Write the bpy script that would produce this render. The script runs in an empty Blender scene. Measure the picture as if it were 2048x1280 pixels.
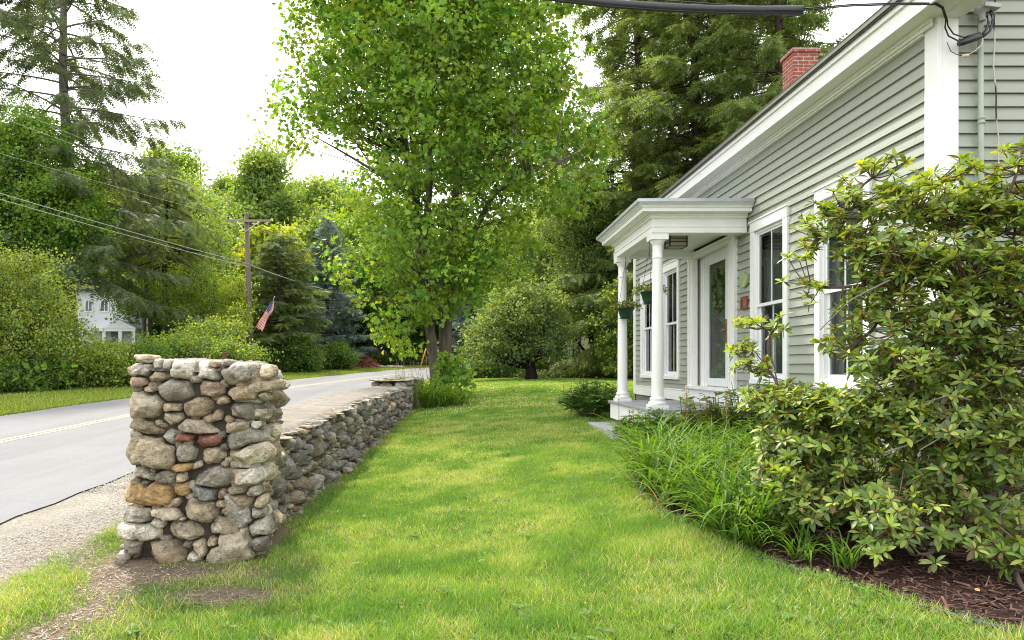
import bpy, bmesh, math, random
import numpy as np
from mathutils import Vector, Matrix

PI = math.pi
S = bpy.context.scene
COL = S.collection
RNG = np.random.default_rng(7)
random.seed(7)

# ------------------------------------------------------------------ measuring
# The camera stands at the world origin and looks along +Y; the photograph's
# vanishing point is (915, 735) and its focal length 1365 px at 2048 px width.
F, VX, VY = 1365.0, 915.0, 735.0


def P(px, py, y):
    return np.array([(px - VX) * y / F, y, (VY - py) * y / F])


def smooth(a, b, x):
    t = np.clip((x - a) / (b - a), 0, 1)
    return t * t * (3 - 2 * t)


def gz(x, y):
    """height of the terrain"""
    x = np.asarray(x, float); y = np.asarray(y, float)
    yy = np.minimum(y, 62)
    z = -1.5 + .03 * (yy - 6)
    z = z + .33 * smooth(-1.5, 3, x) * (1 - smooth(22, 40, y))
    far = np.maximum(y - 62, 0)
    z = z + .20 * np.minimum(far, 70) * smooth(0, 30, far)
    z = z + smooth(-16, -40, x) * .06 * np.clip(y - 20, 0, 90)
    return z


def G(px, py, it=30):
    """pixel on the ground -> world point"""
    y = 8.0
    for _ in range(it):
        x = (px - VX) * y / F
        y = .5 * y + .5 * min(200, max(1.5, -float(gz(x, y)) * F / (py - VY)))
    x = (px - VX) * y / F
    return np.array([x, y, float(gz(x, y))])


def hash2(ix, iy, seed):
    n = (ix.astype(np.int64) * 374761393 + iy.astype(np.int64) * 668265263 + seed * 974634777) & 0x7fffffff
    n = ((n ^ (n >> 13)) * 1274126177) & 0x7fffffff
    n = n ^ (n >> 16)
    return (n & 0xffff) / 65535.0


def vnoise(x, y, scale=1.0, seed=0, octaves=3):
    x = np.asarray(x, float) * scale; y = np.asarray(y, float) * scale
    out = np.zeros(np.broadcast(x, y).shape); amp = 1; tot = 0
    for o in range(octaves):
        ix = np.floor(x); iy = np.floor(y); fx = x - ix; fy = y - iy
        fx = fx * fx * (3 - 2 * fx); fy = fy * fy * (3 - 2 * fy)
        a = hash2(ix, iy, seed + o); b = hash2(ix + 1, iy, seed + o)
        c = hash2(ix, iy + 1, seed + o); d = hash2(ix + 1, iy + 1, seed + o)
        out = out + amp * ((a * (1 - fx) + b * fx) * (1 - fy) + (c * (1 - fx) + d * fx) * fy)
        tot += amp; amp *= .5; x = x * 2.03 + 17; y = y * 2.03 + 5
    return out / tot


def norm(v):
    v = np.asarray(v, float)
    return v / np.maximum(np.linalg.norm(v, axis=-1, keepdims=True), 1e-9)


# ------------------------------------------------------------------ mesh accumulator
class Acc:
    def __init__(s):
        s.v = []; s.c = []; s.n = 0; s.f = []; s.m = []; s.sm = []

    def add(s, verts, faces, col=(1, 1, 1), mat=0, smooth=False):
        """faces: list of index arrays (M,k) / list of lists"""
        verts = np.asarray(verts, float).reshape(-1, 3)
        k = len(verts)
        col = np.asarray(col, float)
        if col.ndim == 1:
            col = np.broadcast_to(col, (k, 3))
        s.v.append(verts); s.c.append(col)
        if isinstance(faces, np.ndarray):
            faces = [faces]
        for f in faces:
            f = np.asarray(f, np.int64)
            if f.ndim == 1:
                f = f[None]
            s.f.append(f + s.n)
            s.m.append(np.full(len(f), mat)); s.sm.append(np.full(len(f), smooth))
        s.n += k
        return s

    def box(s, x0, x1, y0, y1, z0, z1, col=(1, 1, 1), mat=0):
        v = [(x0, y0, z0), (x1, y0, z0), (x1, y1, z0), (x0, y1, z0), (x0, y0, z1), (x1, y0, z1), (x1, y1, z1), (x0, y1, z1)]
        f = np.array([(0, 3, 2, 1), (4, 5, 6, 7), (0, 1, 5, 4), (1, 2, 6, 5), (2, 3, 7, 6), (3, 0, 4, 7)])
        return s.add(v, f, col, mat)

    def obox(s, c, size, R, col=(1, 1, 1), mat=0):
        h = np.asarray(size) / 2
        v = np.array([(-1, -1, -1), (1, -1, -1), (1, 1, -1), (-1, 1, -1), (-1, -1, 1), (1, -1, 1), (1, 1, 1), (-1, 1, 1)]) * h
        v = v @ np.asarray(R).T + np.asarray(c)
        f = np.array([(0, 3, 2, 1), (4, 5, 6, 7), (0, 1, 5, 4), (1, 2, 6, 5), (2, 3, 7, 6), (3, 0, 4, 7)])
        return s.add(v, f, col, mat)

    def tube(s, pts, rad, n=6, col=(1, 1, 1), mat=0, cap=True):
        pts = np.asarray(pts, float); m = len(pts)
        rad = np.broadcast_to(np.asarray(rad, float), (m,))
        t = norm(np.gradient(pts, axis=0))
        up = np.array([0, 0, 1.]) if abs(t[0][2]) < .9 else np.array([1., 0, 0])
        u = norm(np.cross(t, up)); w = np.cross(t, u)
        a = np.linspace(0, 2 * PI, n, endpoint=False)
        ring = pts[:, None] + rad[:, None, None] * (np.cos(a)[None, :, None] * u[:, None] + np.sin(a)[None, :, None] * w[:, None])
        i = np.arange(m - 1)[:, None] * n; j = np.arange(n)[None]; j2 = (j + 1) % n
        f = np.stack([i + j, i + j2, i + n + j2, i + n + j], -1).reshape(-1, 4)
        fs = [f]
        if cap:
            fs += [np.arange(n)[None, ::-1], (np.arange(n) + (m - 1) * n)[None]]
        return s.add(ring.reshape(-1, 3), fs, col, mat, True)

    def lathe(s, prof, c, n=24, col=(1, 1, 1), mat=0):
        """prof: (r,z) list"""
        prof = np.asarray(prof, float); m = len(prof)
        a = np.linspace(0, 2 * PI, n, endpoint=False)
        ring = np.stack([prof[:, 0, None] * np.cos(a), prof[:, 0, None] * np.sin(a), np.repeat(prof[:, 1, None], n, 1)], -1) + np.asarray(c)
        i = np.arange(m - 1)[:, None] * n; j = np.arange(n)[None]; j2 = (j + 1) % n
        f = np.stack([i + j, i + j2, i + n + j2, i + n + j], -1).reshape(-1, 4)
        return s.add(ring.reshape(-1, 3), [f, np.arange(n)[None, ::-1], (np.arange(n) + (m - 1) * n)[None]], col, mat, True)

    def scatter(s, tv, tf, pos, R, scl, col, mat=0, tshade=None, smooth=False):
        """copies of a small template; R (N,3,3) with columns x,y,z; scl (N,) or (N,3)"""
        tv = np.asarray(tv, float); N = len(pos); k = len(tv)
        if N == 0:
            return s
        scl = np.asarray(scl, float)
        if scl.ndim == 1:
            scl = np.repeat(scl[:, None], 3, 1)
        loc = tv[None] * scl[:, None, :]
        v = np.einsum('nij,nkj->nki', R, loc) + pos[:, None]
        c = np.repeat(np.asarray(col)[:, None], k, 1)
        if tshade is not None:
            c = c * np.asarray(tshade)[None, :, None]
        base = (np.arange(N) * k)[:, None, None]
        fs = [(np.asarray(f)[None] + base).reshape(-1, np.asarray(f).shape[1]) for f in tf]
        return s.add(v.reshape(-1, 3), fs, c.reshape(-1, 3), mat, smooth)

    def build(s, name, mats, parent=None, bevel=0, loc=None):
        me = bpy.data.meshes.new(name)
        v = np.concatenate(s.v) if s.v else np.zeros((0, 3))
        if loc is not None:
            v = v - np.asarray(loc)
        elif parent is not None:
            q = parent
            while q is not None:
                v = v - np.array(q.location); q = q.parent
        c = np.concatenate(s.c)
        tot = np.concatenate([np.full(len(f), f.shape[1]) for f in s.f])
        li = np.concatenate([f.ravel() for f in s.f])
        me.vertices.add(len(v)); me.vertices.foreach_set('co', v.astype(np.float32).ravel())
        me.loops.add(len(li)); me.loops.foreach_set('vertex_index', li.astype(np.int32))
        st = np.concatenate([[0], np.cumsum(tot)[:-1]])
        me.polygons.add(len(tot)); me.polygons.foreach_set('loop_start', st.astype(np.int32))
        me.polygons.foreach_set('loop_total', tot.astype(np.int32))
        me.polygons.foreach_set('material_index', np.concatenate(s.m).astype(np.int32))
        me.polygons.foreach_set('use_smooth', np.concatenate(s.sm).astype(bool))
        at = me.attributes.new('col', 'FLOAT_COLOR', 'POINT')
        at.data.foreach_set('color', np.concatenate([c, np.ones((len(c), 1))], 1).astype(np.float32).ravel())
        for m in (mats if isinstance(mats, (list, tuple)) else [mats]):
            me.materials.append(m)
        me.update(calc_edges=True)
        me.validate()
        o = bpy.data.objects.new(name, me); COL.objects.link(o)
        if parent is not None:
            o.parent = parent
        if loc is not None:
            o.location = loc
        if bevel:
            b = o.modifiers.new('bevel', 'BEVEL'); b.width = bevel; b.segments = 2; b.limit_method = 'ANGLE'
        return o


def thing(name, label, cat, loc=(0, 0, 0), group=None):
    o = bpy.data.objects.new(name, None); COL.objects.link(o)
    o.location = loc; o.empty_display_size = .2
    return tag(o, label, cat, group)


def tag(o, label, cat=None, group=None, kind=None):
    if label: o['label'] = label
    if cat: o['category'] = cat
    if group: o['group'] = group
    if kind: o['kind'] = kind
    return o


def dup(root, loc, rotz=0, scale=1, label=None, group=None):
    r = root.copy(); COL.objects.link(r); r.location = loc; r.rotation_euler = (0, 0, rotz)
    r.scale = (scale,) * 3 if np.isscalar(scale) else scale
    if label: r['label'] = label
    if group: r['group'] = group
    for ch in list(root.children):
        c = ch.copy(); COL.objects.link(c); c.parent = r
        for g in list(ch.children):
            d = g.copy(); COL.objects.link(d); d.parent = c
    return r


def frames(d, nrm):
    """rotation matrices with column y along d and column z near nrm"""
    d = norm(d); x = norm(np.cross(d, nrm)); z = np.cross(x, d)
    return np.stack([x, d, z], -1)


def rotz(a):
    a = np.asarray(a, float); c, s_ = np.cos(a), np.sin(a); o = np.zeros_like(a); i = np.ones_like(a)
    return np.stack([np.stack([c, -s_, o], -1), np.stack([s_, c, o], -1), np.stack([o, o, i], -1)], -2)


# ------------------------------------------------------------------ materials
def nmat(name):
    m = bpy.data.materials.new(name); m.use_nodes = True
    nt = m.node_tree
    for n in list(nt.nodes): nt.nodes.remove(n)
    out = nt.nodes.new('ShaderNodeOutputMaterial')
    return m, nt, out


def N(nt, typ, **kw):
    n = nt.nodes.new(typ)
    for k, v in kw.items():
        if k.startswith('_'):
            setattr(n, k[1:], v)
        else:
            n.inputs[k.replace('__', ' ')].default_value = v
    return n


def L(nt, a, b):
    nt.links.new(a, b)


def mathn(nt, op, a, b=None, clamp=False):
    n = nt.nodes.new('ShaderNodeMath'); n.operation = op; n.use_clamp = clamp
    for i, v in enumerate((a, b)):
        if v is None: continue
        if isinstance(v, (int, float)): n.inputs[i].default_value = v
        else: L(nt, v, n.inputs[i])
    return n.outputs[0]


def mixc(nt, fac, a, b, mode='MIX'):
    n = nt.nodes.new('ShaderNodeMix'); n.data_type = 'RGBA'; n.blend_type = mode
    for sock, v in ((n.inputs[0], fac), (n.inputs[6], a), (n.inputs[7], b)):
        if isinstance(v, (int, float)): sock.default_value = v
        elif isinstance(v, tuple): sock.default_value = v + (1,) * (4 - len(v))
        else: L(nt, v, sock)
    return n.outputs[2]


def ramp(nt, fac, stops):
    n = nt.nodes.new('ShaderNodeValToRGB'); e = n.color_ramp.elements
    while len(e) < len(stops): e.new(.5)
    for el, (p, c) in zip(e, stops):
        el.position = p; el.color = tuple(c) + (1,) if len(c) == 3 else c
    L(nt, fac, n.inputs[0])
    return n.outputs[0]


def noise(nt, scale, detail=4, rough=.55, vec=None, dist=0):
    n = N(nt, 'ShaderNodeTexNoise', Scale=scale, Detail=detail, Roughness=rough, Distortion=dist)
    if vec is not None: L(nt, vec, n.inputs['Vector'])
    return n


def objco(nt, sc=(1, 1, 1)):
    t = nt.nodes.new('ShaderNodeTexCoord'); m = nt.nodes.new('ShaderNodeMapping')
    m.inputs['Scale'].default_value = sc
    L(nt, t.outputs['Object'], m.inputs['Vector'])
    return m.outputs[0]


def foliage(name, trans=.4, tcol=(1.5, 1.35, .45), rough=.5, spec=.35):
    m, nt, out = nmat(name)
    a = N(nt, 'ShaderNodeAttribute', _attribute_name='col')
    p = N(nt, 'ShaderNodeBsdfPrincipled', Roughness=rough)
    p.inputs['Specular IOR Level'].default_value = spec
    L(nt, a.outputs['Color'], p.inputs['Base Color'])
    t = nt.nodes.new('ShaderNodeBsdfTranslucent')
    c = mixc(nt, 1.0, a.outputs['Color'], tcol, 'MULTIPLY')
    L(nt, c, t.inputs['Color'])
    mx = N(nt, 'ShaderNodeMixShader'); mx.inputs[0].default_value = trans
    L(nt, p.outputs[0], mx.inputs[1]); L(nt, t.outputs[0], mx.inputs[2])
    L(nt, mx.outputs[0], out.inputs[0])
    return m


def surf(name, base=None, rough=.6, spec=.4, nscale=0, namp=.25, bump=0, bscale=40, stretch=(1, 1, 1), dark=None, attr=False, metallic=0, bdist=.004, detail=5):
    """colour (or the 'col' attribute) varied by noise, with a noise bump"""
    m, nt, out = nmat(name)
    p = N(nt, 'ShaderNodeBsdfPrincipled', Roughness=rough, Metallic=metallic)
    p.inputs['Specular IOR Level'].default_value = spec
    co = objco(nt, stretch)
    if attr:
        c = N(nt, 'ShaderNodeAttribute', _attribute_name='col').outputs['Color']
    else:
        c = N(nt, 'ShaderNodeRGB'); c.outputs[0].default_value = tuple(base) + (1,); c = c.outputs[0]
    if nscale:
        n = noise(nt, nscale, detail, .6, co)
        v = ramp(nt, n.outputs[0], [(.3, (1 - namp,) * 3), (.7, (1 + namp * .6,) * 3)])
        c = mixc(nt, 1.0, c, v, 'MULTIPLY')
        if dark is not None:
            n2 = noise(nt, nscale * 2.7, 6, .7, co)
            k = ramp(nt, n2.outputs[0], [(.55, (0, 0, 0)), (.75, (1, 1, 1))])
            c = mixc(nt, k, c, dark)
    L(nt, c, p.inputs['Base Color'])
    if bump:
        n3 = noise(nt, bscale, 6, .65, co)
        b = N(nt, 'ShaderNodeBump', Strength=bump, Distance=bdist)
        L(nt, n3.outputs[0], b.inputs['Height']); L(nt, b.outputs[0], p.inputs['Normal'])
    L(nt, p.outputs[0], out.inputs[0])
    return m


M = {}
M['leaf'] = foliage('tree_leaf', .48, (1.85, 1.65, .45))
M['leaf_far'] = foliage('far_leaf', .46, (1.75, 1.6, .5))
M['needle'] = foliage('needle', .36, (1.6, 1.5, .7), .6, .2)
M['grass'] = foliage('grass_blade', .42, (1.45, 1.3, .5), .5, .3)
M['rhodo'] = foliage('glossy_leaf', .36, (1.7, 1.5, .4), .4, .42)
M['strap'] = foliage('strap_leaf', .42, (1.5, 1.4, .5), .5, .28)
M['petal'] = foliage('petal', .4, (1.2, 1.1, 1.0), .5, .2)
M['bark'] = surf('bark', attr=True, rough=.9, spec=.15, nscale=9, namp=.45, bump=.8, bscale=14, stretch=(1, 1, .22), bdist=.03)
M['twig'] = surf('twig', attr=True, rough=.8, spec=.2, nscale=20, namp=.3)
M['white'] = surf('white_paint', (.80, .80, .765), rough=.42, spec=.4, nscale=3, namp=.05, bump=.08, bscale=22, stretch=(1, .12, 1), dark=None, bdist=.002)
M['white_v'] = surf('white_paint_upright', (.80, .80, .77), rough=.42, spec=.4, nscale=3.5, namp=.05, bump=.07, bscale=30, stretch=(1, 1, .1), bdist=.002)
M['vinyl'] = surf('white_sash', (.74, .75, .75), rough=.3, spec=.45, nscale=5, namp=.04)
M['siding'] = surf('sage_clapboard', attr=True, rough=.5, spec=.35, nscale=5, namp=.09, bump=.35, bscale=45, stretch=(.6, .07, 1.2), bdist=.003)
M['siding_x'] = surf('sage_clapboard_side', attr=True, rough=.5, spec=.35, nscale=5, namp=.09, bump=.35, bscale=45, stretch=(.07, .6, 1.2), bdist=.003)
M['dark'] = surf('painted_room_dark', (.03, .03, .03), rough=.9)  # near-black colour stands in for the darkness of unlit rooms
M['black'] = surf('black_plastic', (.018, .019, .022), rough=.38, spec=.5, nscale=14, namp=.3)
M['iron'] = surf('rusty_iron', (.09, .035, .022), rough=.75, nscale=30, namp=.5)
M['bronze'] = surf('dark_bronze', (.028, .02, .015), rough=.45, spec=.5)
M['attr'] = surf('mixed', attr=True, rough=.7, spec=.3, nscale=10, namp=.2)
M['concrete'] = surf('mortar_cap', (.235, .21, .175), rough=.92, spec=.15, nscale=5, namp=.28, bump=.9, bscale=42, bdist=.012, dark=(.13, .115, .095))
M['mortar'] = surf('shadow_mortar', (.065, .054, .043), rough=.95, spec=.1, nscale=9, namp=.4, bump=.8, bscale=50, bdist=.01)  # mortar darkened so its colour holds the shadow between the stones
M['found'] = surf('foundation', (.20, .20, .19), rough=.9, nscale=4, namp=.2, bump=.5, bscale=30)
M['slab'] = surf('bluestone', (.36, .36, .37), rough=.8, nscale=4, namp=.15, bump=.4, bscale=50)
M['porchfloor'] = surf('grey_porch_paint', (.29, .30, .33), rough=.5, nscale=4, namp=.12, stretch=(.3, 3, 1))
M['shingle'] = surf('roof_shingle', (.085, .085, .08), rough=.9, nscale=10, namp=.4, bump=.8, bscale=30)
M['drip'] = surf('grey_metal_edge', (.45, .48, .52), rough=.35, metallic=.4, nscale=3, namp=.1)
M['pole'] = surf('weathered_pole', (.165, .13, .105), rough=.9, nscale=6, namp=.35, stretch=(1, 1, .1), bump=.5, bscale=12)
M['wire'] = surf('cable', (.16, .16, .17), rough=.45)
M['greenpot'] = surf('green_pot', (.012, .05, .022), rough=.5, nscale=6, namp=.15)
M['green_pipe'] = surf('sage_conduit', (.33, .37, .29), rough=.45, nscale=8, namp=.1)


def stone_mat(name):
    m, nt, out = nmat(name)
    p = N(nt, 'ShaderNodeBsdfPrincipled', Roughness=.85)
    p.inputs['Specular IOR Level'].default_value = .25
    co = objco(nt)
    a = N(nt, 'ShaderNodeAttribute', _attribute_name='col')
    n1 = noise(nt, 9, 6, .62, co, .6)
    c = mixc(nt, 1.0, a.outputs['Color'], ramp(nt, n1.outputs[0], [(.30, (.36, .33, .28)), (.45, (.82, .79, .74)), (.58, (1.1, 1.08, 1.03)), (.72, (1.6, 1.57, 1.5))]), 'MULTIPLY')
    n2 = noise(nt, 30, 8, .75, co, .6)                 # fine speckle and lichen
    c = mixc(nt, ramp(nt, n2.outputs[0], [(.54, (0, 0, 0)), (.66, (.85,) * 3)]), c, (.085, .08, .07))
    n3 = noise(nt, 6, 4, .6, co, 1.0)                  # warm iron staining
    c = mixc(nt, ramp(nt, n3.outputs[0], [(.56, (0, 0, 0)), (.74, (.55,) * 3)]), c, mixc(nt, 1.0, a.outputs['Color'], (1.05, .72, .46), 'MULTIPLY'))
    n4 = noise(nt, 22, 3, .5, co)
    c = mixc(nt, ramp(nt, n4.outputs[0], [(.62, (0, 0, 0)), (.70, (.5,) * 3)]), c, (.52, .52, .48))
    vo = N(nt, 'ShaderNodeTexVoronoi', Scale=7.0, _feature='DISTANCE_TO_EDGE'); wv = noise(nt, 5, 4, .6, co)
    L(nt, mixc(nt, .35, co, wv.outputs['Color']), vo.inputs['Vector'])
    ck = mathn(nt, 'MULTIPLY', ramp(nt, vo.outputs['Distance'], [(0, (1, 1, 1)), (.012, (0, 0, 0))]), ramp(nt, wv.outputs[0], [(.5, (0, 0, 0)), (.58, (.8,) * 3)]))
    c = mixc(nt, ck, c, (.07, .06, .05))
    L(nt, c, p.inputs['Base Color'])
    st = objco(nt, (1, 1, 2.6))
    n5 = noise(nt, 26, 8, .7, st, .4)
    b = N(nt, 'ShaderNodeBump', Strength=1.0, Distance=.035)
    L(nt, n5.outputs[0], b.inputs['Height']); L(nt, b.outputs[0], p.inputs['Normal'])
    L(nt, p.outputs[0], out.inputs[0])
    return m


M['stone'] = stone_mat('field_stone')


def glass_mat():
    m, nt, out = nmat('window_glass')
    g = N(nt, 'ShaderNodeBsdfGlossy', Roughness=.02); g.inputs[0].default_value = (.9, .92, .95, 1)
    t = N(nt, 'ShaderNodeBsdfTransparent'); t.inputs[0].default_value = (.80, .83, .82, 1)
    fr = N(nt, 'ShaderNodeFresnel', IOR=1.45)
    mx = N(nt, 'ShaderNodeMixShader'); ge = nt.nodes.new('ShaderNodeNewGeometry')
    L(nt, mathn(nt, 'MULTIPLY', mathn(nt, 'MULTIPLY', fr.outputs[0], 1.5, True), mathn(nt, 'SUBTRACT', 1.0, ge.outputs['Backfacing'])), mx.inputs[0]); L(nt, t.outputs[0], mx.inputs[1]); L(nt, g.outputs[0], mx.inputs[2])
    L(nt, mx.outputs[0], out.inputs[0])
    return m


M['glass'] = glass_mat()
M['backlit'] = foliage('backlit_pale_glass', .6, (1, 1, 1), .3, .5)  # pale translucent colour stands for clear lantern panes lit from behind


def brick_mat():
    m, nt, out = nmat('red_brick')
    p = N(nt, 'ShaderNodeBsdfPrincipled', Roughness=.85)
    t = nt.nodes.new('ShaderNodeTexCoord')
    sep = nt.nodes.new('ShaderNodeSeparateXYZ'); L(nt, t.outputs['Object'], sep.inputs[0])
    cmb = nt.nodes.new('ShaderNodeCombineXYZ')
    L(nt, mathn(nt, 'ADD', sep.outputs[0], sep.outputs[1]), cmb.inputs[0]); L(nt, sep.outputs[2], cmb.inputs[1])
    b = N(nt, 'ShaderNodeTexBrick', Scale=1.0)
    b.inputs['Brick Width'].default_value = .2; b.inputs['Row Height'].default_value = .068; b.inputs['Mortar Size'].default_value = .007
    b.inputs['Color1'].default_value = (.36, .085, .05, 1); b.inputs['Color2'].default_value = (.25, .06, .04, 1); b.inputs['Mortar'].default_value = (.42, .36, .31, 1)
    b.inputs['Bias'].default_value = -.1
    L(nt, cmb.outputs[0], b.inputs['Vector'])
    n = noise(nt, 14, 5, .6, t.outputs['Object'])
    c = mixc(nt, 1.0, b.outputs[0], ramp(nt, n.outputs[0], [(.3, (.65,) * 3), (.7, (1.3,) * 3)]), 'MULTIPLY')
    L(nt, c, p.inputs['Base Color'])
    bp = N(nt, 'ShaderNodeBump', Strength=.6, Distance=.01); bp.invert = True
    L(nt, b.outputs['Fac'], bp.inputs['Height']); L(nt, bp.outputs[0], p.inputs['Normal'])
    L(nt, p.outputs[0], out.inputs[0])
    return m


M['brick'] = brick_mat()


def ground_mat(name, attr=True, sc=30, amp=.4):
    m, nt, out = nmat(name)
    p = N(nt, 'ShaderNodeBsdfPrincipled', Roughness=.95); p.inputs['Specular IOR Level'].default_value = .1
    co = objco(nt)
    a = N(nt, 'ShaderNodeAttribute', _attribute_name='col')
    n1 = noise(nt, sc, 6, .7, co)
    n2 = noise(nt, sc * 5, 4, .7, co)
    c = mixc(nt, 1.0, a.outputs['Color'], ramp(nt, n1.outputs[0], [(.3, (1 - amp,) * 3), (.7, (1 + amp * .7,) * 3)]), 'MULTIPLY')
    c = mixc(nt, 1.0, c, ramp(nt, n2.outputs[0], [(.35, (1 - amp,) * 3), (.65, (1 + amp * .6,) * 3)]), 'MULTIPLY')
    L(nt, c, p.inputs['Base Color'])
    b = N(nt, 'ShaderNodeBump', Strength=.8, Distance=.02)
    L(nt, n2.outputs[0], b.inputs['Height']); L(nt, b.outputs[0], p.inputs['Normal'])
    L(nt, p.outputs[0], out.inputs[0])
    return m


M['ground'] = ground_mat('ground')


def asphalt_mat():
    m, nt, out = nmat('asphalt')
    p = N(nt, 'ShaderNodeBsdfPrincipled', Roughness=.8); p.inputs['Specular IOR Level'].default_value = .3
    co = objco(nt); cs = objco(nt, (1, .06, 1))
    n1 = noise(nt, 90, 4, .7, co); n2 = noise(nt, 1.1, 4, .6, cs); n3 = noise(nt, .5, 4, .6, co)
    c = ramp(nt, n1.outputs[0], [(.3, (.125, .125, .128)), (.7, (.205, .204, .207))])
    c = mixc(nt, 1.0, c, ramp(nt, n2.outputs[0], [(.3, (.82,) * 3), (.7, (1.12,) * 3)]), 'MULTIPLY')
    c = mixc(nt, 1.0, c, ramp(nt, n3.outputs[0], [(.3, (.9,) * 3), (.7, (1.08,) * 3)]), 'MULTIPLY')
    v = N(nt, 'ShaderNodeTexVoronoi', Scale=.9, _feature='DISTANCE_TO_EDGE')
    w = noise(nt, 3, 4, .6, co)
    L(nt, mixc(nt, .12, co, w.outputs['Color']), v.inputs['Vector'])
    k = ramp(nt, v.outputs['Distance'], [(.0, (.7,) * 3), (.006, (0, 0, 0))])
    c = mixc(nt, k, c, (.10, .10, .10))
    L(nt, c, p.inputs['Base Color'])
    b = N(nt, 'ShaderNodeBump', Strength=.4, Distance=.006); L(nt, n1.outputs[0], b.inputs['Height']); L(nt, b.outputs[0], p.inputs['Normal'])
    L(nt, p.outputs[0], out.inputs[0])
    return m


M['asphalt'] = asphalt_mat()
# ================================================================== camera, light, setting
cam = bpy.data.cameras.new('camera'); camo = bpy.data.objects.new('camera', cam); COL.objects.link(camo)
camo.rotation_euler = (PI / 2, 0, 0)
cam.sensor_width = 36; cam.lens = F / 2048 * 36
cam.shift_x = (1024 - VX) / 2048; cam.shift_y = (VY - 640) / 2048
cam.clip_start = .05; cam.clip_end = 2000
S.camera = camo

SUN_EL, SUN_AZ = math.radians(52), math.radians(-28)     # azimuth from +Y towards +X
W = bpy.data.worlds.new('World'); S.world = W; W.use_nodes = True
nt = W.node_tree
for n in list(nt.nodes): nt.nodes.remove(n)
wo = nt.nodes.new('ShaderNodeOutputWorld'); bg = nt.nodes.new('ShaderNodeBackground')
sky = nt.nodes.new('ShaderNodeTexSky'); sky.sky_type = 'NISHITA'; sky.sun_disc = False
sky.sun_elevation = SUN_EL; sky.sun_rotation = SUN_AZ
sky.air_density = 1.0; sky.dust_density = 6.0; sky.ozone_density = .6
# thin bright cloud over the whole sky
tc = nt.nodes.new('ShaderNodeTexCoord')
cn = noise(nt, 1.6, 5, .6, tc.outputs['Generated'])
cl = ramp(nt, cn.outputs[0], [(.3, (9.5, 9.7, 10.0)), (.7, (14.0, 14.0, 13.8))])
mixsky = mixc(nt, .75, sky.outputs[0], cl)
L(nt, mixsky, bg.inputs[0]); bg.inputs[1].default_value = .15
L(nt, bg.outputs[0], wo.inputs[0])

sun = bpy.data.lights.new('sun', 'SUN'); suno = bpy.data.objects.new('sun', sun); COL.objects.link(suno)
sun.energy = 3.7; sun.angle = math.radians(4.0); sun.color = (1, .95, .86)
sd = Vector((math.sin(SUN_AZ) * math.cos(SUN_EL), math.cos(SUN_AZ) * math.cos(SUN_EL), math.sin(SUN_EL)))
suno.rotation_euler = sd.to_track_quat('Z', 'Y').to_euler()

S.view_settings.view_transform = 'Standard'; S.view_settings.look = 'None'
S.view_settings.exposure = .80; S.view_settings.gamma = 1
S.render.engine = 'CYCLES'
c = S.cycles
c.max_bounces = 8; c.diffuse_bounces = 6; c.glossy_bounces = 2; c.transmission_bounces = 5; c.transparent_max_bounces = 6
c.caustics_reflective = False; c.caustics_refractive = False; c.sample_clamp_indirect = 6
c.use_denoising = True; c.filter_width = 1.05
try:
    c.denoiser = 'OPENIMAGEDENOISE'; c.denoising_input_passes = 'RGB_ALBEDO_NORMAL'; c.denoising_prefilter = 'NONE'
except Exception:
    pass
S.render.film_transparent = False

# ------------------------------------------------------------------ road
RL = np.array([(-20, -11.1), (12, -11.1), (20, -11.0), (26, -10.3), (34.3, -8.6), (43, -6.5), (51.5, -4.3), (58, -1.2), (64, 4), (68, 12), (70, 24), (71, 60)], float)
RR = np.array([(-20, -4.33), (12, -4.33), (20, -4.2), (26, -3.6), (33, -2.0), (41, .0), (48, 2.6), (53, 6), (56.5, 11), (58.5, 17), (59.5, 26), (60, 60)], float)


def dense(a, n=240):
    d = np.concatenate([[0], np.cumsum(np.linalg.norm(np.diff(a, axis=0), axis=1))])
    t = np.linspace(0, 1, n) * d[-1]
    o = np.stack([np.interp(t, d, a[:, 0]), np.interp(t, d, a[:, 1])], -1)
    for _ in range(10):
        o[1:-1] = (o[:-2] + 2 * o[1:-1] + o[2:]) / 4
    return o


rl, rr = dense(RL), dense(RR)


def road_grid(f0, f1, lift, nx=9, wob=0):
    fs = np.linspace(f0, f1, nx)
    p = rl[:, None] * (1 - fs[None, :, None]) + rr[:, None] * fs[None, :, None]      # (n,nx,(y,x))
    x = p[..., 1].copy(); y = p[..., 0]
    if wob:
        x[:, -1] += (vnoise(y[:, -1], y[:, -1] * 0, 2.2, 3) - .5) * wob
        x[:, 0] += (vnoise(y[:, 0], y[:, 0] * 0 + 9, 2.2, 3) - .5) * wob
    z = gz(x, y) + lift
    v = np.stack([x, y, z], -1).reshape(-1, 3)
    n = len(rl); i = np.arange(n - 1)[:, None] * nx; j = np.arange(nx - 1)[None]
    f = np.stack([i + j, i + nx + j, i + nx + j + 1, i + j + 1], -1).reshape(-1, 4)[:, ::-1]
    return v, f


a = Acc(); v, f = road_grid(0, 1, .012, 13, .16); a.add(v, f, smooth=True)
tag(a.build('road', M['asphalt']), None, kind='structure')
M['line'] = surf('yellow_line', (.40, .36, .21), rough=.7, nscale=14, namp=.45)
a = Acc()
for f0 in (.425, .452):
    v, f = road_grid(f0, f0 + .016, .017, 2); a.add(v, f)
tag(a.build('road_marking', M['line']), None, kind='structure')


def in_road(x, y, pad=0):
    xl = np.interp(y, rl[:, 0], rl[:, 1]); xr = np.interp(y, rr[:, 0], rr[:, 1])
    return (x > xl - pad) & (x < xr + pad) & (y < 60)


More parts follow.
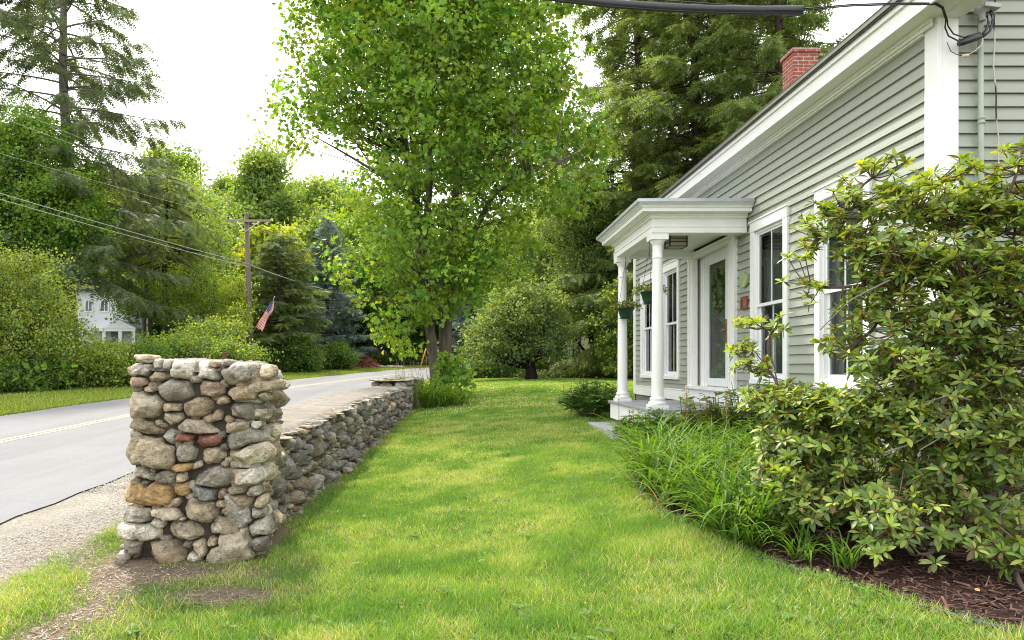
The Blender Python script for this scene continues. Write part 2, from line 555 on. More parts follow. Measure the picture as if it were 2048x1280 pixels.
# ------------------------------------------------------------------ ground
EDGE = np.array([G(*p)[:2] for p in [(1240, 862), (1248, 895), (1262, 930), (1277, 975), (1312, 1018), (1380, 1057), (1450, 1092), (1550, 1132), (1700, 1174), (1850, 1218), (2048, 1276), (2400, 1400)]])
_o = np.argsort(EDGE[:, 1]); EY, EX = EDGE[_o, 1], EDGE[_o, 0]


def bed(x, y):
    """signed: >0 inside the planting bed beside the house"""
    return np.where(y < 11.6, x - np.interp(y, EY, EX), x - 3.1)


def wall_face(y):
    """x of the lawn-side face of the dry-stone wall"""
    return -1.71 + .0353 * (y - 6.27)


def masks(x, y):
    """lawn, gravel verge, bare dirt, mulch weights (0..1)"""
    n1 = vnoise(x, y, 1.3, 11); n2 = vnoise(x, y, 4.0, 12); n3 = vnoise(x, y, .45, 13)
    xe = np.interp(y, rr[:, 0], rr[:, 1])
    # the strip between road and wall: gravel by the road, thin grass ridges nearer the wall
    verge = 1 - smooth(.0, .35, x - xe - 1.05 - (n1 - .5) * .7)
    verge = verge * (x > xe - .1) * (y < 30)
    ridge = smooth(.44, .68, vnoise(x * .9 + y * .45, y * .25 - x * .3, 1.5, 21, 2)) * smooth(.35, .6, x - xe - .65) * (x < -2.4) * (y < 9)
    lawn = np.ones_like(x) * (x > -2.5 - (y < 5.4) * .25 * (n1))
    dirt0 = np.exp(-(((x + 2.0) / .95) ** 2 + ((y - 5.08) / .3) ** 2)) * .95
    dirt0 = np.maximum(dirt0, np.exp(-(((x + 1.55) / .34) ** 2 + ((y - 4.62) / .22) ** 2)) * 1.5)
    leftbare = smooth(-1.75, -2.5, x + (n1 - .5) * .7) * (y < 9) * (x > xe)
    dirt = np.clip(dirt0 * (.45 + 1.1 * n2) + leftbare * (.62 + n2 * .9) - ridge * .9, 0, 1)
    wallfoot = np.exp(-((x - wall_face(y) - .05) / .16) ** 2) * (y > 5.6) * (y < 19) * (.3 + n1)
    dirt = np.clip(np.maximum(dirt, wallfoot * .9), 0, 1)
    mul = smooth(.0, .06, bed(x, y)) * (y < 11.8) * (x < 12)
    lawn = np.clip(lawn * (1 - dirt) * (1 - verge * .97), 0, 1) * (1 - mul)
    lawn = np.maximum(lawn, ridge * (1 - mul) * .9)
    lawn = np.where(in_road(x, y, .03), 0, lawn)
    return lawn, verge, dirt, mul, n1, n2, n3


def ground_colour(x, y):
    lawn, verge, dirt, mul, n1, n2, n3 = masks(x, y)
    C = lambda *c: np.array(c, float)[None]
    g = lambda k: k.ravel()[:, None]
    col = C(.12, .15, .04) * (1 - g(n1)) + C(.17, .17, .065) * g(n1)                # thatch under the blades
    col = col * (1 - g(dirt)) + (C(.20, .155, .11) * (.7 + .6 * g(n2))) * g(dirt)
    col = col * (1 - g(verge)) + (C(.36, .33, .275) * (.8 + .35 * g(n2))) * g(verge)
    col = col * (1 - g(mul)) + C(.045, .024, .018) * g(mul)
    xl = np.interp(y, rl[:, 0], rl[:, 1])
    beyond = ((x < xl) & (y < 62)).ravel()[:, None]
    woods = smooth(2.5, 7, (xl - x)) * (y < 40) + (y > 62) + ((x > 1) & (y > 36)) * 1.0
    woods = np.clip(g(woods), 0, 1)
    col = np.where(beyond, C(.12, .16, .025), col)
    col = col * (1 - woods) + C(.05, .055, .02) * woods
    return col


def axis(parts):
    return np.unique(np.concatenate([np.arange(a_, b_, s_) for a_, b_, s_ in parts]).round(4))


gx = axis([(-400, -60, 20), (-60, -14, 2), (-14, -5, .4), (-5, 5, .09), (5, 14, .5), (14, 60, 2), (60, 401, 20)])
gy = axis([(-40, 0, 2), (0, 3, .3), (3, 9, .09), (9, 16, .2), (16, 40, .6), (40, 80, 2), (80, 260, 6), (260, 620, 40)])
X, Y = np.meshgrid(gx, gy)
Z = gz(X, Y) + (vnoise(X, Y, 1.2, 31) - .5) * .05 * (Y > 2.5) * (Y < 40)
Z = np.where(in_road(X, Y, -.35), gz(X, Y) - .06, Z)
Z = np.where(in_road(X, Y, .5) & ~in_road(X, Y, -.35), gz(X, Y) - .004, Z)
far = np.hypot(X, Y)
Z = np.where(far > 260, np.minimum(Z, gz(X * 260 / np.maximum(far, 260), Y * 260 / np.maximum(far, 260))), Z)
v = np.stack([X, Y, Z], -1).reshape(-1, 3)
nx, ny = len(gx), len(gy)
i = np.arange(ny - 1)[:, None] * nx; j = np.arange(nx - 1)[None]
f = np.stack([i + j, i + j + 1, i + nx + j + 1, i + nx + j], -1).reshape(-1, 4)
a = Acc(); a.add(v, f, ground_colour(X.ravel(), Y.ravel()), smooth=True)
tag(a.build('ground', M['ground']), None, kind='structure')

# ------------------------------------------------------------------ grass
BL_V = [(-.5, 0, 0), (.5, 0, 0), (-.38, .12, .5), (.38, .12, .5), (0, .42, 1.0)]
BL_F = [[(0, 1, 3, 2)], [(2, 3, 4)]]


def blades(acc, n, x0, x1, y0, y1, h0, h1, w0, w1, rng, dens=1.0, keep=None, tone=1.0, ln=.5):
    x = rng.uniform(x0, x1, n); y = rng.uniform(y0, y1, n)
    lawn, verge, dirt, mul, n1, n2, n3 = masks(x, y)
    patch = vnoise(x, y, 2.4, 41); fine = vnoise(x, y, 9, 42)
    k = rng.random(n) < np.clip(lawn * (.45 + .9 * fine) * dens, 0, 1)
    k &= ~((x < -1.5) & (x > -2.7) & (y > 5.3) & (y < 6.25))
    k &= ~((x < wall_face(y) + .02) & (x > -2.75) & (y > 6) & (y < 22))
    k &= ~((x > 2.35) & (x < 4) & (y > 9.0) & (y < 12.2))
    if keep is not None: k &= keep(x, y)
    x, y, patch, fine, n3 = x[k], y[k], patch[k], fine[k], n3[k]
    lawn = lawn[k]
    m = len(x)
    clump = vnoise(x, y, 5.5, 43, 2)
    h = rng.uniform(h0, h1, m) * (.55 + .9 * clump) * (.7 + .3 * lawn)
    w = rng.uniform(w0, w1, m)
    az = rng.uniform(0, 2 * PI, m)
    R = rotz(az)
    lean = rng.normal(0, ln, (m, 2))
    R = R.copy(); up = norm(np.stack([lean[:, 0], lean[:, 1], np.ones(m)], -1))
    yv = R[:, :, 1]; R = np.stack([np.cross(yv, up), yv, up], -1)
    pal = np.array([(.13, .245, .040), (.165, .28, .045), (.205, .31, .06), (.28, .345, .09), (.47, .42, .25), (.095, .20, .035)])
    pr = np.clip(patch * 1.6 - .3 + rng.normal(0, .22, m), 0, 1)
    idx = np.select([pr < .22, pr < .45, pr < .72, pr < .93], [5, 0, 1, 2], 3)
    straw = rng.random(m) < np.clip((n3 - .38) * .5 + (patch - .55) * .35 + .05, .02, .4)
    idx = np.where(straw, 4, idx)
    col = pal[idx] * rng.uniform(.8, 1.22, (m, 1)) * tone
    p = np.stack([x, y, gz(x, y) + (vnoise(x, y, 1.2, 31) - .5) * .05 - .006], -1)
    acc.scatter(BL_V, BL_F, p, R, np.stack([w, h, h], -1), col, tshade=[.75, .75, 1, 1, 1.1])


r = np.random.default_rng(101)
a = Acc()
near = lambda x, y: np.abs(x * F / y + VX - 1024) < 1120
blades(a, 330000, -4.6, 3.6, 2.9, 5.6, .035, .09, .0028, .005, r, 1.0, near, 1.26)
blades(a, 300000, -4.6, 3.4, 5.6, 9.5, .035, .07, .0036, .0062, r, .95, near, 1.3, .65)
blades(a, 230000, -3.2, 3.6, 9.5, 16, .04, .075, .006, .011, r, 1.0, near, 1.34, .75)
blades(a, 190000, -3, 9, 16, 35, .04, .075, .014, .028, r, 1.2, None, 1.42, 1.0)  # far blades coloured brighter: sunlight on the back lawn put into the tone
lg = a.build('lawn_grass', M['grass']); tag(lg, None, kind='stuff')
a = Acc()
# mown strip across the road
n = 70000
y = r.uniform(10, 62, n); xl = np.interp(y, rl[:, 0], rl[:, 1]); x = xl - .1 - r.random(n) ** 1.2 * (5 + (y > 40) * 9)
m = n; az = r.uniform(0, 2 * PI, m); R = rotz(az)
pal = np.array([(.22, .31, .05), (.16, .27, .04), (.29, .33, .06), (.38, .35, .15)])
col = pal[r.choice(4, m, p=[.4, .3, .22, .08])] * r.uniform(.8, 1.2, (m, 1))
h = r.uniform(.05, .12, m); w = r.uniform(.02, .04, m)
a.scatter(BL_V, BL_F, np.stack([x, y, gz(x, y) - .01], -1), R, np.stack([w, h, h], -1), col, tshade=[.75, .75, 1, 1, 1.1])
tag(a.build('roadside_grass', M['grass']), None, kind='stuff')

# clover and weeds, dry leaves in the lawn, gravel on the verge
a = Acc(); n = 5200
x = r.uniform(-3.4, 2.6, n); y = 3.2 + r.random(n) ** 1.5 * 9
lw = masks(x, y)[0]; k = (r.random(n) < lw * smooth(.5, .75, vnoise(x, y, 1.1, 61)) * .9) & near(x, y) & ~((x < -1.45) & (y > 5.2)); x, y = x[k], y[k]; m = len(x)
R = frames(norm(np.stack([r.normal(size=m), r.normal(size=m), r.uniform(.0, .4, m)], -1)), np.array([0, 0, 1.]) + r.normal(0, .25, (m, 3)))
tv = [(0, 0, 0), (-.4, .5, .05), (0, 1, 0), (.4, .5, .05)]
a.scatter(tv, [[(0, 1, 2), (0, 2, 3)]], np.stack([x, y, gz(x, y) + r.uniform(.02, .05, m)], -1), R, r.uniform(.018, .038, m), np.array([(.10, .20, .035)]) * r.uniform(.7, 1.4, (m, 1)))
tag(a.build('lawn_clover', M['grass']), None, kind='stuff')

a = Acc(); n = 17000
x = r.uniform(-4.5, -2.0, n); y = r.uniform(3.0, 10, n)
lw, vg, dt, *_ = masks(x, y); k = (r.random(n) < np.clip(vg * .9 + dt * .28, 0, 1)) & ~in_road(x, y, -.25) & ~((x > -2.75) & (y > 5.2)); x, y = x[k], y[k]; m = len(x)
oc = np.array([(1, 0, 0), (-1, 0, 0), (0, 1, 0), (0, -1, 0), (0, 0, 1), (0, 0, -1)], float)
of = [[(0, 2, 4), (2, 1, 4), (1, 3, 4), (3, 0, 4), (2, 0, 5), (1, 2, 5), (3, 1, 5), (0, 3, 5)]]
s = r.uniform(.004, .011, m)
pal = np.array([(.42, .40, .36), (.30, .28, .25), (.48, .42, .34), (.22, .2, .19)])
a.scatter(oc, of, np.stack([x, y, gz(x, y) + (vnoise(x, y, 1.2, 31) - .5) * .05 + .002], -1), rotz(r.uniform(0, 6, m)), np.stack([s * 1.3, s, s * .7], -1), pal[r.integers(0, 4, m)] * r.uniform(.8, 1.2, (m, 1)))
tag(a.build('verge_gravel', M['attr']), None, kind='stuff')

# dead straw and twig litter on the bare soil
a = Acc(); n = 16000
x = r.uniform(-3.6, -.9, n); y = r.uniform(3.0, 6.2, n)
lw, vg, dt, *_ = masks(x, y); k = (r.random(n) < dt * .8) & ~((x < -1.5) & (x > -2.7) & (y > 5.25)); x, y = x[k], y[k]; m = len(x)
R = frames(norm(np.stack([r.normal(size=m), r.normal(size=m), r.uniform(-.05, .15, m)], -1)), np.array([0, 0, 1.]) + r.normal(0, .1, (m, 3)))
tv = [(-.5, 0, 0), (.5, 0, 0), (.4, 1, .0), (-.4, 1, .0)]
pal = np.array([(.42, .34, .22), (.30, .22, .15), (.20, .14, .10), (.5, .42, .3)])
a.scatter(tv, [[(0, 1, 2, 3)]], np.stack([x, y, gz(x, y) + (vnoise(x, y, 1.2, 31) - .5) * .05 + r.uniform(.003, .014, m)], -1), R, np.stack([r.uniform(.0018, .004, m), r.uniform(.02, .07, m), np.ones(m)], -1), pal[r.integers(0, 4, m)] * r.uniform(.7, 1.2, (m, 1)))
tag(a.build('straw_litter', M['attr']), None, kind='stuff')

# shredded bark mulch
bedpoly = None
a = Acc(); n = 26000
x = r.uniform(1.2, 5.6, n); y = r.uniform(2.6, 8.6, n)
k = (bed(x, y) > -.02 - .06 * r.random(n)) & near(x, y); x, y = x[k], y[k]; m = len(x)
R = frames(norm(np.stack([r.normal(size=m), r.normal(size=m), r.normal(0, .22, m)], -1)), np.array([0, 0, 1.]) + r.normal(0, .35, (m, 3)))
tv = [(-.5, 0, 0), (.5, 0, 0), (.42, 1, .1), (-.3, 1.05, 0), (0, .5, .28)]
pal = np.array([(.075, .036, .026), (.05, .024, .018), (.11, .055, .038), (.035, .02, .016), (.15, .085, .06)])
w = r.uniform(.005, .016, m); l = r.uniform(.02, .085, m)
a.scatter(tv, [[(0, 1, 4), (1, 2, 4), (2, 3, 4), (3, 0, 4)]], np.stack([x, y, gz(x, y) + r.uniform(.0, .028, m)], -1), R, np.stack([w, l, w], -1), pal[r.choice(5, m, p=[.3, .3, .2, .13, .07])] * r.uniform(.7, 1.25, (m, 1)))
tag(a.build('bark_mulch', M['attr']), None, kind='stuff')

# plastic lawn edging round the bed
a = Acc()
ex = np.array([G(*p) for p in [(1262, 930), (1277, 975), (1312, 1018), (1345, 1040), (1380, 1057), (1450, 1092), (1550, 1132), (1700, 1174), (1850, 1218), (2048, 1276), (2200, 1330)]])
t = np.linspace(0, len(ex) - 1, 120); ep = np.stack([np.interp(t, np.arange(len(ex)), ex[:, q]) for q in range(3)], -1)
for _ in range(6): ep[1:-1] = (ep[:-2] + 2 * ep[1:-1] + ep[2:]) / 4
ep[:, 2] = gz(ep[:, 0], ep[:, 1]) + .012 + (vnoise(t, t * 0, .8, 5) - .5) * .03
a.tube(ep, .013, 8, (.06, .075, .085))
q = ep.copy(); q[:, 2] -= .03
a.tube(q, .006, 4, (.06, .07, .08))
tag(a.build('lawn_edging', M['attr']), 'thin dark plastic edging strip curving between the lawn and the mulch bed', 'garden edging')

# dead leaves on the lawn and verge, and flat rosettes of broad-leaved weeds
a = Acc(); n = 60
x = r.uniform(-4, 3, n); y = 3.3 + r.random(n) ** 1.4 * 9; k = (bed(x, y) < .5) & ~((x < -1.4) & (y > 5.2)); x, y = x[k], y[k]; m = len(x)
tv = [(0, 0, 0), (-.3, .3, .12), (-.26, .7, .05), (0, 1, .14), (.3, .65, .15), (.24, .3, .02), (0, .5, 0)]
R = frames(norm(np.stack([r.normal(size=m), r.normal(size=m), r.uniform(-.1, .3, m)], -1)), np.array([0, 0, 1.]) + r.normal(0, .4, (m, 3)))
pal = np.array([(.30, .17, .07), (.38, .25, .12), (.22, .12, .06), (.45, .33, .18)])
a.scatter(tv, [[(0, 1, 6), (1, 2, 6), (2, 3, 6), (3, 4, 6), (4, 5, 6), (5, 0, 6)]], np.stack([x, y, gz(x, y) + r.uniform(.015, .05, m)], -1), R, r.uniform(.02, .05, m), pal[r.integers(0, 4, m)] * r.uniform(.7, 1.2, (m, 1)))
tag(a.build('leaf_litter', M['attr']), None, kind='stuff')
a = Acc(); n = 420
x = r.uniform(-2.2, 2.6, n); y = 3.4 + r.random(n) ** 1.3 * 8; lw = masks(x, y)[0]; k = (lw > .3) & (r.random(n) < .25 + smooth(.45, .6, vnoise(x, y, .8, 66))) & ~((x < -1.35) & (y > 5.0)); x, y = x[k], y[k]
for xx, yy in zip(x, y):
    m = int(r.integers(4, 8)); az = r.uniform(0, 2 * PI, m); s = r.uniform(.03, .075)
    R = frames(np.stack([np.cos(az), np.sin(az), r.uniform(.05, .5, m)], -1), np.array([0, 0, 1.]) + r.normal(0, .15, (m, 3)))
    a.scatter([(0, 0, 0), (-.22, .4, .04), (-.2, .7, .02), (0, 1, -.05), (.2, .7, .02), (.22, .4, .04)], [[(0, 1, 2, 3, 4, 5)]], np.tile([[xx, yy, float(gz(xx, yy)) + .018]], (m, 1)), R, s * r.uniform(.7, 1.2, m), np.array([(.11, .20, .04)]) * r.uniform(.7, 1.35, (m, 1)))
tag(a.build('lawn_weeds', M['grass']), None, kind='stuff')
# ================================================================== stones
def ico(sub):
    bm = bmesh.new(); bmesh.ops.create_icosphere(bm, subdivisions=sub, radius=1)
    v = np.array([q.co[:] for q in bm.verts]); f = np.array([[q.index for q in p.verts] for p in bm.faces]); bm.free()
    return v, f


ICO = {k: ico(k) for k in (1, 2, 3, 4)}


def stone(acc, c, size, R, col, rng, sub=3, round_=.5):
    """one field stone: a blocky shape split along random planes, worn at its edges"""
    v, f = ICO[sub]
    e = .55 + .4 * round_
    w = np.sign(v) * np.abs(v) ** e
    w = w / np.maximum(np.linalg.norm(w, axis=1, keepdims=True), .01) * (.5 * np.linalg.norm(w, axis=1, keepdims=True) + .5)
    k = rng.integers(9, 15) if round_ < .7 else 5
    nn = norm(rng.normal(size=(k, 3)) * np.array([1, 1, .9]))
    for n_ in nn:
        d = rng.uniform(.46, .86) + .3 * round_
        s = w @ n_ - d
        w = w - np.maximum(s, 0)[:, None] * n_[None] * (.97 - .25 * round_)
    nz = 0
    for q, (fr, am) in enumerate(((2.2, .035), (4.5, .022), (9, .012), (17, .007))):
        if q > sub: break
        A_ = norm(rng.normal(size=(3, 3))) * fr; ph = rng.uniform(0, 6, 3)
        nz = nz + am * (np.sin(w @ A_[0] + ph[0]) * np.sin(w @ A_[1] + ph[1]) + np.abs(np.sin(w @ A_[2] * .7 + ph[2])) - .5)
    w = w * (1 + nz * (1.15 - .5 * round_))[:, None]
    w = w / np.abs(w).max(0) * np.asarray(size) / 2
    w = w @ np.asarray(R).T + np.asarray(c)
    acc.add(w, f, np.asarray(col) * rng.uniform(.95, 1.05), 0, True)


SC = {'w': (.60, .57, .50), 'g': (.38, .355, .31), 'd': (.25, .235, .20), 't': (.47, .40, .29), 'l': (.55, .49, .38), 'b': (.34, .28, .20),
      'p': (.43, .325, .25), 'r': (.25, .115, .085), 'o': (.50, .335, .165), 'u': (.31, .315, .31)}


def Ry(a):
    c_, s_ = math.cos(a), math.sin(a)
    return np.array([(c_, 0, s_), (0, 1, 0), (-s_, 0, c_)])


def Rz(a):
    c_, s_ = math.cos(a), math.sin(a)
    return np.array([(c_, -s_, 0), (s_, c_, 0), (0, 0, 1)])


rs = np.random.default_rng(55)


def masonry(acc, rng, st, org, U, V, NRM, thick=.2, grow=1.16, gap=.006, relief=1.0, NA=30, fine=False):
    """fitted rubble: every stone grows from its centre until it meets its neighbours, then is given a broken, worn face.
    st: (u, v, w, h, angle, colour); the face plane passes through org with axes U, V and outward normal NRM"""
    U, V, NRM, org = (np.asarray(q, float) for q in (U, V, NRM, org))
    A = np.array([(q[0], q[1], max(q[2], .02) / 2, max(q[3], .02) / 2, q[4]) for q in st], float)
    ca, sa = np.cos(A[:, 4]), np.sin(A[:, 4])
    th = np.linspace(0, 2 * PI, NA, endpoint=False); back = np.arange(NA)
    steps = np.linspace(.12, 1, 30)
    for i, q in enumerate(st):
        u0, v0, a_, b_, _ = A[i]
        near_ = np.where((np.hypot(A[:, 0] - u0, A[:, 1] - v0) < (A[:, 2] + A[:, 3] + a_ + b_) * .95))[0]
        near_ = near_[near_ != i]
        # squarish outline in the stone's own axes
        p_ = rng.uniform(2.2, 3.6); ct, s_t = np.cos(th), np.sin(th)
        r_ = (np.abs(ct / a_) ** p_ + np.abs(s_t / b_) ** p_) ** (-1 / p_) * grow * rng.uniform(.97, 1.04)
        lx, ly = ct * r_, s_t * r_
        X_ = (lx * ca[i] - ly * sa[i])[:, None] * steps; Y_ = (lx * sa[i] + ly * ca[i])[:, None] * steps
        own = (np.abs((X_ * ca[i] + Y_ * sa[i]) / a_) ** 2.6 + np.abs((-X_ * sa[i] + Y_ * ca[i]) / b_) ** 2.6) ** (1 / 2.6)
        ok = np.ones_like(own, bool)
        for j in near_:
            dx, dy = X_ + u0 - A[j, 0], Y_ + v0 - A[j, 1]
            o = (np.abs((dx * ca[j] + dy * sa[j]) / A[j, 2]) ** 2.6 + np.abs((-dx * sa[j] + dy * ca[j]) / A[j, 3]) ** 2.6) ** (1 / 2.6)
            ok &= own < o
        k = np.where(ok.all(1), len(steps), np.argmin(ok, 1)); k = np.maximum(k - 1, 2)
        f_ = steps[k]
        R_ = np.hypot(lx, ly) * f_
        R_ = np.minimum(R_, np.roll(R_, 1) * 1.35); R_ = np.minimum(R_, np.roll(R_, -1) * 1.35)
        R_ = (np.roll(R_, 1) + 4 * R_ + np.roll(R_, -1)) / 6
        ang = np.arctan2(lx * sa[i] + ly * ca[i], lx * ca[i] - ly * sa[i])
        R_ = np.maximum(R_ - gap - gap * rng.random(NA), .012) * (1 + .035 * np.sin(ang * rng.integers(3, 7) + rng.uniform(0, 6)))
        mean = R_.mean()
        rho = np.array([0, .1, .2, .3, .4, .5, .6, .69, .77, .84, .90, .95, .985, 1.0, 1.0]) if fine else np.array([0, .25, .45, .62, .76, .87, .95, 1.0, 1.0])
        px = np.cos(ang)[None] * R_[None] * rho[:, None]; py = np.sin(ang)[None] * R_[None] * rho[:, None]
        # broken face: the lowest of a few tilted planes, then rounded off at the rim
        bul = min(.055, .30 * mean) * relief * rng.uniform(.6, 1.25)
        tops = []
        for _ in range(rng.integers(3, 6)):
            g = rng.normal(0, .42 if fine else .3, 2) * relief; tops.append(bul + g[0] * px + g[1] * py + rng.uniform(0, .35) * bul)
        tops.append(np.full_like(px, bul * 1.15))
        hgt = np.sort(np.array(tops), 0); hgt = hgt[0] * .95 + hgt[1] * .05
        rp = rng.uniform(3.5, 9)
        fall = np.clip(rho, 0, 1)[:, None] ** rp * (bul + min(.05, .45 * mean))
        hgt = hgt - fall
        for fr, am in ((9, .011), (22, .008), (48, .005), (90, .003)):
            q1 = rng.normal(size=(2, 2)) * fr; ph = rng.uniform(0, 6, 2)
            hgt = hgt + am * min(1, mean / .07) * relief * (np.sin((px + u0) * q1[0, 0] + (py + v0) * q1[0, 1] + ph[0]) * np.sin((px + u0) * q1[1, 0] + (py + v0) * q1[1, 1] + ph[1]) + .5 * np.abs(np.sin((px - py) * fr * .6 + ph[0])))
        hgt[-1] = -thick * rng.uniform(.8, 1.1); px[-1] *= .9; py[-1] *= .9
        off = rng.uniform(-.018, .018) * relief
        P_ = org + (px + u0)[..., None] * U + (py + v0)[..., None] * V + (hgt + off)[..., None] * NRM
        vv = np.concatenate([P_[0, :1], P_[1:].reshape(-1, 3)])
        m_ = np.arange(NA); m2 = (m_ + 1) % NA
        fs = [np.stack([np.zeros(NA, int), 1 + m_, 1 + m2], -1)]
        q4 = [np.stack([1 + k_ * NA + m_, 1 + (k_ + 1) * NA + m_, 1 + (k_ + 1) * NA + m2, 1 + k_ * NA + m2], -1) for k_ in range(len(rho) - 2)]
        c_ = np.array(SC[q[5]] if isinstance(q[5], str) else q[5]) * rng.uniform(.84, 1.16) * (1.14 if fine else 1)
        acc.add(vv, fs + [np.concatenate(q4), (1 + (len(rho) - 2) * NA + back[::-1])[None]], c_, 0, True)


pil = thing('stone_pillar', 'square fieldstone pillar with a mortar top standing at the near end of the low stone wall', 'pillar', (-2.08, 5.75, -1.52))
# (u, v, w, h, angle, colour) of the stones of the front face, measured on a 4.92x enlargement; second list starts 1034 lower
T1 = [(300, 140, 145, 85, 0, 'l'), (275, 250, 225, 135, 0, 'w'), (430, 190, 110, 105, 0, 'w'), (548, 195, 140, 110, 0, 'w'), (455, 310, 250, 130, -15, 't'), (255, 362, 170, 105, 5, 'p'),
      (705, 250, 225, 185, 0, 'w'), (945, 268, 255, 195, 10, 'w'), (1280, 300, 385, 225, -5, 'g'), (1500, 270, 150, 150, 0, 't'), (610, 455, 400, 240, 8, 'g'), (945, 430, 310, 200, 15, 'p'),
      (1360, 455, 480, 220, -12, 't'), (335, 585, 335, 340, 0, 'l'), (352, 445, 140, 80, 15, 't'), (860, 615, 375, 215, -10, 'b'), (590, 620, 190, 100, 0, 't'), (1100, 545, 150, 98, 0, 'b'),
      (585, 725, 220, 145, -10, 'l'), (1035, 690, 105, 120, 35, 'p'), (1275, 650, 405, 210, -5, 'd'), (855, 812, 500, 150, 3, 'l'), (1230, 820, 290, 150, 0, 't'), (335, 825, 330, 165, 8, 'b'),
      (455, 785, 160, 75, 25, 't'), (560, 920, 150, 180, 20, 'g'), (725, 912, 200, 85, 0, 'r'), (935, 955, 310, 150, -5, 'r'), (1280, 930, 375, 195, -15, 'd'), (385, 1062, 480, 340, 20, 't'),
      (725, 1080, 220, 190, 0, 'g'), (990, 1095, 310, 200, -12, 't'), (1340, 1110, 360, 250, -35, 'l'), (704, 1213, 235, 90, -5, 'o'), (1010, 200, 90, 90, 0, 't'), (1120, 180, 90, 80, 0, 'g'),
      (1400, 800, 90, 90, 0, 'w'), (1480, 500, 130, 120, 0, 't')]
T2 = [(320, 235, 205, 155, 20, 'w'), (545, 270, 200, 145, 0, 'g'), (682, 282, 110, 115, 0, 't'), (970, 272, 485, 245, 5, 'g'), (1350, 260, 280, 180, -20, 'w'), (365, 445, 530, 245, 3, 'o'),
      (690, 395, 155, 155, 0, 'o'), (905, 445, 280, 155, 20, 'u'), (1084, 440, 88, 115, 0, 'p'), (1240, 400, 250, 92, -8, 't'), (1265, 512, 305, 140, 3, 'b'), (1070, 540, 110, 85, 0, 't'),
      (865, 596, 410, 240, 10, 't'), (540, 640, 260, 130, 8, 'l'), (230, 662, 305, 180, 2, 'w'), (450, 732, 150, 135, 0, 'w'), (1255, 682, 325, 200, -5, 'g'), (283, 817, 425, 195, 8, 'w'),
      (725, 806, 445, 220, 3, 'l'), (1040, 776, 220, 118, -15, 'w'), (178, 962, 215, 165, 10, 'g'), (100, 1078, 120, 165, 20, 'w'), (490, 1012, 485, 220, -3, 'b'), (862, 972, 145, 185, -20, 't'),
      (1010, 922, 155, 115, 0, 't'), (1170, 975, 475, 285, -8, 'l'), (800, 1072, 145, 95, 0, 'w'), (640, 520, 80, 95, 0, 't'), (405, 200, 80, 70, 0, 'b'), (1110, 140, 90, 75, 0, 'b'), (1420, 640, 120, 150, 0, 'g'),
      (1430, 790, 190, 200, -20, 'g'), (1450, 930, 150, 190, 10, 'd'), (700, 690, 70, 40, 0, 'l'), (1110, 610, 100, 70, 0, 'b'), (740, 940, 90, 90, 0, 'd'), (330, 330, 90, 60, 0, 'd'), (1390, 420, 110, 110, 0, 'g'), (1440, 540, 110, 130, 0, 't')]
YF = 5.33
a = Acc(); st = []
for off, T in ((690, T1), (900, T2)):
    for (u, v_, w, h, an, k) in T:
        px, py = 220 + u / 4.9225, off + v_ / 4.9225
        p = P(px, py, YF); st.append((p[0], p[2], w / 4.9225 * YF / F, h / 4.9225 * YF / F, -math.radians(an), k))
masonry(a, rs, st, (0, YF + .02, 0), (1, 0, 0), (0, 0, 1), (0, -1, 0), .22, 1.24, .004, 1.5, 54, True)
big = np.array([q[:4] for q in st])
st2 = []
for _ in range(900):                                          # chinking stones in what gaps are left
    u = rs.uniform(-2.55, -1.64); v_ = rs.uniform(-1.5, -.05)
    if ((np.abs((u - big[:, 0]) / (big[:, 2] * .53)) ** 2 + np.abs((v_ - big[:, 1]) / (big[:, 3] * .53)) ** 2) < 1).any(): continue
    if any((u - q[0]) ** 2 + (v_ - q[1]) ** 2 < .065 ** 2 for q in st2): continue
    st2.append((u, v_, rs.uniform(.06, .1), rs.uniform(.045, .075), rs.uniform(-.6, .6), rs.choice(list('gdtbl'))))
masonry(a, rs, st2, (0, YF + .055, 0), (1, 0, 0), (0, 0, 1), (0, -1, 0), .1, 1.2, .004, .9, 30)


def pack(rng, u0, u1, z0, z1, hmin, hmax, aspect=(1.0, 2.2), wmax=.34, cols='gdtb', jit=.15):
    """rough courses of stones on a face: (u, z, w, h, angle, colour)"""
    out = []; z = z0; cols = list(cols)
    while z < z1:
        hh = rng.uniform(hmin, hmax); u = u0 - rng.uniform(0, .05)
        while u < u1:
            if rng.random() < .25:                            # two thin stones in one course
                w = min(wmax, rng.uniform(.9, 1.8) * hh)
                out.append((u + w / 2, z + hh * .27, w, hh * .55, rng.normal(0, .08), rng.choice(cols))); out.append((u + w / 2 + rng.normal(0, .01), z + hh * .77, w * rng.uniform(.7, 1), hh * .5, rng.normal(0, .1), rng.choice(cols)))
            else:
                w = min(wmax, rng.uniform(*aspect) * hh)
                out.append((u + w / 2, z + hh / 2 + rng.normal(0, .012), w, hh * rng.uniform(.8, 1.15), rng.normal(0, jit), rng.choice(cols)))
            u += w
        z += hh * .97
    return [q for q in out if q[0] < u1 + .06]


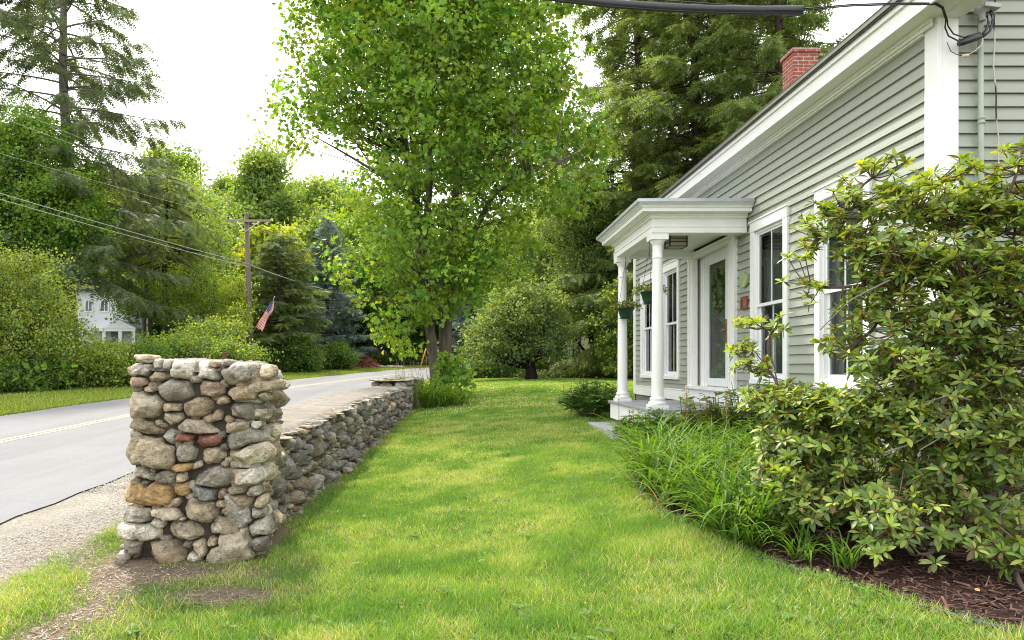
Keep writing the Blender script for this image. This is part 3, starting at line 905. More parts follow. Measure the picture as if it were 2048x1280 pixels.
def darts(rng, u0, u1, z0, z1, wmin, wmax, asp=(.4, .8), cols='gdtb', n=4000, tight=.80, tilt=.22, ok=None):
    """irregular rubble: stones of many sizes thrown onto the face, largest first"""
    out = []; ws = np.sort(wmin + (wmax - wmin) * rng.random(n) ** 2.2)[::-1]; cols = list(cols)
    C_ = np.zeros((0, 4))
    for w in ws:
        h = w * rng.uniform(*asp); u, z = rng.uniform(u0, u1), rng.uniform(z0, z1)
        if ok is not None and not ok(u, z, w, h): continue
        if len(C_) and ((np.abs(u - C_[:, 0]) / ((w + C_[:, 2]) * .5 * tight)) ** 2.4 + (np.abs(z - C_[:, 1]) / ((h + C_[:, 3]) * .5 * tight)) ** 2.4 < 1).any(): continue
        C_ = np.concatenate([C_, [[u, z, w, h]]]); out.append((u, z, w, h, rng.normal(0, tilt), rng.choice(cols)))
    return out


# lawn-side face, back face and road-side face (leaning in a little towards the top)
L1 = norm(np.array([.045, 0, 1.]))
st = darts(rs, YF + .10, 6.16, -1.55, -.08, .055, .27, (.5, .95), 'gdtblwgtpl', 5000, ok=lambda u, z, w, h: u - w * .62 > YF + .0)
masonry(a, rs, st, (-1.575, 0, 0), (0, 1, 0), L1, norm(np.array([1, 0, -.045])), .2, 1.3, .004, 1.5, 44, True)
masonry(a, rs, darts(rs, -2.52, -1.68, -1.6, -.14, .1, .3, (.5, .9), 'gdtblw', 1500), (0, 6.16, 0), (1, 0, 0), (0, 0, 1), (0, 1, 0), .2, 1.2)
masonry(a, rs, darts(rs, YF + .30, 6.1, -1.6, -.1, .1, .3, (.5, .9), 'gdtblw', 1500), (-2.545, 0, 0), (0, 1, 0), (0, 0, 1), (-1, 0, 0), .2, 1.2)
# a few rim stones lapping the mortar top
for (x, y, s_) in [(-2.55, 5.42, .12), (-2.57, 5.6, .1), (-2.57, 5.82, .12), (-1.66, 5.6, .1), (-1.64, 5.85, .12), (-1.65, 6.05, .13), (-2.5, 6.1, .12)]:
    stone(a, (x, y, -.035), (s_ * 1.3, s_ * 1.4, .09), Rz(rs.normal(0, .5)), np.array(SC[rs.choice(list('lwt'))]), rs, 3, .3)
# loose stones leaning at the foot
for (px, py, s_) in [(238, 1132, .09), (252, 1112, .12), (330, 1122, .08), (525, 1098, .1)]:
    p = G(px, py); stone(a, p + [0, .03, .03], (s_ * 1.1, s_, s_ * 1.3), Rz(rs.uniform(0, 3)), np.array(SC[rs.choice(list('lwg'))]), rs, 3, .2)
a.build('stonework', M['stone'], pil)
a = Acc(); a.box(-2.56, -1.66, YF + .1, 6.12, -1.75, -.05); a.build('core', M['mortar'], pil)
# mortar top: a lumpy slab
n = 46
u = np.linspace(0, 1, n); UU, VV = np.meshgrid(u, u)
x = -2.60 + .985 * UU; y = YF + .035 + .83 * VV
edge = np.minimum(np.minimum(UU, 1 - UU), np.minimum(VV, 1 - VV))
z = -.03 + .075 * smooth(0, .14, edge) + .035 * smooth(.0, .6, VV) * (1 - UU * .8) + (vnoise(x, y, 7, 77, 4) - .5) * .05 + (vnoise(x, y, 24, 78, 2) - .5) * .016
x = x + (vnoise(x, y, 8, 79) - .5) * .06; y = y + (vnoise(x, y, 8, 80) - .5) * .06
i = np.arange(n - 1)[:, None] * n; j = np.arange(n - 1)[None]
f = np.stack([i + j, i + j + 1, i + n + j + 1, i + n + j], -1).reshape(-1, 4)
a = Acc(); a.add(np.stack([x, y, z], -1).reshape(-1, 3), f, smooth=True); a.build('mortar_cap', M['concrete'], pil)
a = Acc(); a.box(-1.93, -1.897, 5.60, 5.63, -.05, .125); a.build('iron_stub', M['iron'], pil, .003)

# ------------------------------------------------------------------ low dry-stone wall
wl = thing('stone_wall', 'long low dry-stone wall with a flat mortared top between lawn and road', 'wall', (-2.0, 12, -1.3))
a = Acc(); sw = list('dggdtbgudd')
FD = np.array([-.0, 1.0])


def wtop(y):
    return np.interp(y, [6, 7.1, 9, 11.5, 15.7, 18], [-.67, -.645, -.58, -.525, -.51, -.50])


st = [(q[0], q[1], q[2], q[3], q[4], np.array(SC[q[5]]) * rs.uniform(.68, 1.08)) for q in
      darts(rs, 6.2, 18.2, -1.62, -.56, .055, .36, (.32, .85), 'dggdtbgudd', 26000, .80, .3, lambda u, z, w, h: z > float(gz(-1.6, u)) - .1 and z + h / 2 < float(wtop(u)) - .01)]
fd = norm(np.array([.0353, 1, 0])); w0 = np.array([float(wall_face(0)), 0, 0]); up_ = norm(np.array([-.04, 0, 1.])); fn = norm(np.array([1, -.0353, .04]))
masonry(a, rs, st, w0 + np.array([-.04, 0, 0]), fd, up_, fn, .2, 1.3, .005, 1.6)
y = 6.1
while y < 18.3:                                              # thin flat coping slivers along both edges
    w = rs.uniform(.16, .42); tp = float(wtop(y))
    stone(a, (float(wall_face(y)) - .13 + rs.uniform(-.05, .05), y + w / 2, tp - .035 + rs.uniform(-.012, .012)), (rs.uniform(.26, .42), w, rs.uniform(.028, .05)), Rz(rs.normal(0, .35)), np.array(SC[rs.choice(list('gudgt'))]) * rs.uniform(.75, 1.05), rs, 3 if y < 10 else 2, .2)
    stone(a, (float(wall_face(y)) - .86 + rs.uniform(-.05, .04), y + w / 2, tp - .045 + rs.uniform(-.012, .012)), (rs.uniform(.22, .34), w, rs.uniform(.03, .05)), Rz(rs.normal(0, .2)), np.array(SC[rs.choice(list('gudg'))]) * rs.uniform(.6, .9), rs, 2, .2)
    y += w * rs.uniform(.55, .9)
masonry(a, rs, pack(rs, 6.2, 18.2, -1.6, -.6, .12, .24, cols='dggdtb'), w0 - np.array([.95, 0, 0]), fd, (0, 0, 1), (-1, 0, 0), .2, 1.2)
# the last, higher stretch by the big tree
masonry(a, rs, pack(rs, 18.0, 22.0, -1.25, -.36, .1, .18, cols='dggdtb'), w0 + np.array([.06, 0, 0]), fd, (0, 0, 1), (1, 0, 0), .2, 1.2)
masonry(a, rs, pack(rs, 18.0, 22.0, -1.25, -.36, .1, .18, cols='dggdtb'), w0 - np.array([.95, 0, 0]), fd, (0, 0, 1), (-1, 0, 0), .2, 1.2)
for q in range(34):
    u, s_ = rs.uniform(17.8, 22), rs.uniform(-.85, .1)
    stone(a, (float(wall_face(u)) + s_, u, -.335 + rs.uniform(-.02, .02)), (rs.uniform(.25, .5), rs.uniform(.3, .6), .05), Rz(rs.uniform(0, 3)), np.array(SC[rs.choice(list('gtbl'))]) * .9, rs, 2, .2)
for (s_, z) in [(-.75, -1.1), (-.35, -1.1), (-.05, -1.05), (-.7, -.8), (-.3, -.8), (-.05, -.8), (-.6, -.5), (-.2, -.52)]:
    stone(a, (float(wall_face(18)) + s_, 17.95, z), (.4, .3, .3), Rz(rs.normal(0, .2)), np.array(SC[rs.choice(sw)]) * .8, rs, 2, .4)
# fallen stones at the foot
for q in range(40):
    u = rs.uniform(6.4, 15); s = rs.uniform(.05, .13)
    xx = float(wall_face(u)) + rs.uniform(.0, .14)
    stone(a, (xx, u, float(gz(xx, u)) + s * .15), (s * 1.5, s * 1.3, s * .8), Rz(rs.uniform(0, 3)), np.array(SC[rs.choice(sw)]) * .85, rs, 2, .3)
a.build('stonework', M['stone'], wl)
a = Acc()
ys = np.linspace(6.15, 18.05, 25)
for y0, y1 in zip(ys[:-1], ys[1:]):
    a.box(float(wall_face((y0 + y1) / 2)) - .80, float(wall_face((y0 + y1) / 2)) - .13, y0, y1 - .001, -1.7, float(wtop(y0)) - .06)
a.box(float(wall_face(20)) - .78, float(wall_face(20)) - .05, 18.1, 22, -1.6, -.38)
a.build('core', M['mortar'], wl)
nu, nv = 16, 300
UU, VV = np.meshgrid(np.linspace(0, 1, nu), np.linspace(6.12, 18.25, nv))
wob = (vnoise(VV * 1.0, UU * 3, 2.6, 91, 4) - .5)
x = wall_face(VV) - .90 + UU * .86 + wob * .10 * (np.abs(UU - .5) * 2)
e = smooth(0, .07, np.minimum(UU, 1 - UU))
z = wtop(VV) - .05 + .06 * e + (vnoise(x, VV, 3.0, 92, 4) - .5) * .05 + (vnoise(x, VV, 14, 93, 3) - .5) * .022
i = np.arange(nv - 1)[:, None] * nu; j = np.arange(nu - 1)[None]
f = np.stack([i + j, i + j + 1, i + nu + j + 1, i + nu + j], -1).reshape(-1, 4)
a = Acc(); a.add(np.stack([x, VV, z], -1).reshape(-1, 3), f, smooth=True)
UU, VV = np.meshgrid(np.linspace(0, 1, 12), np.linspace(17.9, 22.0, 60))
x = wall_face(VV) - .92 + UU * .96; z = -.345 + (vnoise(x, VV, 4, 94, 4) - .5) * .05
i = np.arange(59)[:, None] * 12; j = np.arange(11)[None]
f = np.stack([i + j, i + j + 1, i + 12 + j + 1, i + 12 + j], -1).reshape(-1, 4)
a.add(np.stack([x, VV, z], -1).reshape(-1, 3), f, smooth=True)
a.build('mortar_top', M['concrete'], wl)
# ================================================================== grey-green house
WX, YC, YE = 3.97, 5.62, 15.26                      # front wall plane, near corner, far corner
ZS, ZW = -.40, 2.88                                 # bottom of the siding, soffit
house = thing('house', 'sage green clapboard house with white trim, front porch and brick chimney', 'house', (WX, YC, -1.2))
SIDE = np.array((.31, .335, .277))
rh = np.random.default_rng(9)
DOOR = (9.66, 11.56, -.42, 2.0)
WINS = [(8.137, 9.16), (6.505, 7.506), (12.12, 13.12), (13.65, 14.65)]
WZ0, WZ1 = -.215, 1.925
holes = [(y0 + .012, y1 - .012, WZ0 + .012, WZ1 - .012) for y0, y1 in WINS] + [DOOR]


def board(acc, y0, y1, z0, z1, zb, zt, col, mp):
    """piece of one clapboard lying between z0 and z1; thick at its lower edge"""
    th = lambda z: .024 * (1 - (z - zb) / (zt - zb)) + .004
    tb, tt = th(z0), th(z1)
    v = [mp(y0, tb, z0), mp(y1, tb, z0), mp(y1, 0, z0), mp(y0, 0, z0), mp(y0, tt, z1), mp(y1, tt, z1), mp(y1, 0, z1), mp(y0, 0, z1)]
    acc.add(v, np.array([(0, 3, 2, 1), (4, 5, 6, 7), (0, 1, 5, 4), (1, 2, 6, 5), (2, 3, 7, 6), (3, 0, 4, 7)]), col)


def clap(acc, y0, y1, z0, z1, holes, mp, rake=None, ex=.1105):
    z = z0
    while z < z1 - .005:
        zt = min(z + ex, z1); cuts = sorted({z, zt} | {h for q in holes for h in q[2:] if z < h < zt})
        joints = sorted(rh.uniform(y0, y1, rh.integers(1, 4)))
        tones = SIDE * rh.uniform(.965, 1.035)
        wob = rh.uniform(-.0025, .0025)
        for a0, a1 in zip(cuts[:-1], cuts[1:]):
            ye = y1 if rake is None else min(y1, rake((a0 + a1) / 2))
            spans = [(y0, ye)]
            for h in holes:
                if h[2] < (a0 + a1) / 2 < h[3]:
                    spans = [s for q in spans for s in ((q[0], min(q[1], h[0])), (max(q[0], h[1]), q[1])) if s[1] - s[0] > .01]
            for s in spans:
                pts = [s[0]] + [j for j in joints if s[0] + .1 < j < s[1] - .1] + [s[1]]
                for k, (b0, b1) in enumerate(zip(pts[:-1], pts[1:])):
                    board(acc, b0, b1 - .0025, a0 + wob * (a0 == z), a1 - .001, z, z + ex, tones * (1 + .02 * ((k % 2) - .5)), mp)
        z += ex


a = Acc(); clap(a, YC + .135, YE - .13, ZS, ZW, holes, lambda y, t, z: (WX - t, y, z)); wall = a.build('clapboard_wall', M['siding'], house)
RK = .62
a = Acc(); clap(a, WX + .137, 12.4, ZS, 5.5, [], lambda x, t, z: (x, YC - t, z), rake=lambda z: 12.4 if z < 3.0 else 12.37 - (z - 3.0) / RK); a.build('clapboard_wall', M['siding_x'], house)
# body behind the boards: sheathing and blocks coloured near-black for the darkness of the rooms
a = Acc()
a.box(4.42, 12.35, YC + .02, YE, -1.5, 3.0)
a.box(WX + .001, 4.42, YC + .02, YC + .05, -1.4, 2.9); a.box(WX + .001, 4.42, YE - .03, YE, -1.4, 2.9)
a.box(WX + .001, 4.42, YC + .05, YE - .03, 2.7, 2.9); a.box(WX + .001, 4.42, YC + .05, YE - .03, -.5, -.35)
a.box(WX + .012, 4.42, YC + .05, 6.50, -.35, 2.7)
for y0, y1 in [(7.51, 8.13), (9.17, 9.70), (11.5, 12.115), (13.125, 13.645), (14.655, YE - .03)]:
    a.box(WX + .012, 4.42, y0, y1, -.35, 2.7)
for y0, y1 in WINS:
    a.box(WX + .012, 4.42, y0, y1, WZ1 - .01, 2.7)
a.box(WX + .012, 4.42, 9.70, 11.5, 1.92, 2.7)
a.build('room_shell', M['dark'], house)
a = Acc(); a.box(WX + .012, 12.3, YC + .06, YE - .01, -1.75, -.55); a.box(WX + .02, 12.3, YC + .03, YC + .06, -1.75, -.45)
a.build('foundation', M['found'], house)
# corner boards
for y0, y1, x1 in ((YC - .028, YC + .135, WX + .137), (YE - .135, YE + .03, WX + .05)):
    a = Acc(); a.box(WX - .034, WX + .004, y0, y1, -.57, ZW)
    if y0 < 7: a.box(WX + .004, x1, y0, y0 + .036, -.57, ZW)
    a.build('corner_board', M['white_v'], house, .004)
a = Acc(); a.box(WX - .036, WX + .01, YC + .138, 9.60, -.585, -.40); a.box(WX - .036, WX + .01, 11.6, YE - .138, -.585, -.40)
a.box(WX - .036, WX + .01, 9.62, 11.58, -.585, -.355)
a.box(WX - .045, WX + .01, YC + .138, 9.58, -.403, -.385); a.box(WX - .045, WX + .01, 11.61, YE - .138, -.403, -.385)
a.build('skirt_board', M['white'], house, .004)

# eave: frieze mouldings, soffit, fascia, crown
XF = 3.735
a = Acc(); a.box(XF + .01, WX - .001, 5.30, YE + .25, 2.88, 2.90); a.box(WX - .05, WX - .004, YC + .14, YE - .14, 2.80, 2.88)
a.box(WX - .085, WX - .051, YC + .0, YE, 2.845, 2.879); a.box(WX - .075, WX - .051, YC, YE, 2.815, 2.843)
a.build('soffit', M['white'], house, .003)
a = Acc(); a.box(XF - .012, XF + .012, 5.27, YE + .27, 2.865, 3.03); a.box(XF - .035, XF - .013, 5.25, YE + .29, 3.0, 3.06)
a.box(XF, WX + .16, 5.27, 5.30, 2.868, 3.03)                     # return at the gable
a.box(WX, WX + .16, 5.302, YC - .03, 2.868, 2.90); a.box(WX + .135, WX + .16, 5.303, YC - .03, 2.902, 3.03)
a.build('fascia', M['white'], house, .004)
# roof slabs (eave side and back side) with shingle edge
rf = Acc(); x0, z0 = XF - .06, 3.045; xr, zr = 8.17, 3.045 + (8.17 - XF + .06) * RK
for sx in (1, -1):
    q = [(8.17 + (x0 - 8.17) * sx, z0), (8.17, zr)]
    for ya, yb, dz in ((5.20, YE + .34, 0),):
        v = [(q[0][0], ya, q[0][1]), (q[1][0], ya, q[1][1]), (q[1][0], yb, q[1][1]), (q[0][0], yb, q[0][1])]
        v += [(p_[0], p_[1], p_[2] + .05) for p_ in v]
        rf.add(v, np.array([(0, 3, 2, 1), (4, 5, 6, 7), (0, 1, 5, 4), (1, 2, 6, 5), (2, 3, 7, 6), (3, 0, 4, 7)]), mat=0)
nrow = 38
for k in range(nrow):                                          # overlapping shingle courses
    t0 = k / nrow; xs0 = x0 - .015 + (xr - x0) * t0; zs0 = z0 + .056 + (zr - z0) * t0; xs1 = x0 + (xr - x0) * (k + 1) / nrow; zs1 = z0 + .056 + (zr - z0) * (k + 1) / nrow
    yj = 5.19 + rh.uniform(0, .2)
    v = [(xs0, 5.18, zs0), (xs0, YE + .36, zs0), (xs1, YE + .36, zs1), (xs1, 5.18, zs1)]
    v += [(xs0, 5.18, zs0 + .012), (xs0, YE + .36, zs0 + .012), (xs1, YE + .36, zs1 + .002), (xs1, 5.18, zs1 + .002)]
    rf.add(v, np.array([(0, 1, 2, 3), (4, 7, 6, 5), (0, 4, 5, 1), (1, 5, 6, 2), (2, 6, 7, 3), (3, 7, 4, 0)]))
roof = rf.build('roof', M['shingle'], house)
a = Acc(); a.box(x0 - .012, x0 + .03, 5.19, YE + .35, 3.062, 3.10); a.build('drip_edge', surf('olive_edge', (.17, .175, .13), rough=.6, nscale=6, namp=.2), roof)
a = Acc(); bx0, bx1, by0, by1 = 6.2, 6.66, 12.6, 13.02
a.box(bx0, bx1, by0, by1, 4.0, 5.82); a.box(bx0 - .03, bx1 + .03, by0 - .03, by1 + .03, 5.822, 5.895)
ch = a.build('chimney', M['brick'], roof)
a = Acc(); a.box(bx0 + .0, bx1, by0, by1, 5.897, 5.92); a.box(bx0 + .12, bx1 - .12, by0 + .1, by1 - .1, 5.922, 5.96); a.build('chimney_cap', M['concrete'], ch, .01)


# windows: casing, sash with one upright bar, storm pane, curtain in the room behind
def window(y0, y1, zz0=WZ0, zz1=WZ1):
    cw = .105; xo = WX - .048
    f = Acc()
    f.box(xo, WX + .02, y0, y0 + cw, zz0 + .05, zz1 - .128); f.box(xo, WX + .02, y1 - cw, y1, zz0 + .05, zz1 - .128)
    f.box(xo - .003, WX + .02, y0, y1, zz1 - .126, zz1); f.box(xo - .018, WX + .0, y0 - .012, y1 + .012, zz1 + .001, zz1 + .02)
    f.box(xo - .014, WX + .03, y0 - .0, y1 + .0, zz0, zz0 + .048)
    fr = f.build('window', M['white_v'], house, .004)
    a0, a1, b0, b1 = y0 + cw, y1 - cw, zz0 + .05, zz1 - .128
    s = Acc(); xs = WX - .012
    s.box(xs, WX + .03, a0, a0 + .028, b0, b1); s.box(xs, WX + .03, a1 - .028, a1, b0, b1); s.box(xs, WX + .03, a0 + .028, a1 - .028, b1 - .03, b1); s.box(xs, WX + .03, a0 + .028, a1 - .028, b0, b0 + .04)
    a0 += .028; a1 -= .028; b0 += .04; b1 -= .03; mid = b0 + (b1 - b0) * .497
    xu = WX + .004
    s.box(xu, xu + .02, a0, a0 + .036, mid + .02, b1); s.box(xu, xu + .02, a1 - .036, a1, mid + .02, b1); s.box(xu, xu + .02, a0 + .036, a1 - .036, b1 - .03, b1)
    s.box(xu - .01, xu + .03, a0, a1, mid - .02, mid + .022)
    s.box(xu + .02, xu + .04, a0, a0 + .05, b0, mid - .02); s.box(xu + .02, xu + .04, a1 - .05, a1, b0, mid - .02); s.box(xu + .02, xu + .04, a0 + .05, a1 - .05, b0, b0 + .05)
    c_ = (a0 + a1) / 2
    s.box(xu + .004, xu + .018, c_ - .008, c_ + .008, mid + .022, b1 - .03); s.box(xu + .024, xu + .038, c_ - .008, c_ + .008, b0 + .05, mid - .02)
    s.build('sash', M['vinyl'], fr)
    g = Acc(); g.box(xu + .006, xu + .010, a0 + .036, a1 - .036, mid + .022, b1 - .03); g.box(xu + .028, xu + .032, a0 + .05, a1 - .05, b0 + .05, mid - .02)
    g.build('pane', M['glass'], fr)
    cu = Acc(); n = 60; t = np.linspace(y0 + .02, y1 - .02, n); xx = WX + .17 + .018 * np.sin(t * 62 + 1.3 * np.sin(t * 17)) + .01 * np.sin(t * 23)
    v = np.concatenate([np.stack([xx, t, np.full(n, zz0 + .02)], -1), np.stack([xx + .004, t, np.full(n, zz1 - .1)], -1)])
    i = np.arange(n - 1); cu.add(v, np.stack([i, i + 1, i + n + 1, i + n], -1), smooth=True)
    cu.build('curtain', M['curtain'], fr)
    return fr


M['curtain'] = surf('dark_curtain', (.11, .12, .115), rough=.9, nscale=4, namp=.25, stretch=(1, 6, 1))
for y0, y1 in WINS:
    window(y0, y1)

# entry: wide casing, panelled reveal, storm door
ent = Acc(); xo = WX - .05
ent.box(xo, WX + .02, 11.34, 11.58, -.352, 1.905); ent.box(xo, WX + .02, 9.64, 9.88, -.352, 1.905)
ent.box(xo - .02, xo - .001, 11.50, 11.585, -.352, 1.90); ent.box(xo - .02, xo - .001, 9.635, 9.72, -.352, 1.90)
ent.box(xo - .012, xo - .001, 11.36, 11.40, -.352, 1.86); ent.box(xo - .012, xo - .001, 9.83, 9.87, -.352, 1.86)
ent.box(xo - .003, WX + .02, 9.885, 11.335, 1.80, 1.905); ent.box(xo - .025, xo - .004, 9.64, 11.58, 1.86, 1.90); ent.box(xo - .014, xo - .004, 9.90, 11.32, 1.81, 1.84)
ent.box(WX + .075, WX + .10, 9.66, 11.56, -.34, 1.90)                                        # recessed panels at both sides
for q in range(3):
    ent.box(WX + .06, WX + .074, 11.05 + q * .10, 11.12 + q * .10, -.3, 1.77)
    ent.box(WX + .06, WX + .074, 9.895 + q * .0, 9.965, -.3, 1.77)
ent.box(WX + .03, WX + .074, 10.985, 11.035, -.34, 1.80); ent.box(WX + .03, WX + .074, 10.005, 10.055, -.34, 1.80); ent.box(WX + .03, WX + .074, 10.055, 10.985, 1.765, 1.80)
ent.box(xo - .05, WX + .074, 9.62, 11.60, -.352, -.30); 
sur = ent.build('door_surround', M['white_v'], house, .003)
d = Acc(); dx0, dx1 = WX + .025, WX + .06; dy0, dy1, dz0, dz1 = 10.075, 10.965, -.285, 1.762
d.box(dx0, dx1, dy0, dy0 + .11, dz0, dz1); d.box(dx0, dx1, dy1 - .11, dy1, dz0, dz1); d.box(dx0, dx1, dy0 + .11, dy1 - .11, dz1 - .14, dz1); d.box(dx0, dx1, dy0 + .11, dy1 - .11, dz0, dz0 + .12)
door = d.build('storm_door', M['vinyl'], house, .004)
g = Acc(); g.box(dx0 + .012, dx0 + .017, dy0 + .11, dy1 - .11, dz0 + .12, dz1 - .14); g.build('pane', M['glass'], door)
g = Acc(); g.box(WX + .068, WX + .073, dy0 + .09, dy1 - .09, dz0 + .1, dz1 - .1)                 # inner door seen through the glass
for (z0, z1) in ((-.1, .55), (.7, 1.45)):
    g.box(WX + .064, WX + .0675, dy0 + .2, dy0 + .42, z0, z1); g.box(WX + .064, WX + .0675, dy1 - .42, dy1 - .2, z0, z1)
g.build('inner_door', surf('inner_door_paint', (.22, .225, .205), rough=.5, nscale=3, namp=.1), door)
h = Acc(); hy = dy0 + .055
h.box(dx0 - .012, dx0 - .001, hy - .02, hy + .02, .35, .72); h.tube([(dx0 - .012, hy, .56), (dx0 - .05, hy, .56), (dx0 - .055, hy + .06, .555), (dx0 - .05, hy + .13, .55)], [.011, .011, .012, .009], 8)
h.lathe([(.0, 0), (.02, .0), (.02, .014), (0, .014)], (dx0 - .02, hy, .66), 10)
h.build('handle', surf('brass', (.42, .23, .10), rough=.35, metallic=.8), door)

# wreath hanging on the inner door
wr = thing('wreath', 'leafy wreath with yellow flowers hanging behind the glass of the front door', 'wreath', (WX + .045, 10.5, 1.2))
a = Acc(); n = 260; t = rh.uniform(0, 2 * PI, n); rr_ = .2 + rh.normal(0, .035, n)
p = np.stack([np.full(n, WX + .052) + rh.uniform(-.006, .004, n), 10.5 + rr_ * np.cos(t), 1.2 + rr_ * np.sin(t) * 1.25], -1)
R = frames(np.stack([rh.normal(0, .15, n), rh.normal(size=n), rh.normal(size=n)], -1), np.tile([-1., 0, 0], (n, 1)))
pal = np.array([(.10, .13, .05), (.16, .15, .08), (.06, .07, .035)])
a.scatter([(0, 0, 0), (-.3, .5, .0), (0, 1, 0), (.3, .5, .0)], [[(0, 1, 2, 3)]], p, R, rh.uniform(.05, .09, n), pal[rh.integers(0, 3, n)])
a.build('greenery', M['strap'], wr)
hexa = [(math.cos(k * PI / 3) * .5, math.sin(k * PI / 3) * .5, 0) for k in range(6)]
pal = np.array([(.6, .38, .08), (.62, .55, .38), (.55, .45, .2)])
for k in range(28):
    t = rh.uniform(-2.2, 1.2); rr_ = .2 + rh.normal(0, .04)
    a = Acc(); a.scatter(hexa, [[(0, 1, 2, 3, 4, 5)]], np.array([[WX + .046 - .0001 * k, 10.5 + rr_ * math.cos(t), 1.2 + rr_ * math.sin(t) * 1.25]]), frames(np.array([[.1 * rh.normal(), rh.normal(), rh.normal()]]), np.array([[-1., 0, 0]])), rh.uniform(.045, .08, 1), pal[rh.integers(0, 3, 1)])
    a.build('flower', M['petal'], wr)

# ------------------------------------------------------------------ porch (part of the house)
XP, Y1, Y2 = 2.76, 9.42, 11.42
xa, ya, yb = 2.655, 9.30, 11.54                      # outer faces of the beam
zb, zt = 1.835, 2.08
po = Acc()


def ring(acc, p, z0, z1, th):
    """band round the three free sides of the porch, standing p proud of the beam"""
    acc.box(xa - p, WX - .03, ya - p, ya - p + th, z0, z1); acc.box(xa - p, WX - .03, yb + p - th, yb + p, z0, z1)
    acc.box(xa - p, xa - p + th, ya - p + th, yb + p - th, z0, z1)


ring(po, 0, zb, zt, .19); ring(po, .012, zb, zb + .075, .011); ring(po, .02, zb + .077, zb + .092, .019)
ring(po, .03, zt - .045, zt - .02, .029); ring(po, .05, zt - .02, zt + .005, .2)
ring(po, .175, zt + .01, zt + .062, .06); ring(po, .15, zt + .006, zt + .01, .34)
for k, (p, z0, z1) in enumerate([(.19, 2.143, 2.156), (.205, 2.157, 2.17), (.222, 2.171, 2.182), (.24, 2.183, 2.193)]):
    ring(po, p, z0, z1, .1)
po.box(xa + .19, WX - .03, ya + .19, yb - .19, 1.955, 1.975)           # ceiling
porch = po.build('porch', M['white'], house, .003)
r_ = Acc(); pz = 2.196
v = [(xa - .262, ya - .262, pz), (WX - .03, ya - .262, pz), (WX - .03, yb + .262, pz), (xa - .262, yb + .262, pz), (xa - .262, ya - .262, pz + .045), (WX - .03, ya - .262, pz + .11), (WX - .03, yb + .262, pz + .11), (xa - .262, yb + .262, pz + .045)]
v[5] = (WX - .03, ya - .262, pz + .05); v[6] = (WX - .03, yb + .262, pz + .05)
r_.add(v, np.array([(0, 3, 2, 1), (0, 1, 5, 4), (1, 2, 6, 5), (2, 3, 7, 6), (3, 0, 4, 7)]))
r_.add([(xa - .262, ya - .262, pz + .045), (WX - .03, ya - .262, pz + .05), (WX - .03, (ya + yb) / 2, pz + .2), (xa + .5, (ya + yb) / 2, pz + .16), (WX - .03, yb + .262, pz + .05), (xa - .262, yb + .262, pz + .045)],
       [np.array([(0, 1, 2, 3)]), np.array([(3, 2, 4, 5)]), np.array([(0, 3, 5)])])
r_.build('porch_roof', M['drip'], porch, .004)
fl = Acc(); fl.box(2.585, WX - .04, 9.09, 11.74, -.605, -.563); fl.build('porch_floor', M['porchfloor'], porch, .008)
fl = Acc(); fl.box(2.62, 2.66, 9.13, 11.70, -.86, -.607); fl.box(2.661, WX - .04, 9.13, 9.17, -.86, -.607); fl.box(2.661, WX - .04, 11.66, 11.70, -.86, -.607); fl.build('porch_skirt', M['white'], porch, .004)
for (x, y) in ((2.72, 9.3), (2.72, 11.5), (2.72, 10.4)):
    fl = Acc(); fl.box(x, x + .2, y - .1, y + .1, -1.4, -.861); fl.build('porch_pier', M['found'], porch)
for yy in (Y1, Y2):
    cl_ = Acc(); H = zb - .045 + .563
    cl_.box(XP - .122, XP + .122, yy - .122, yy + .122, -.5625, -.512)
    prof = [(.118, .052), (.124, .066), (.122, .082), (.108, .092), (.098, .098), (.096, .11), (.104, .122), (.106, .135), (.098, .146), (.086, .152), (.083, .17)]
    for k in range(12):
        t = k / 11; prof.append((.080 - .014 * t ** 1.6 + .002 * math.sin(t * PI), .18 + (H - .18 - .30) * t))
    prof += [(.066, H - .29), (.073, H - .285), (.075, H - .275), (.073, H - .265), (.067, H - .26), (.067, H - .11), (.072, H - .10), (.080, H - .09), (.098, H - .055), (.104, H - .04)]
    cl_.lathe(prof, (XP, yy, -.563), 36)
    cl_.box(XP - .118, XP + .118, yy - .118, yy + .118, -.563 + H - .04, zb - .0015)
    cl_.build('column', M['white_v'], porch)
# stone step in front
st = thing('stone_step', 'pale bluestone slab step on the lawn in front of the porch', 'step', (2.52, 10.9, -1.05))
a = Acc(); a.box(2.28, 2.76, 10.05, 11.95, -1.16, -.955); a.build('slab', M['slab'], st, .012)

# lantern on the porch ceiling
la = thing('ceiling_lantern', 'dark bronze glass box lantern on the porch ceiling', 'lantern', (3.24, 10.13, 1.955))
a = Acc(); lx, ly, s, zl, zh = 3.24, 10.13, .125, 1.775, 1.935
a.box(lx - s - .015, lx + s + .015, ly - s - .015, ly + s + .015, zh, 1.954)
for sx in (-1, 1):
    for sy in (-1, 1):
        a.box(lx + sx * s - .008, lx + sx * s + .008, ly + sy * s - .008, ly + sy * s + .008, zl, zh)
for z in (zl, zl + .065, zh - .045):
    a.box(lx - s, lx + s, ly - s - .007, ly - s + .006, z, z + .012); a.box(lx - s, lx + s, ly + s - .006, ly + s + .007, z, z + .012)
    a.box(lx - s - .007, lx - s + .006, ly - s, ly + s, z, z + .012); a.box(lx + s - .006, lx + s + .007, ly - s, ly + s, z, z + .012)
a.build('frame', M['bronze'], la)
a = Acc(); a.box(lx - s + .008, lx + s - .008, ly - s + .008, ly + s - .008, zl + .014, zh - .002, (.75, .72, .62)); a.build('glass', M['backlit'], la)
a = Acc(); a.lathe([(0, 0), (.02, .01), (.028, .04), (.018, .075), (.014, .1), (0, .1)], (lx + .03, ly, zl + .03), 12); a.build('bulb', M['vinyl'], la)

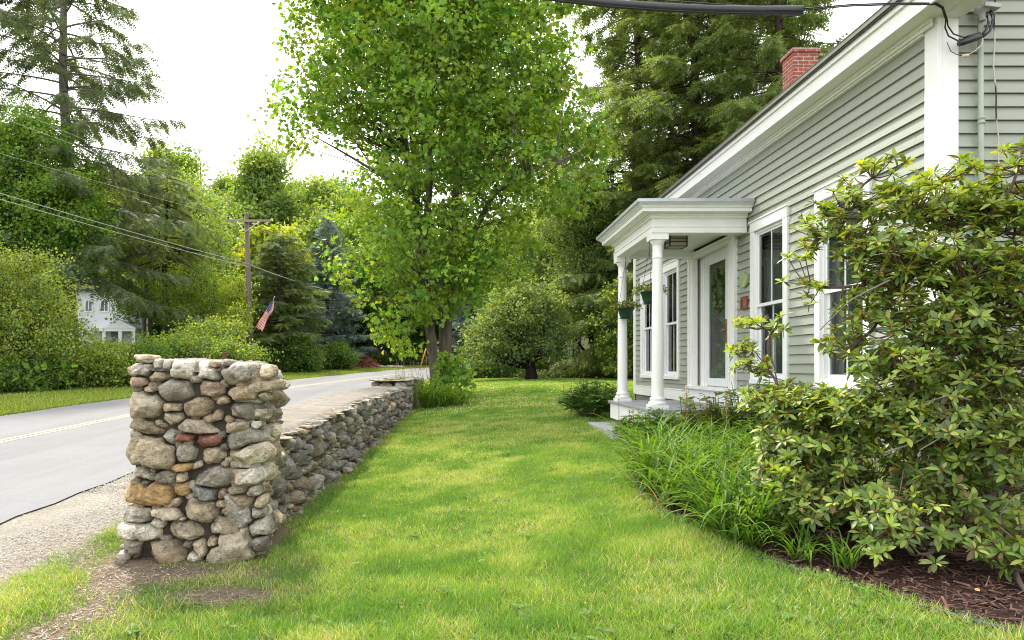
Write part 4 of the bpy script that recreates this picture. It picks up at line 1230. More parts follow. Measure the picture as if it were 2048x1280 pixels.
# hanging baskets
for (by, bx, drop, lab) in ((11.25, 2.77, .86, 'green plastic hanging basket with trailing plant in front of the farther porch column'), (9.95, 2.80, .74, 'green plastic hanging basket with trailing plant behind the nearer porch column')):
    ztop = zb - .01; zp = ztop - drop
    hb = thing('hanging_basket', lab, 'hanging basket', (bx, by, zp), group='hanging baskets on the porch')
    a = Acc(); a.lathe([(.0, -.14), (.085, -.14), (.088, -.13), (.125, .0), (.132, .0), (.132, .02), (.122, .02), (.115, .0), (0, -.02)], (bx, by, zp), 24); a.lathe([(0, -.16), (.1, -.16), (.1, -.15), (0, -.15)], (bx, by, zp), 20)
    a.build('pot', M['greenpot'], hb)
    a = Acc()
    for k in range(3):
        an = k * 2.1 + .4; a.tube([(bx + .125 * math.cos(an), by + .125 * math.sin(an), zp + .01), (bx + .02 * math.cos(an), by + .02 * math.sin(an), ztop - .2), (bx, by, ztop - .14)], .0028, 5)
    a.tube([(bx, by, ztop - .15), (bx, by, ztop - .06), (bx + .012, by, ztop - .045), (bx, by, ztop - .03), (bx, by, ztop)], .0045, 6); a.build('hanger', M['bronze'], hb)
    a = Acc(); n = 520; an = rh.uniform(0, 2 * PI, n); rd = np.sqrt(rh.random(n)) * .24
    p = np.stack([bx + rd * np.cos(an), by + rd * np.sin(an), zp + .03 + rh.uniform(0, .09, n) - np.maximum(rd - .13, 0) * .5], -1)
    R = frames(np.stack([np.cos(an), np.sin(an), rh.normal(.1, .5, n)], -1), np.array([0, 0, 1.]) + rh.normal(0, .4, (n, 3)))
    pal = np.array([(.12, .19, .035), (.17, .22, .05), (.08, .13, .025), (.25, .27, .09)])
    a.scatter([(0, 0, 0), (-.36, .5, .06), (0, 1, 0), (.36, .5, .06)], [[(0, 1, 2), (0, 2, 3)]], p, R, rh.uniform(.028, .05, n), pal[rh.integers(0, 4, n)] * rh.uniform(.8, 1.2, (n, 1)))
    n = 46; an = rh.uniform(0, 2 * PI, n); rd = rh.uniform(.08, .26, n)
    p = np.stack([bx + rd * np.cos(an), by + rd * np.sin(an), zp + .06 + rh.uniform(0, .08, n) - np.maximum(rd - .13, 0) * .5], -1)
    a.scatter(hexa, [[(0, 1, 2, 3, 4, 5)]], p, frames(rh.normal(size=(n, 3)), rh.normal(size=(n, 3))), rh.uniform(.016, .028, n), np.tile([(.75, .66, .42)], (n, 1)))
    a.build('plant', M['strap'], hb)

# number plaque and small red-brown sign on the clapboards by the door
pq = thing('number_plaque', 'oval sage green house number plaque on the clapboards beside the door', 'plaque', (WX - .03, 9.36, 1.2))
a = Acc(); n = 40; t = np.linspace(0, 2 * PI, n, endpoint=False)
for k, (sc, x0, x1, m_) in enumerate(((1, WX - .045, WX - .020, 0), (.93, WX - .051, WX - .0455, 1))):
    e = np.stack([np.zeros(n), .135 * sc * np.cos(t), .105 * sc * np.sin(t)], -1) + np.array([0, 9.37, 1.2])
    v = np.concatenate([e + [x0, 0, 0], e + [x1, 0, 0]]); i = np.arange(n); j = (i + 1) % n
    a.add(v, [np.stack([i, i + n, j + n, j], -1), np.arange(n)[None], (np.arange(n) + n)[None, ::-1]], (.27, .33, .15) if k == 0 else (.33, .39, .19))
a.build('plate', M['attr'], pq)


def text(name, body, size, loc, rot, mat, parent, ext=.003, ax='CENTER'):
    cu = bpy.data.curves.new(name, 'FONT'); cu.body = body; cu.size = size; cu.extrude = ext; cu.align_x = ax; cu.align_y = 'CENTER'; cu.resolution_u = 3
    tmp = bpy.data.objects.new(name, cu); COL.objects.link(tmp); bpy.context.view_layer.update()
    me = bpy.data.meshes.new_from_object(tmp); bpy.data.objects.remove(tmp); me.materials.clear(); me.materials.append(mat)
    o = bpy.data.objects.new(name, me); COL.objects.link(o); o.parent = parent
    q = parent; l = Vector(loc)
    while q is not None: l = l - q.location; q = q.parent
    o.location = l; o.rotation_euler = rot
    return o


# lettering faces -X, reading direction towards -Y
text('number', '222', .105, (WX - .052, 9.37, 1.2), (PI / 2, 0, -PI / 2), surf('raised_number', (.42, .47, .27), rough=.5), pq)
sg = thing('wall_sign', 'small red and brown rectangular sign on the clapboards below the number plaque', 'sign', (WX - .03, 9.37, .89))
a = Acc(); a.box(WX - .042, WX - .022, 9.26, 9.48, .80, .975, (.22, .06, .045)); a.box(WX - .045, WX - .0425, 9.28, 9.38, .82, .95, (.34, .08, .05)); a.box(WX - .0475, WX - .0455, 9.31, 9.36, .83, .88, (.20, .20, .08)); a.box(WX - .045, WX - .0425, 9.39, 9.46, .82, .95, (.12, .06, .055))
a.build('board', M['attr'], sg, .002)

# conduit, weatherhead and splice on the gable side
cx = P(1963, 200, YC - .06); yy = YC - .062
a = Acc(); a.tube([(cx[0], yy, -.9), (cx[0] - .006, yy, 1.8), (cx[0] - .01, yy, P(0, 34, yy)[2])], .021, 12)
con = a.build('conduit', M['green_pipe'], house)
a = Acc(); zc = P(0, 241, yy)[2]; a.lathe([(.021, -.03), (.03, -.028), (.03, -.012), (.024, -.008), (.024, .008), (.03, .012), (.03, .028), (.021, .03)], (cx[0] - .004, yy, zc), 14); a.build('clamp', M['green_pipe'], con)
wh = P(1972, 22, yy - .05)
a = Acc(); a.lathe([(0, .06), (.045, .055), (.062, .03), (.062, .012), (.05, .0), (.03, -.02), (.024, -.07), (0, -.07)], (wh[0] - .012, yy - .03, wh[2]), 16); a.obox((wh[0] + .01, yy - .07, wh[2] + .02), (.13, .09, .035), Ry(.12)); a.build('weatherhead', surf('grey_metal', (.36, .37, .36), rough=.5, nscale=9, namp=.2), con, .004)

# service cable with its black tree-guard sleeve, drip loop and splice
sc = thing('service_cable', 'overhead power cable in a thick black sleeve running in to the house corner', 'cable', (3.8, 5.35, 2.85))


def onplan(px, py):
    """point above pixel on the vertical plane of the cable"""
    k = .32; q = (px - VX) / F
    t = (3.80 - q * 5.36) / (1 + q * k); y = 5.36 + k * t
    return np.array([3.80 - t, y, (VY - py) * y / F])


pts = np.array([onplan(*p) for p in [(1000, -22), (1120, -4), (1220, 7), (1320, 14.5), (1420, 19), (1520, 21), (1606, 20.5)]])
a = Acc(); a.tube(pts, .036, 16); a.tube(pts + np.array([0, -.012, -.030]), .010, 8); a.build('sleeve', M['black'], sc)
a = Acc(); w1 = np.array([onplan(*p) for p in [(-900, -420), (-200, -215), (400, -110), (1000, -22), (1606, 20), (1700, 12), (1790, 9), (1850, 9), (1872, 9)]]); a.tube(w1, .006, 8); a.tube(w1[4:] + np.array([0, 0, .012]), .005, 8)
gp = lambda px, py, dy=.12: P(px, py, YC - dy)
a.tube([w1[-1], gp(1884, 16, .2), gp(1892, 40, .17), gp(1890, 55), gp(1897, 72), gp(1915, 81), gp(1920, 86)], .006, 8)
a.tube([w1[-1] + [0, 0, .012], gp(1886, 14, .2), gp(1894, 38, .18), gp(1896, 52), gp(1907, 68), gp(1925, 74), gp(1938, 75)], .0055, 8)
a.tube([gp(1963, 70), gp(1972, 60), gp(1977, 45), gp(1974, 30), gp(1972, 20)], .010, 8); a.tube([gp(1965, 74), gp(1980, 62), gp(1985, 44), gp(1983, 28), gp(1979, 20)], .010, 8)
a.tube([gp(1894, 85), gp(1902, 103), gp(1916, 110), gp(1928, 112)], .003, 6)
a.build('wire', M['black'], sc)
a = Acc(); a.tube([gp(1918, 88), gp(1926, 84), gp(1940, 79), gp(1956, 73), gp(1963, 72)], [.022, .028, .029, .027, .018], 12); a.tube([gp(1934, 76, .13), gp(1960, 69, .13)], .018, 10); a.build('splice', M['black'], sc)
a = Acc(); a.tube([gp(1924, 112), gp(1936, 111)], [.014, .016], 8); a.tube([gp(1936, 110), gp(1952, 100), gp(1963, 90), gp(1965, 76)], .005, 6); a.build('connector', surf('bare_wire', (.5, .46, .36), rough=.5), sc)
tw = thing('hanging_wire', 'thin pale and dark wire hanging loose down the side wall next to the conduit', 'wire', tuple(gp(2004, 300)))
t = np.linspace(0, 1, 40); px = np.interp(t, [0, .2, .32, .45, .8, 1], [1990, 1989, 1987, 1991, 1999, 2012]) + 1.0 * np.sin(t * 31); py = -30 + t * 470
a = Acc(); pp = np.array([gp(x, y, .045) for x, y in zip(px, py)])
cc = np.where((vnoise(t * 30, t * 0, .6, 3) > .45)[:, None] & (t < .75)[:, None], np.array([[.55, .52, .46]]), np.array([[.04, .04, .045]]))
a.tube(pp, .0055, 6, np.repeat(cc, 6, 0)); a.build('strand', M['attr'], tw)
# ================================================================== vegetation
RHOMB_V = [(0, 0, 0), (-.34, .48, .07), (0, 1, 0), (.34, .48, .07)]
RHOMB_F = [[(0, 1, 2), (0, 2, 3)]]
# a lobed maple-like leaf as a fan round its middle
_ml = [(0, 0), (.12, .12), (.42, .05), (.36, .28), (.56, .50), (.30, .52), (.22, .72), (0, 1.0)]
_ml = _ml + [(-x, y) for x, y in _ml[-2:0:-1]]
MAPLE_V = [(0, .38, -.05)] + [(x, y, .10 * abs(x) + .03 * math.sin(5 * y)) for x, y in _ml]
MAPLE_F = [[(0, 1 + k, 1 + (k + 1) % len(_ml)) for k in range(len(_ml))]]
# feathery conifer spray: axis along y, thin needles both sides
_sv, _sf = [], []
for k in range(4):
    y0 = .06 + k * .23; ln = .34 * (1 - .14 * k)
    for s_ in (-1, 1):
        b = len(_sv); _sv += [(0, y0 - .06, 0), (s_ * ln, y0 + .20, -.04), (0, y0 + .09, 0)]; _sf.append((b, b + 1, b + 2))
b = len(_sv); _sv += [(-.05, .8, 0), (.05, .8, 0), (0, 1.12, -.03)]; _sf.append((b, b + 1, b + 2))
SPRAY_V, SPRAY_F = np.array(_sv), [_sf]
# small cluster of 5 leaves for distant crowns
_cv, _cf = [], []
_rc = np.random.default_rng(3)
for k in range(5):
    b = len(_cv); o = _rc.normal(0, .38, 3); R_ = frames(_rc.normal(size=(1, 3)), _rc.normal(size=(1, 3)) + [[0, 0, .8]])[0]
    _cv += [tuple(R_ @ (np.array(q) * (.75)) + o) for q in RHOMB_V]; _cf += [(b, b + 1, b + 2), (b, b + 2, b + 3)]
CLUMP_V, CLUMP_F = np.array(_cv), [_cf]


LB = np.array((1.26, 1.32, 1.5))                                            # even gain on all tree leaf and needle colours


def pick(rng, pal, n):
    pal = np.asarray(pal, float); return pal[rng.integers(0, len(pal), n)]


def blobpts(rng, blobs, n, hollow=.4):
    b = np.array(blobs, float); w = b[:, 3] * b[:, 4] * b[:, 5]
    if b.shape[1] > 6: w = w * b[:, 6]
    i = rng.choice(len(b), n, p=w / w.sum())
    d = norm(rng.normal(size=(n, 3))); r_ = hollow + (1 - hollow) * rng.random(n) ** .5
    r_ = r_ * (1 + .14 * np.sin(d[:, 0] * 7 + i) * np.sin(d[:, 2] * 6 + i * 2))
    sh = (rng.random(n) < .10) & (d[:, 2] > -.3); r_ = r_ * (1 + sh * rng.uniform(.1, .38, n))       # stray shoots
    return b[i, :3] + d * r_[:, None] * b[i, 3:6], d


def leaves(acc, rng, cen, out, lpc, cr, size, pal, tmpl, flat=.65, droop=.35, jitter=.22):
    """leaf clumps round the points cen"""
    n = len(cen) * lpc; i = np.repeat(np.arange(len(cen)), lpc)
    crs = (cr * rng.uniform(.6, 1.3, len(cen)))[i]
    p = cen[i] + rng.normal(0, 1, (n, 3)) * crs[:, None] * np.array([1, 1, flat]) * .55
    nr = norm(out[i] * .45 + np.array([0, 0, .55]) + rng.normal(0, .55, (n, 3)))
    d = norm((p - cen[i]) / np.maximum(crs[:, None], .01) * .5 + out[i] * .3 + rng.normal(0, .5, (n, 3)) + np.array([0, 0, -droop]))
    c = pick(rng, pal, len(cen))[i] * .6 + pick(rng, pal, n) * .4
    c = c * np.exp(rng.normal(0, .16, (len(cen), 1)))[i] * np.array([1, 1, 1.]) ** 1 + np.array([.02, .006, 0]) * rng.normal(0, .8, (len(cen), 1))[i]
    c = np.clip(c, .008, .6)
    c = c * rng.uniform(1 - jitter, 1 + jitter, (n, 1)) * LB
    acc.scatter(tmpl[0], tmpl[1], p, frames(d, nr), size * rng.uniform(.65, 1.3, n), c)


def limb(acc, rng, a, b, r0, r1, col, sag=.12, n=6, nseg=5):
    a, b = np.asarray(a, float), np.asarray(b, float); t = np.linspace(0, 1, nseg)[:, None]
    ln = np.linalg.norm(b - a)
    p = a + (b - a) * t + np.array([0, 0, 1.]) * (sag * ln * 4 * t * (1 - t)) * (rng.random() - .35) + rng.normal(0, .03 * ln, (1, 3)) * np.sin(PI * t)
    acc.tube(p, np.linspace(r0, r1, nseg), n, col)


BARK = (.115, .095, .078)


def polyline(pts, rads, n=40):
    pts = np.asarray(pts, float); d = np.concatenate([[0], np.cumsum(np.linalg.norm(np.diff(pts, axis=0), axis=1))]); t = np.linspace(0, d[-1], n)
    o = np.stack([np.interp(t, d, pts[:, k]) for k in range(3)], -1); r_ = np.interp(t, d, rads)
    for _ in range(3): o[1:-1] = (o[:-2] + 2 * o[1:-1] + o[2:]) / 4
    return o, r_


def tree(name, label, cat, base, trunks, blobs, ncl, lpc, cr, lsize, pal, rng, tmpl=(MAPLE_V, MAPLE_F), mat='leaf', limbs=.4, group=None, bark=BARK, hollow=.4, lr=.045, flat=.65, droop=.35, extra=None):
    t = thing(name, label, cat, tuple(base), group)
    w = Acc(); sk = []; skr = []
    for pts, rads in trunks:
        p, r_ = polyline(pts, rads); w.tube(p, r_ * (1 + .05 * np.sin(np.arange(len(r_)) * 1.7)), 12, bark); sk.append(p[6:]); skr.append(r_[6:])
    sk = np.concatenate(sk); skr = np.concatenate(skr)
    cen, out = blobpts(rng, blobs, ncl, hollow)
    for k in range(int(ncl * limbs)):
        c_ = cen[k]
        dd = np.linalg.norm(sk - c_, axis=1) + 1.2 * np.maximum(sk[:, 2] - (c_[2] - .35 * np.linalg.norm((sk - c_)[:, :2], axis=1)), 0)
        j = int(np.argmin(dd)); L_ = np.linalg.norm(sk[j] - c_)
        limb(w, rng, sk[j], c_, min(skr[j] * .7, lr * (.3 + .2 * L_)), .008, bark, n=5)
    for b_ in blobs:                                             # one stout limb into every lobe of the crown
        c_ = np.array(b_[:3]); dd = np.linalg.norm(sk - c_, axis=1) + 1.5 * np.maximum(sk[:, 2] - (c_[2] - .5 * np.linalg.norm((sk - c_)[:, :2], axis=1)), 0); j = int(np.argmin(dd))
        if np.linalg.norm(sk[j] - c_) > .3: limb(w, rng, sk[j], c_ + rng.normal(0, .15, 3), min(skr[j] * .6, .02 * np.linalg.norm(sk[j] - c_) + .015), .012, bark, n=7, nseg=9)
    if extra is not None: extra(w)
    w.build('trunk', M['bark'], t)
    a = Acc(); leaves(a, rng, cen, out, lpc, cr, lsize, pal, tmpl, flat, droop); a.build('crown', M[mat], t)
    return t


PAL_MAPLE = [(.095, .175, .022), (.115, .20, .025), (.15, .235, .03), (.21, .27, .035), (.075, .145, .02)]
PAL_YEL = [(.20, .25, .03), (.25, .27, .03), (.16, .23, .03), (.12, .19, .025)]
PAL_DARK = [(.065, .115, .025), (.08, .135, .028), (.095, .155, .032), (.055, .10, .024)]
PAL_MID = [(.085, .15, .028), (.11, .18, .032), (.135, .205, .035), (.07, .125, .025)]
PAL_APPLE = [(.115, .165, .055), (.145, .195, .065), (.09, .135, .042), (.18, .22, .07), (.08, .12, .04)]
PAL_HEM = [(.135, .18, .048), (.165, .21, .058), (.20, .24, .066), (.105, .145, .04)]
PAL_SPR = [(.085, .115, .042), (.105, .135, .05), (.125, .155, .055), (.07, .095, .036)]
PAL_BLUE = [(.12, .165, .165), (.155, .205, .20), (.10, .135, .13), (.20, .245, .24)]

rv = np.random.default_rng(21)


def B(px, py, y, r, rz=None, ry=None, w=1):
    """crown lobe: centre above a measured point, radius in pixels at that distance"""
    c_ = P(px, py, y); k = y / F
    return (c_[0], c_[1], c_[2], r * k, (ry or r) * k, (rz or r) * k, w)


# ------------------------------------------------------------------ the big two-stemmed maple at the end of the wall
yb_ = 22.0
tp = lambda l, y=yb_: [P(px, py, y) for px, py in l]
tl = [P(*q) for q in [(874, 802, 22), (866, 700, 22), (853, 610, 22), (842, 520, 22.2), (826, 400, 22.4), (812, 300, 22.6), (801, 235, 22.8), (785, 100, 23), (770, -60, 23.2), (768, -220, 23.4)]]
tl2 = [P(*q) for q in [(843, 530, 22.2), (858, 400, 21.8), (862, 257, 21.4), (872, 120, 21), (880, -80, 20.8), (890, -260, 20.6)]]
tl3 = [P(*q) for q in [(842, 520, 22.2), (836, 430, 22.5), (830, 330, 23.2), (812, 180, 23.8), (800, 0, 24.2)]]
trr = [P(*q) for q in [(888, 802, 22.3), (890, 700, 22.3), (893, 600, 22.3), (905, 500, 22.4), (916, 380, 22.6), (918, 200, 22.8), (935, 40, 23), (960, -150, 23), (975, -300, 23)]]
tr2 = [P(*q) for q in [(896, 590, 22.3), (940, 480, 21.6), (985, 390, 20.8), (1040, 350, 20.2), (1110, 330, 19.8)]]
big_blobs = [B(650, 70, 22, 85), B(612, 205, 22, 72, 62), B(605, 268, 22.4, 48, 38), B(690, 190, 21, 85), B(760, 120, 21, 130), B(900, 110, 20, 150), B(1025, 130, 21, 120), B(1105, 255, 22, 100, 90), B(1165, 285, 22.5, 62, 55), B(1000, 300, 20.5, 125), B(850, 270, 20, 120, 110),
             B(745, 250, 22.5, 80, 60), B(1110, 360, 21, 95, 70), B(755, 425, 22, 85, 70), B(715, 520, 22, 68, 62), B(850, 490, 20.6, 115, 90), B(965, 470, 21, 100, 85), B(785, 620, 21.6, 68, 60), B(880, 565, 20.5, 90, 60), B(990, 550, 21.5, 62, 50), B(800, 685, 22, 42, 26), B(858, 600, 21, 62, 40), B(930, 600, 21.2, 60, 36), B(905, 560, 20.4, 70, 50), B(830, 640, 21, 45, 26),
             B(700, -80, 22, 130), B(880, -130, 21, 200), B(1050, -80, 22, 140), B(800, 20, 25, 170), B(980, 200, 25, 170), B(830, 400, 25, 130), B(900, -320, 22, 190)]


def deadtwig(w):
    p0, p1, p2 = P(735, 320, 22), P(705, 275, 21.8), P(662, 286, 21.6)
    w.tube([P(800, 340, 22.3), p0, p1, P(680, 276, 21.7), p2], [.035, .025, .016, .011, .006], 5, (.09, .07, .06))
    w.tube([P(672, 280, 21.65), P(660, 262, 21.6), P(655, 248, 21.6)], [.008, .005, .002], 4, (.09, .07, .06))
    w.tube([P(690, 276, 21.7), P(668, 270, 21.7)], [.007, .002], 4, (.09, .07, .06))


bigm = tree('maple_tree', 'large two-stemmed maple tree with bright green leaves at the far end of the stone wall', 'tree', (tl[0][0], 22, float(gz(-.3, 22))),
            [(tl, [.19, .155, .15, .145, .13, .12, .10, .08, .05, .02]), (tl2, [.12, .11, .09, .07, .04, .02]), (tl3, [.12, .1, .08, .05, .02]), (trr, [.25, .205, .20, .19, .165, .14, .11, .08, .03]), (tr2, [.13, .1, .08, .06, .03])],
            big_blobs, 3500, 25, .44, .15, PAL_MAPLE, rv, extra=deadtwig, limbs=.2, lr=.02, flat=.55, bark=(.115, .095, .075))

# ------------------------------------------------------------------ spreading apple tree on the back lawn
by = 32.0; b0 = P(1060, 768, by); b0[2] = float(gz(b0[0], by))
apple = tree('apple_tree', 'round low spreading grey-green tree with a short dark trunk on the back lawn', 'tree', tuple(b0),
             [([b0, b0 + [-.03, 0, .5], b0 + [.0, .1, 1.2], b0 + [-.3, .1, 2.3], b0 + [-.5, .2, 3.4]], [.24, .18, .16, .1, .03]), ([b0 + [.28, .2, 0], b0 + [.2, .2, .6], b0 + [.05, .15, 1.2], b0 + [.8, .1, 2.3]], [.12, .09, .09, .03])],
             [B(1030, 660, by, 85, 66), B(1085, 655, by, 58, 60), B(1050, 605, by, 70, 45), B(975, 690, by, 55, 45), B(1105, 690, by - .8, 52, 28), B(1010, 700, by - 1, 62, 28), B(1075, 590, by + .5, 50, 28), B(955, 718, by - .5, 34, 20), B(1060, 572, by, 22, 22), B(1010, 600, by + .5, 30, 26), B(1110, 610, by, 34, 28), B(935, 690, by, 22, 18), B(1128, 670, by, 18, 22), B(1045, 640, by - 1.4, 40, 30), B(985, 650, by - .8, 30, 24), B(1035, 650, by + 2, 85, 75)], 950, 26, .36, .135, PAL_APPLE, rv,
             (RHOMB_V, RHOMB_F), limbs=.3, flat=.6, bark=(.035, .028, .024))


# ------------------------------------------------------------------ conifers
def conifer(name, label, cat, H, R, z0, nb, rng, pal, spray=.38, droop=.22, tipup=.0, up0=.25, up1=-.25, prof=None, tw=.30, nspr=3, group=None, bark=(.10, .08, .065), tr=.30, dead=0, base=(0, 0, 0), lean=0, hang=.25, gap=None, twd=1.0):
    t = thing(name, label, cat, tuple(base), group); base = np.asarray(base, float)
    w = Acc(); a = Acc()
    zz = np.linspace(0, H, 30)
    w.tube(base + np.stack([lean * zz / H + .06 * np.sin(zz * .7), .05 * np.cos(zz * .5), zz - .1], -1), tr * (1 - zz / H) ** .8 + .012, 12, bark)
    P_, D_, C_, S_ = [], [], [], []
    prof = prof or (lambda q: (1 - q) ** .75)
    for k in range(nb):
        f_ = (k + rng.random()) / nb
        if gap is not None and rng.random() < gap(f_): continue
        h = z0 + (H - z0) * f_ ** .9
        L_ = R * prof(f_) * rng.uniform(.65, 1.12) + .15
        az = k * 2.39996 + rng.normal(0, .4); el = up0 * f_ + up1 * (1 - f_) + rng.normal(0, .09)
        ns = max(6, int(L_ / .3)); s = np.linspace(0, 1, ns)[:, None]
        d = np.array([math.cos(az), math.sin(az), 0.]); side = np.array([-d[1], d[0], 0.])
        b0_ = base + np.array([lean * h / H, 0, h])
        p = b0_ + d * L_ * s * math.cos(el) + np.array([0, 0, 1.]) * (L_ * (math.sin(el) * s - droop * s ** 2 + tipup * s ** 4)) + side * (.05 * L_ * np.sin(s * 3 + k))
        w.tube(p, np.linspace(min(.06, .014 * L_ + .008) * (1 if tr > .1 else .5), .005, ns), 5, bark, cap=False)
        if dead and f_ < dead: 
            if rng.random() < .75: continue
        nt_ = max(4, int(L_ / .105 * twd)); st = rng.uniform(.16, 1, nt_) ** .8
        org = np.stack([np.interp(st, s[:, 0], p[:, q]) for q in range(3)], -1)
        tang = norm(np.stack([np.interp(st, s[:, 0], np.gradient(p[:, q])) for q in range(3)], -1))
        sg = np.where(np.arange(nt_) % 2 == 0, 1, -1)[:, None]
        td = norm(tang * rng.uniform(.5, .9, (nt_, 1)) + side * sg * rng.uniform(.5, 1, (nt_, 1)) + rng.normal(0, .15, (nt_, 3)) + np.array([0, 0, -hang]) * rng.uniform(.3, 1.2, (nt_, 1)))
        tl_ = (tw * L_ * (1.05 - .75 * st) + .12) * rng.uniform(.6, 1.2, nt_)
        cb = pal[rng.integers(0, len(pal))]
        for q in range(nspr):
            f2 = (q + .25) / nspr
            P_.append(org + td * (tl_ * f2)[:, None] + np.array([0, 0, -hang]) * (tl_ * f2 ** 2 * .5)[:, None])
            dd = norm(td + rng.normal(0, .28, (nt_, 3)) + np.array([0, 0, -hang * .8]))
            D_.append(dd); C_.append((np.array(cb) * .6 + pick(rng, pal, nt_) * .4) * rng.uniform(.8, 1.22, (nt_, 1)) * LB); S_.append(1.15 * np.minimum(spray * rng.uniform(.7, 1.25, nt_), tl_ * 1.3 + .1))
    P_, D_, C_, S_ = map(np.concatenate, (P_, D_, C_, S_))
    nr = norm(np.array([0, 0, 1.]) + rng.normal(0, .45, P_.shape))
    a.scatter(SPRAY_V, SPRAY_F, P_, frames(D_, nr), S_, C_)
    w.build('trunk', M['bark'], t); a.build('crown', M['needle'], t)
    return t


def base_at(px, y):
    x = (px - VX) * y / F; return np.array([x, y, float(gz(x, y))])


# thin tall spruce on the left, sky showing between its drooping boughs
conifer('tall_spruce', 'tall thin spruce with drooping boughs against the white sky, its lower trunk wrapped in vines', 'tree', 27, 6.6, 5.0, 165, rv, PAL_SPR, .42, .30, .16, .35, -.10, lambda q: (1 - q) ** .45, .23, 3, bark=(.16, .145, .125), tr=.40,
        base=base_at(140, 36), lean=-.5, hang=.55, gap=lambda f_: .10, twd=1.05)
# hemlocks behind the house
h1 = conifer('hemlock_tree', 'tall dark hemlock behind the house, its trunk showing left of the chimney', 'tree', 26, 5.6, 2.0, 215, rv, PAL_HEM, .44, .16, .05, .30, -.12, lambda q: (1 - q) ** .4 * (.8 + .2 * math.sin(q * 21)), .28, 3, group='hemlocks behind the house', tr=.36, base=base_at(1392, 32), hang=.35, bark=(.075, .055, .045), twd=1.15)
bs = base_at(1490, 34); dup(h1, bs, 2.1, (.9, .9, 1.05), 'tall hemlock trunk and crown right behind the brick chimney')
bs = base_at(1275, 36); dup(h1, bs, 4.0, (1.05, 1.05, 1.12), 'leftmost tall hemlock behind the house, feathery against the sky gap beside the big maple')
bs = base_at(1560, 29); dup(h1, bs, 5.2, (.9, .9, 1.0), 'hemlock towering over the house roof, furthest to the right')
# feathery conifers and broadleaf trees right of the back lawn
b1 = base_at(1199, 36)
tree('leafy_tree', 'grey-green leafy tree with a leaning dark trunk at the right edge of the back lawn', 'tree', tuple(b1), [([b1, b1 + [-.1, 0, .9], b1 + [-.5, 0, 2.2], b1 + [-.7, 0, 4.5], b1 + [-.6, 0, 8]], [.22, .17, .14, .1, .03]), ([b1 + [-.1, 0, .9], b1 + [-.9, -.2, 1.5], b1 + [-1.7, -.3, 2.6]], [.1, .08, .04])],
     [B(1190, 520, 36, 60, 55), B(1140, 555, 36, 58, 55), B(1180, 430, 36, 68, 58), B(1120, 450, 36.5, 52, 50), B(1228, 470, 36, 42, 80), B(1155, 635, 35.6, 55, 38), B(1205, 645, 35.6, 40, 34), B(1220, 590, 36, 40, 50), B(1150, 375, 36.5, 50, 40), B(1215, 380, 36.5, 40, 40)],
     950, 26, .5, .14, [(.105, .155, .045), (.13, .18, .05), (.085, .13, .035), (.16, .205, .055)], rv, (RHOMB_V, RHOMB_F), limbs=.3, bark=(.035, .028, .024), hollow=.3)
b1 = base_at(1075, 45)
tree('leafy_tree', 'fresh green leafy tree standing behind the apple tree', 'tree', tuple(b1), [([b1, b1 + [0, 0, 3], b1 + [.2, 0, 7], b1 + [.1, 0, 12]], [.2, .17, .12, .04])],
     [B(1080, 430, 45, 62, 58), B(1030, 480, 45, 52, 52), B(1120, 370, 45, 55, 55), B(1090, 520, 44.5, 58, 50), B(1050, 370, 45, 45, 45), B(1010, 550, 44.5, 42, 45)], 620, 25, .55, .16, PAL_MID + [(.15, .20, .05)], rv, (RHOMB_V, RHOMB_F), limbs=.25, hollow=.3)
yl = 38; b1 = base_at(1150, 41)
tree('leafy_tree', 'mid green leafy tree between the apple tree and the house porch', 'tree', tuple(b1), [([b1, b1 + [.2, 0, 2], b1 + [.3, 0, 5], b1 + [.5, 0, 9]], [.22, .18, .13, .04])],
     [B(1165, 500, 41, 80, 90), B(1105, 450, 41, 70, 70), B(1220, 480, 40, 70, 110), B(1150, 390, 42, 80, 60), B(1210, 600, 40, 50, 60), B(1060, 500, 42, 60, 60)], 800, 28, .55, .15, PAL_MID + [(.13, .17, .05)], rv, (RHOMB_V, RHOMB_F), limbs=.3)
b1 = base_at(1245, 31)
tree('leafy_tree', 'small bright yellow-green tree growing behind the porch columns', 'tree', tuple(b1), [([b1, b1 + [-.2, 0, 1], b1 + [.3, 0, 2.5], b1 + [.2, 0, 4.4]], [.09, .08, .05, .02])],
     [B(1225, 665, 31, 40, 55), B(1255, 600, 31, 40, 60), B(1240, 720, 30.5, 40, 26), B(1290, 660, 32, 50, 70)], 300, 22, .36, .14, [(.15, .21, .035), (.11, .17, .03), (.19, .24, .04), (.08, .13, .03)], rv, (RHOMB_V, RHOMB_F), limbs=.35, bark=(.06, .05, .04))

# ------------------------------------------------------------------ left side, across the road
conifer('hemlock_tree', 'broad bushy dark hemlock behind the utility pole and the flag', 'tree', 9.2, 3.9, .4, 150, rv, PAL_HEM[:2] + PAL_SPR[:2], .36, .12, .0, .30, .0, lambda q: (1 - q) ** .5 * (.55 + .45 * min(1, q * 4)), .30, 3, tr=.2, base=base_at(560, 46), hang=.3, twd=1.3)
conifer('blue_spruce', 'blue-grey spruce with tiered boughs across the road beside the big maple', 'tree', 12.3, 3.3, .6, 150, rv, PAL_BLUE, .40, .16, .12, .45, -.05, lambda q: (1 - q) ** .9, .28, 3, tr=.2, base=base_at(655, 54), hang=.12, twd=1.3)
conifer('blue_spruce', 'blue-grey spruce partly hidden behind the trunks of the big maple', 'tree', 8.6, 2.8, .4, 110, rv, PAL_BLUE, .40, .16, .12, .45, -.05, lambda q: (1 - q) ** .9, .28, 3, tr=.18, base=base_at(930, 58), hang=.12, twd=1.2)
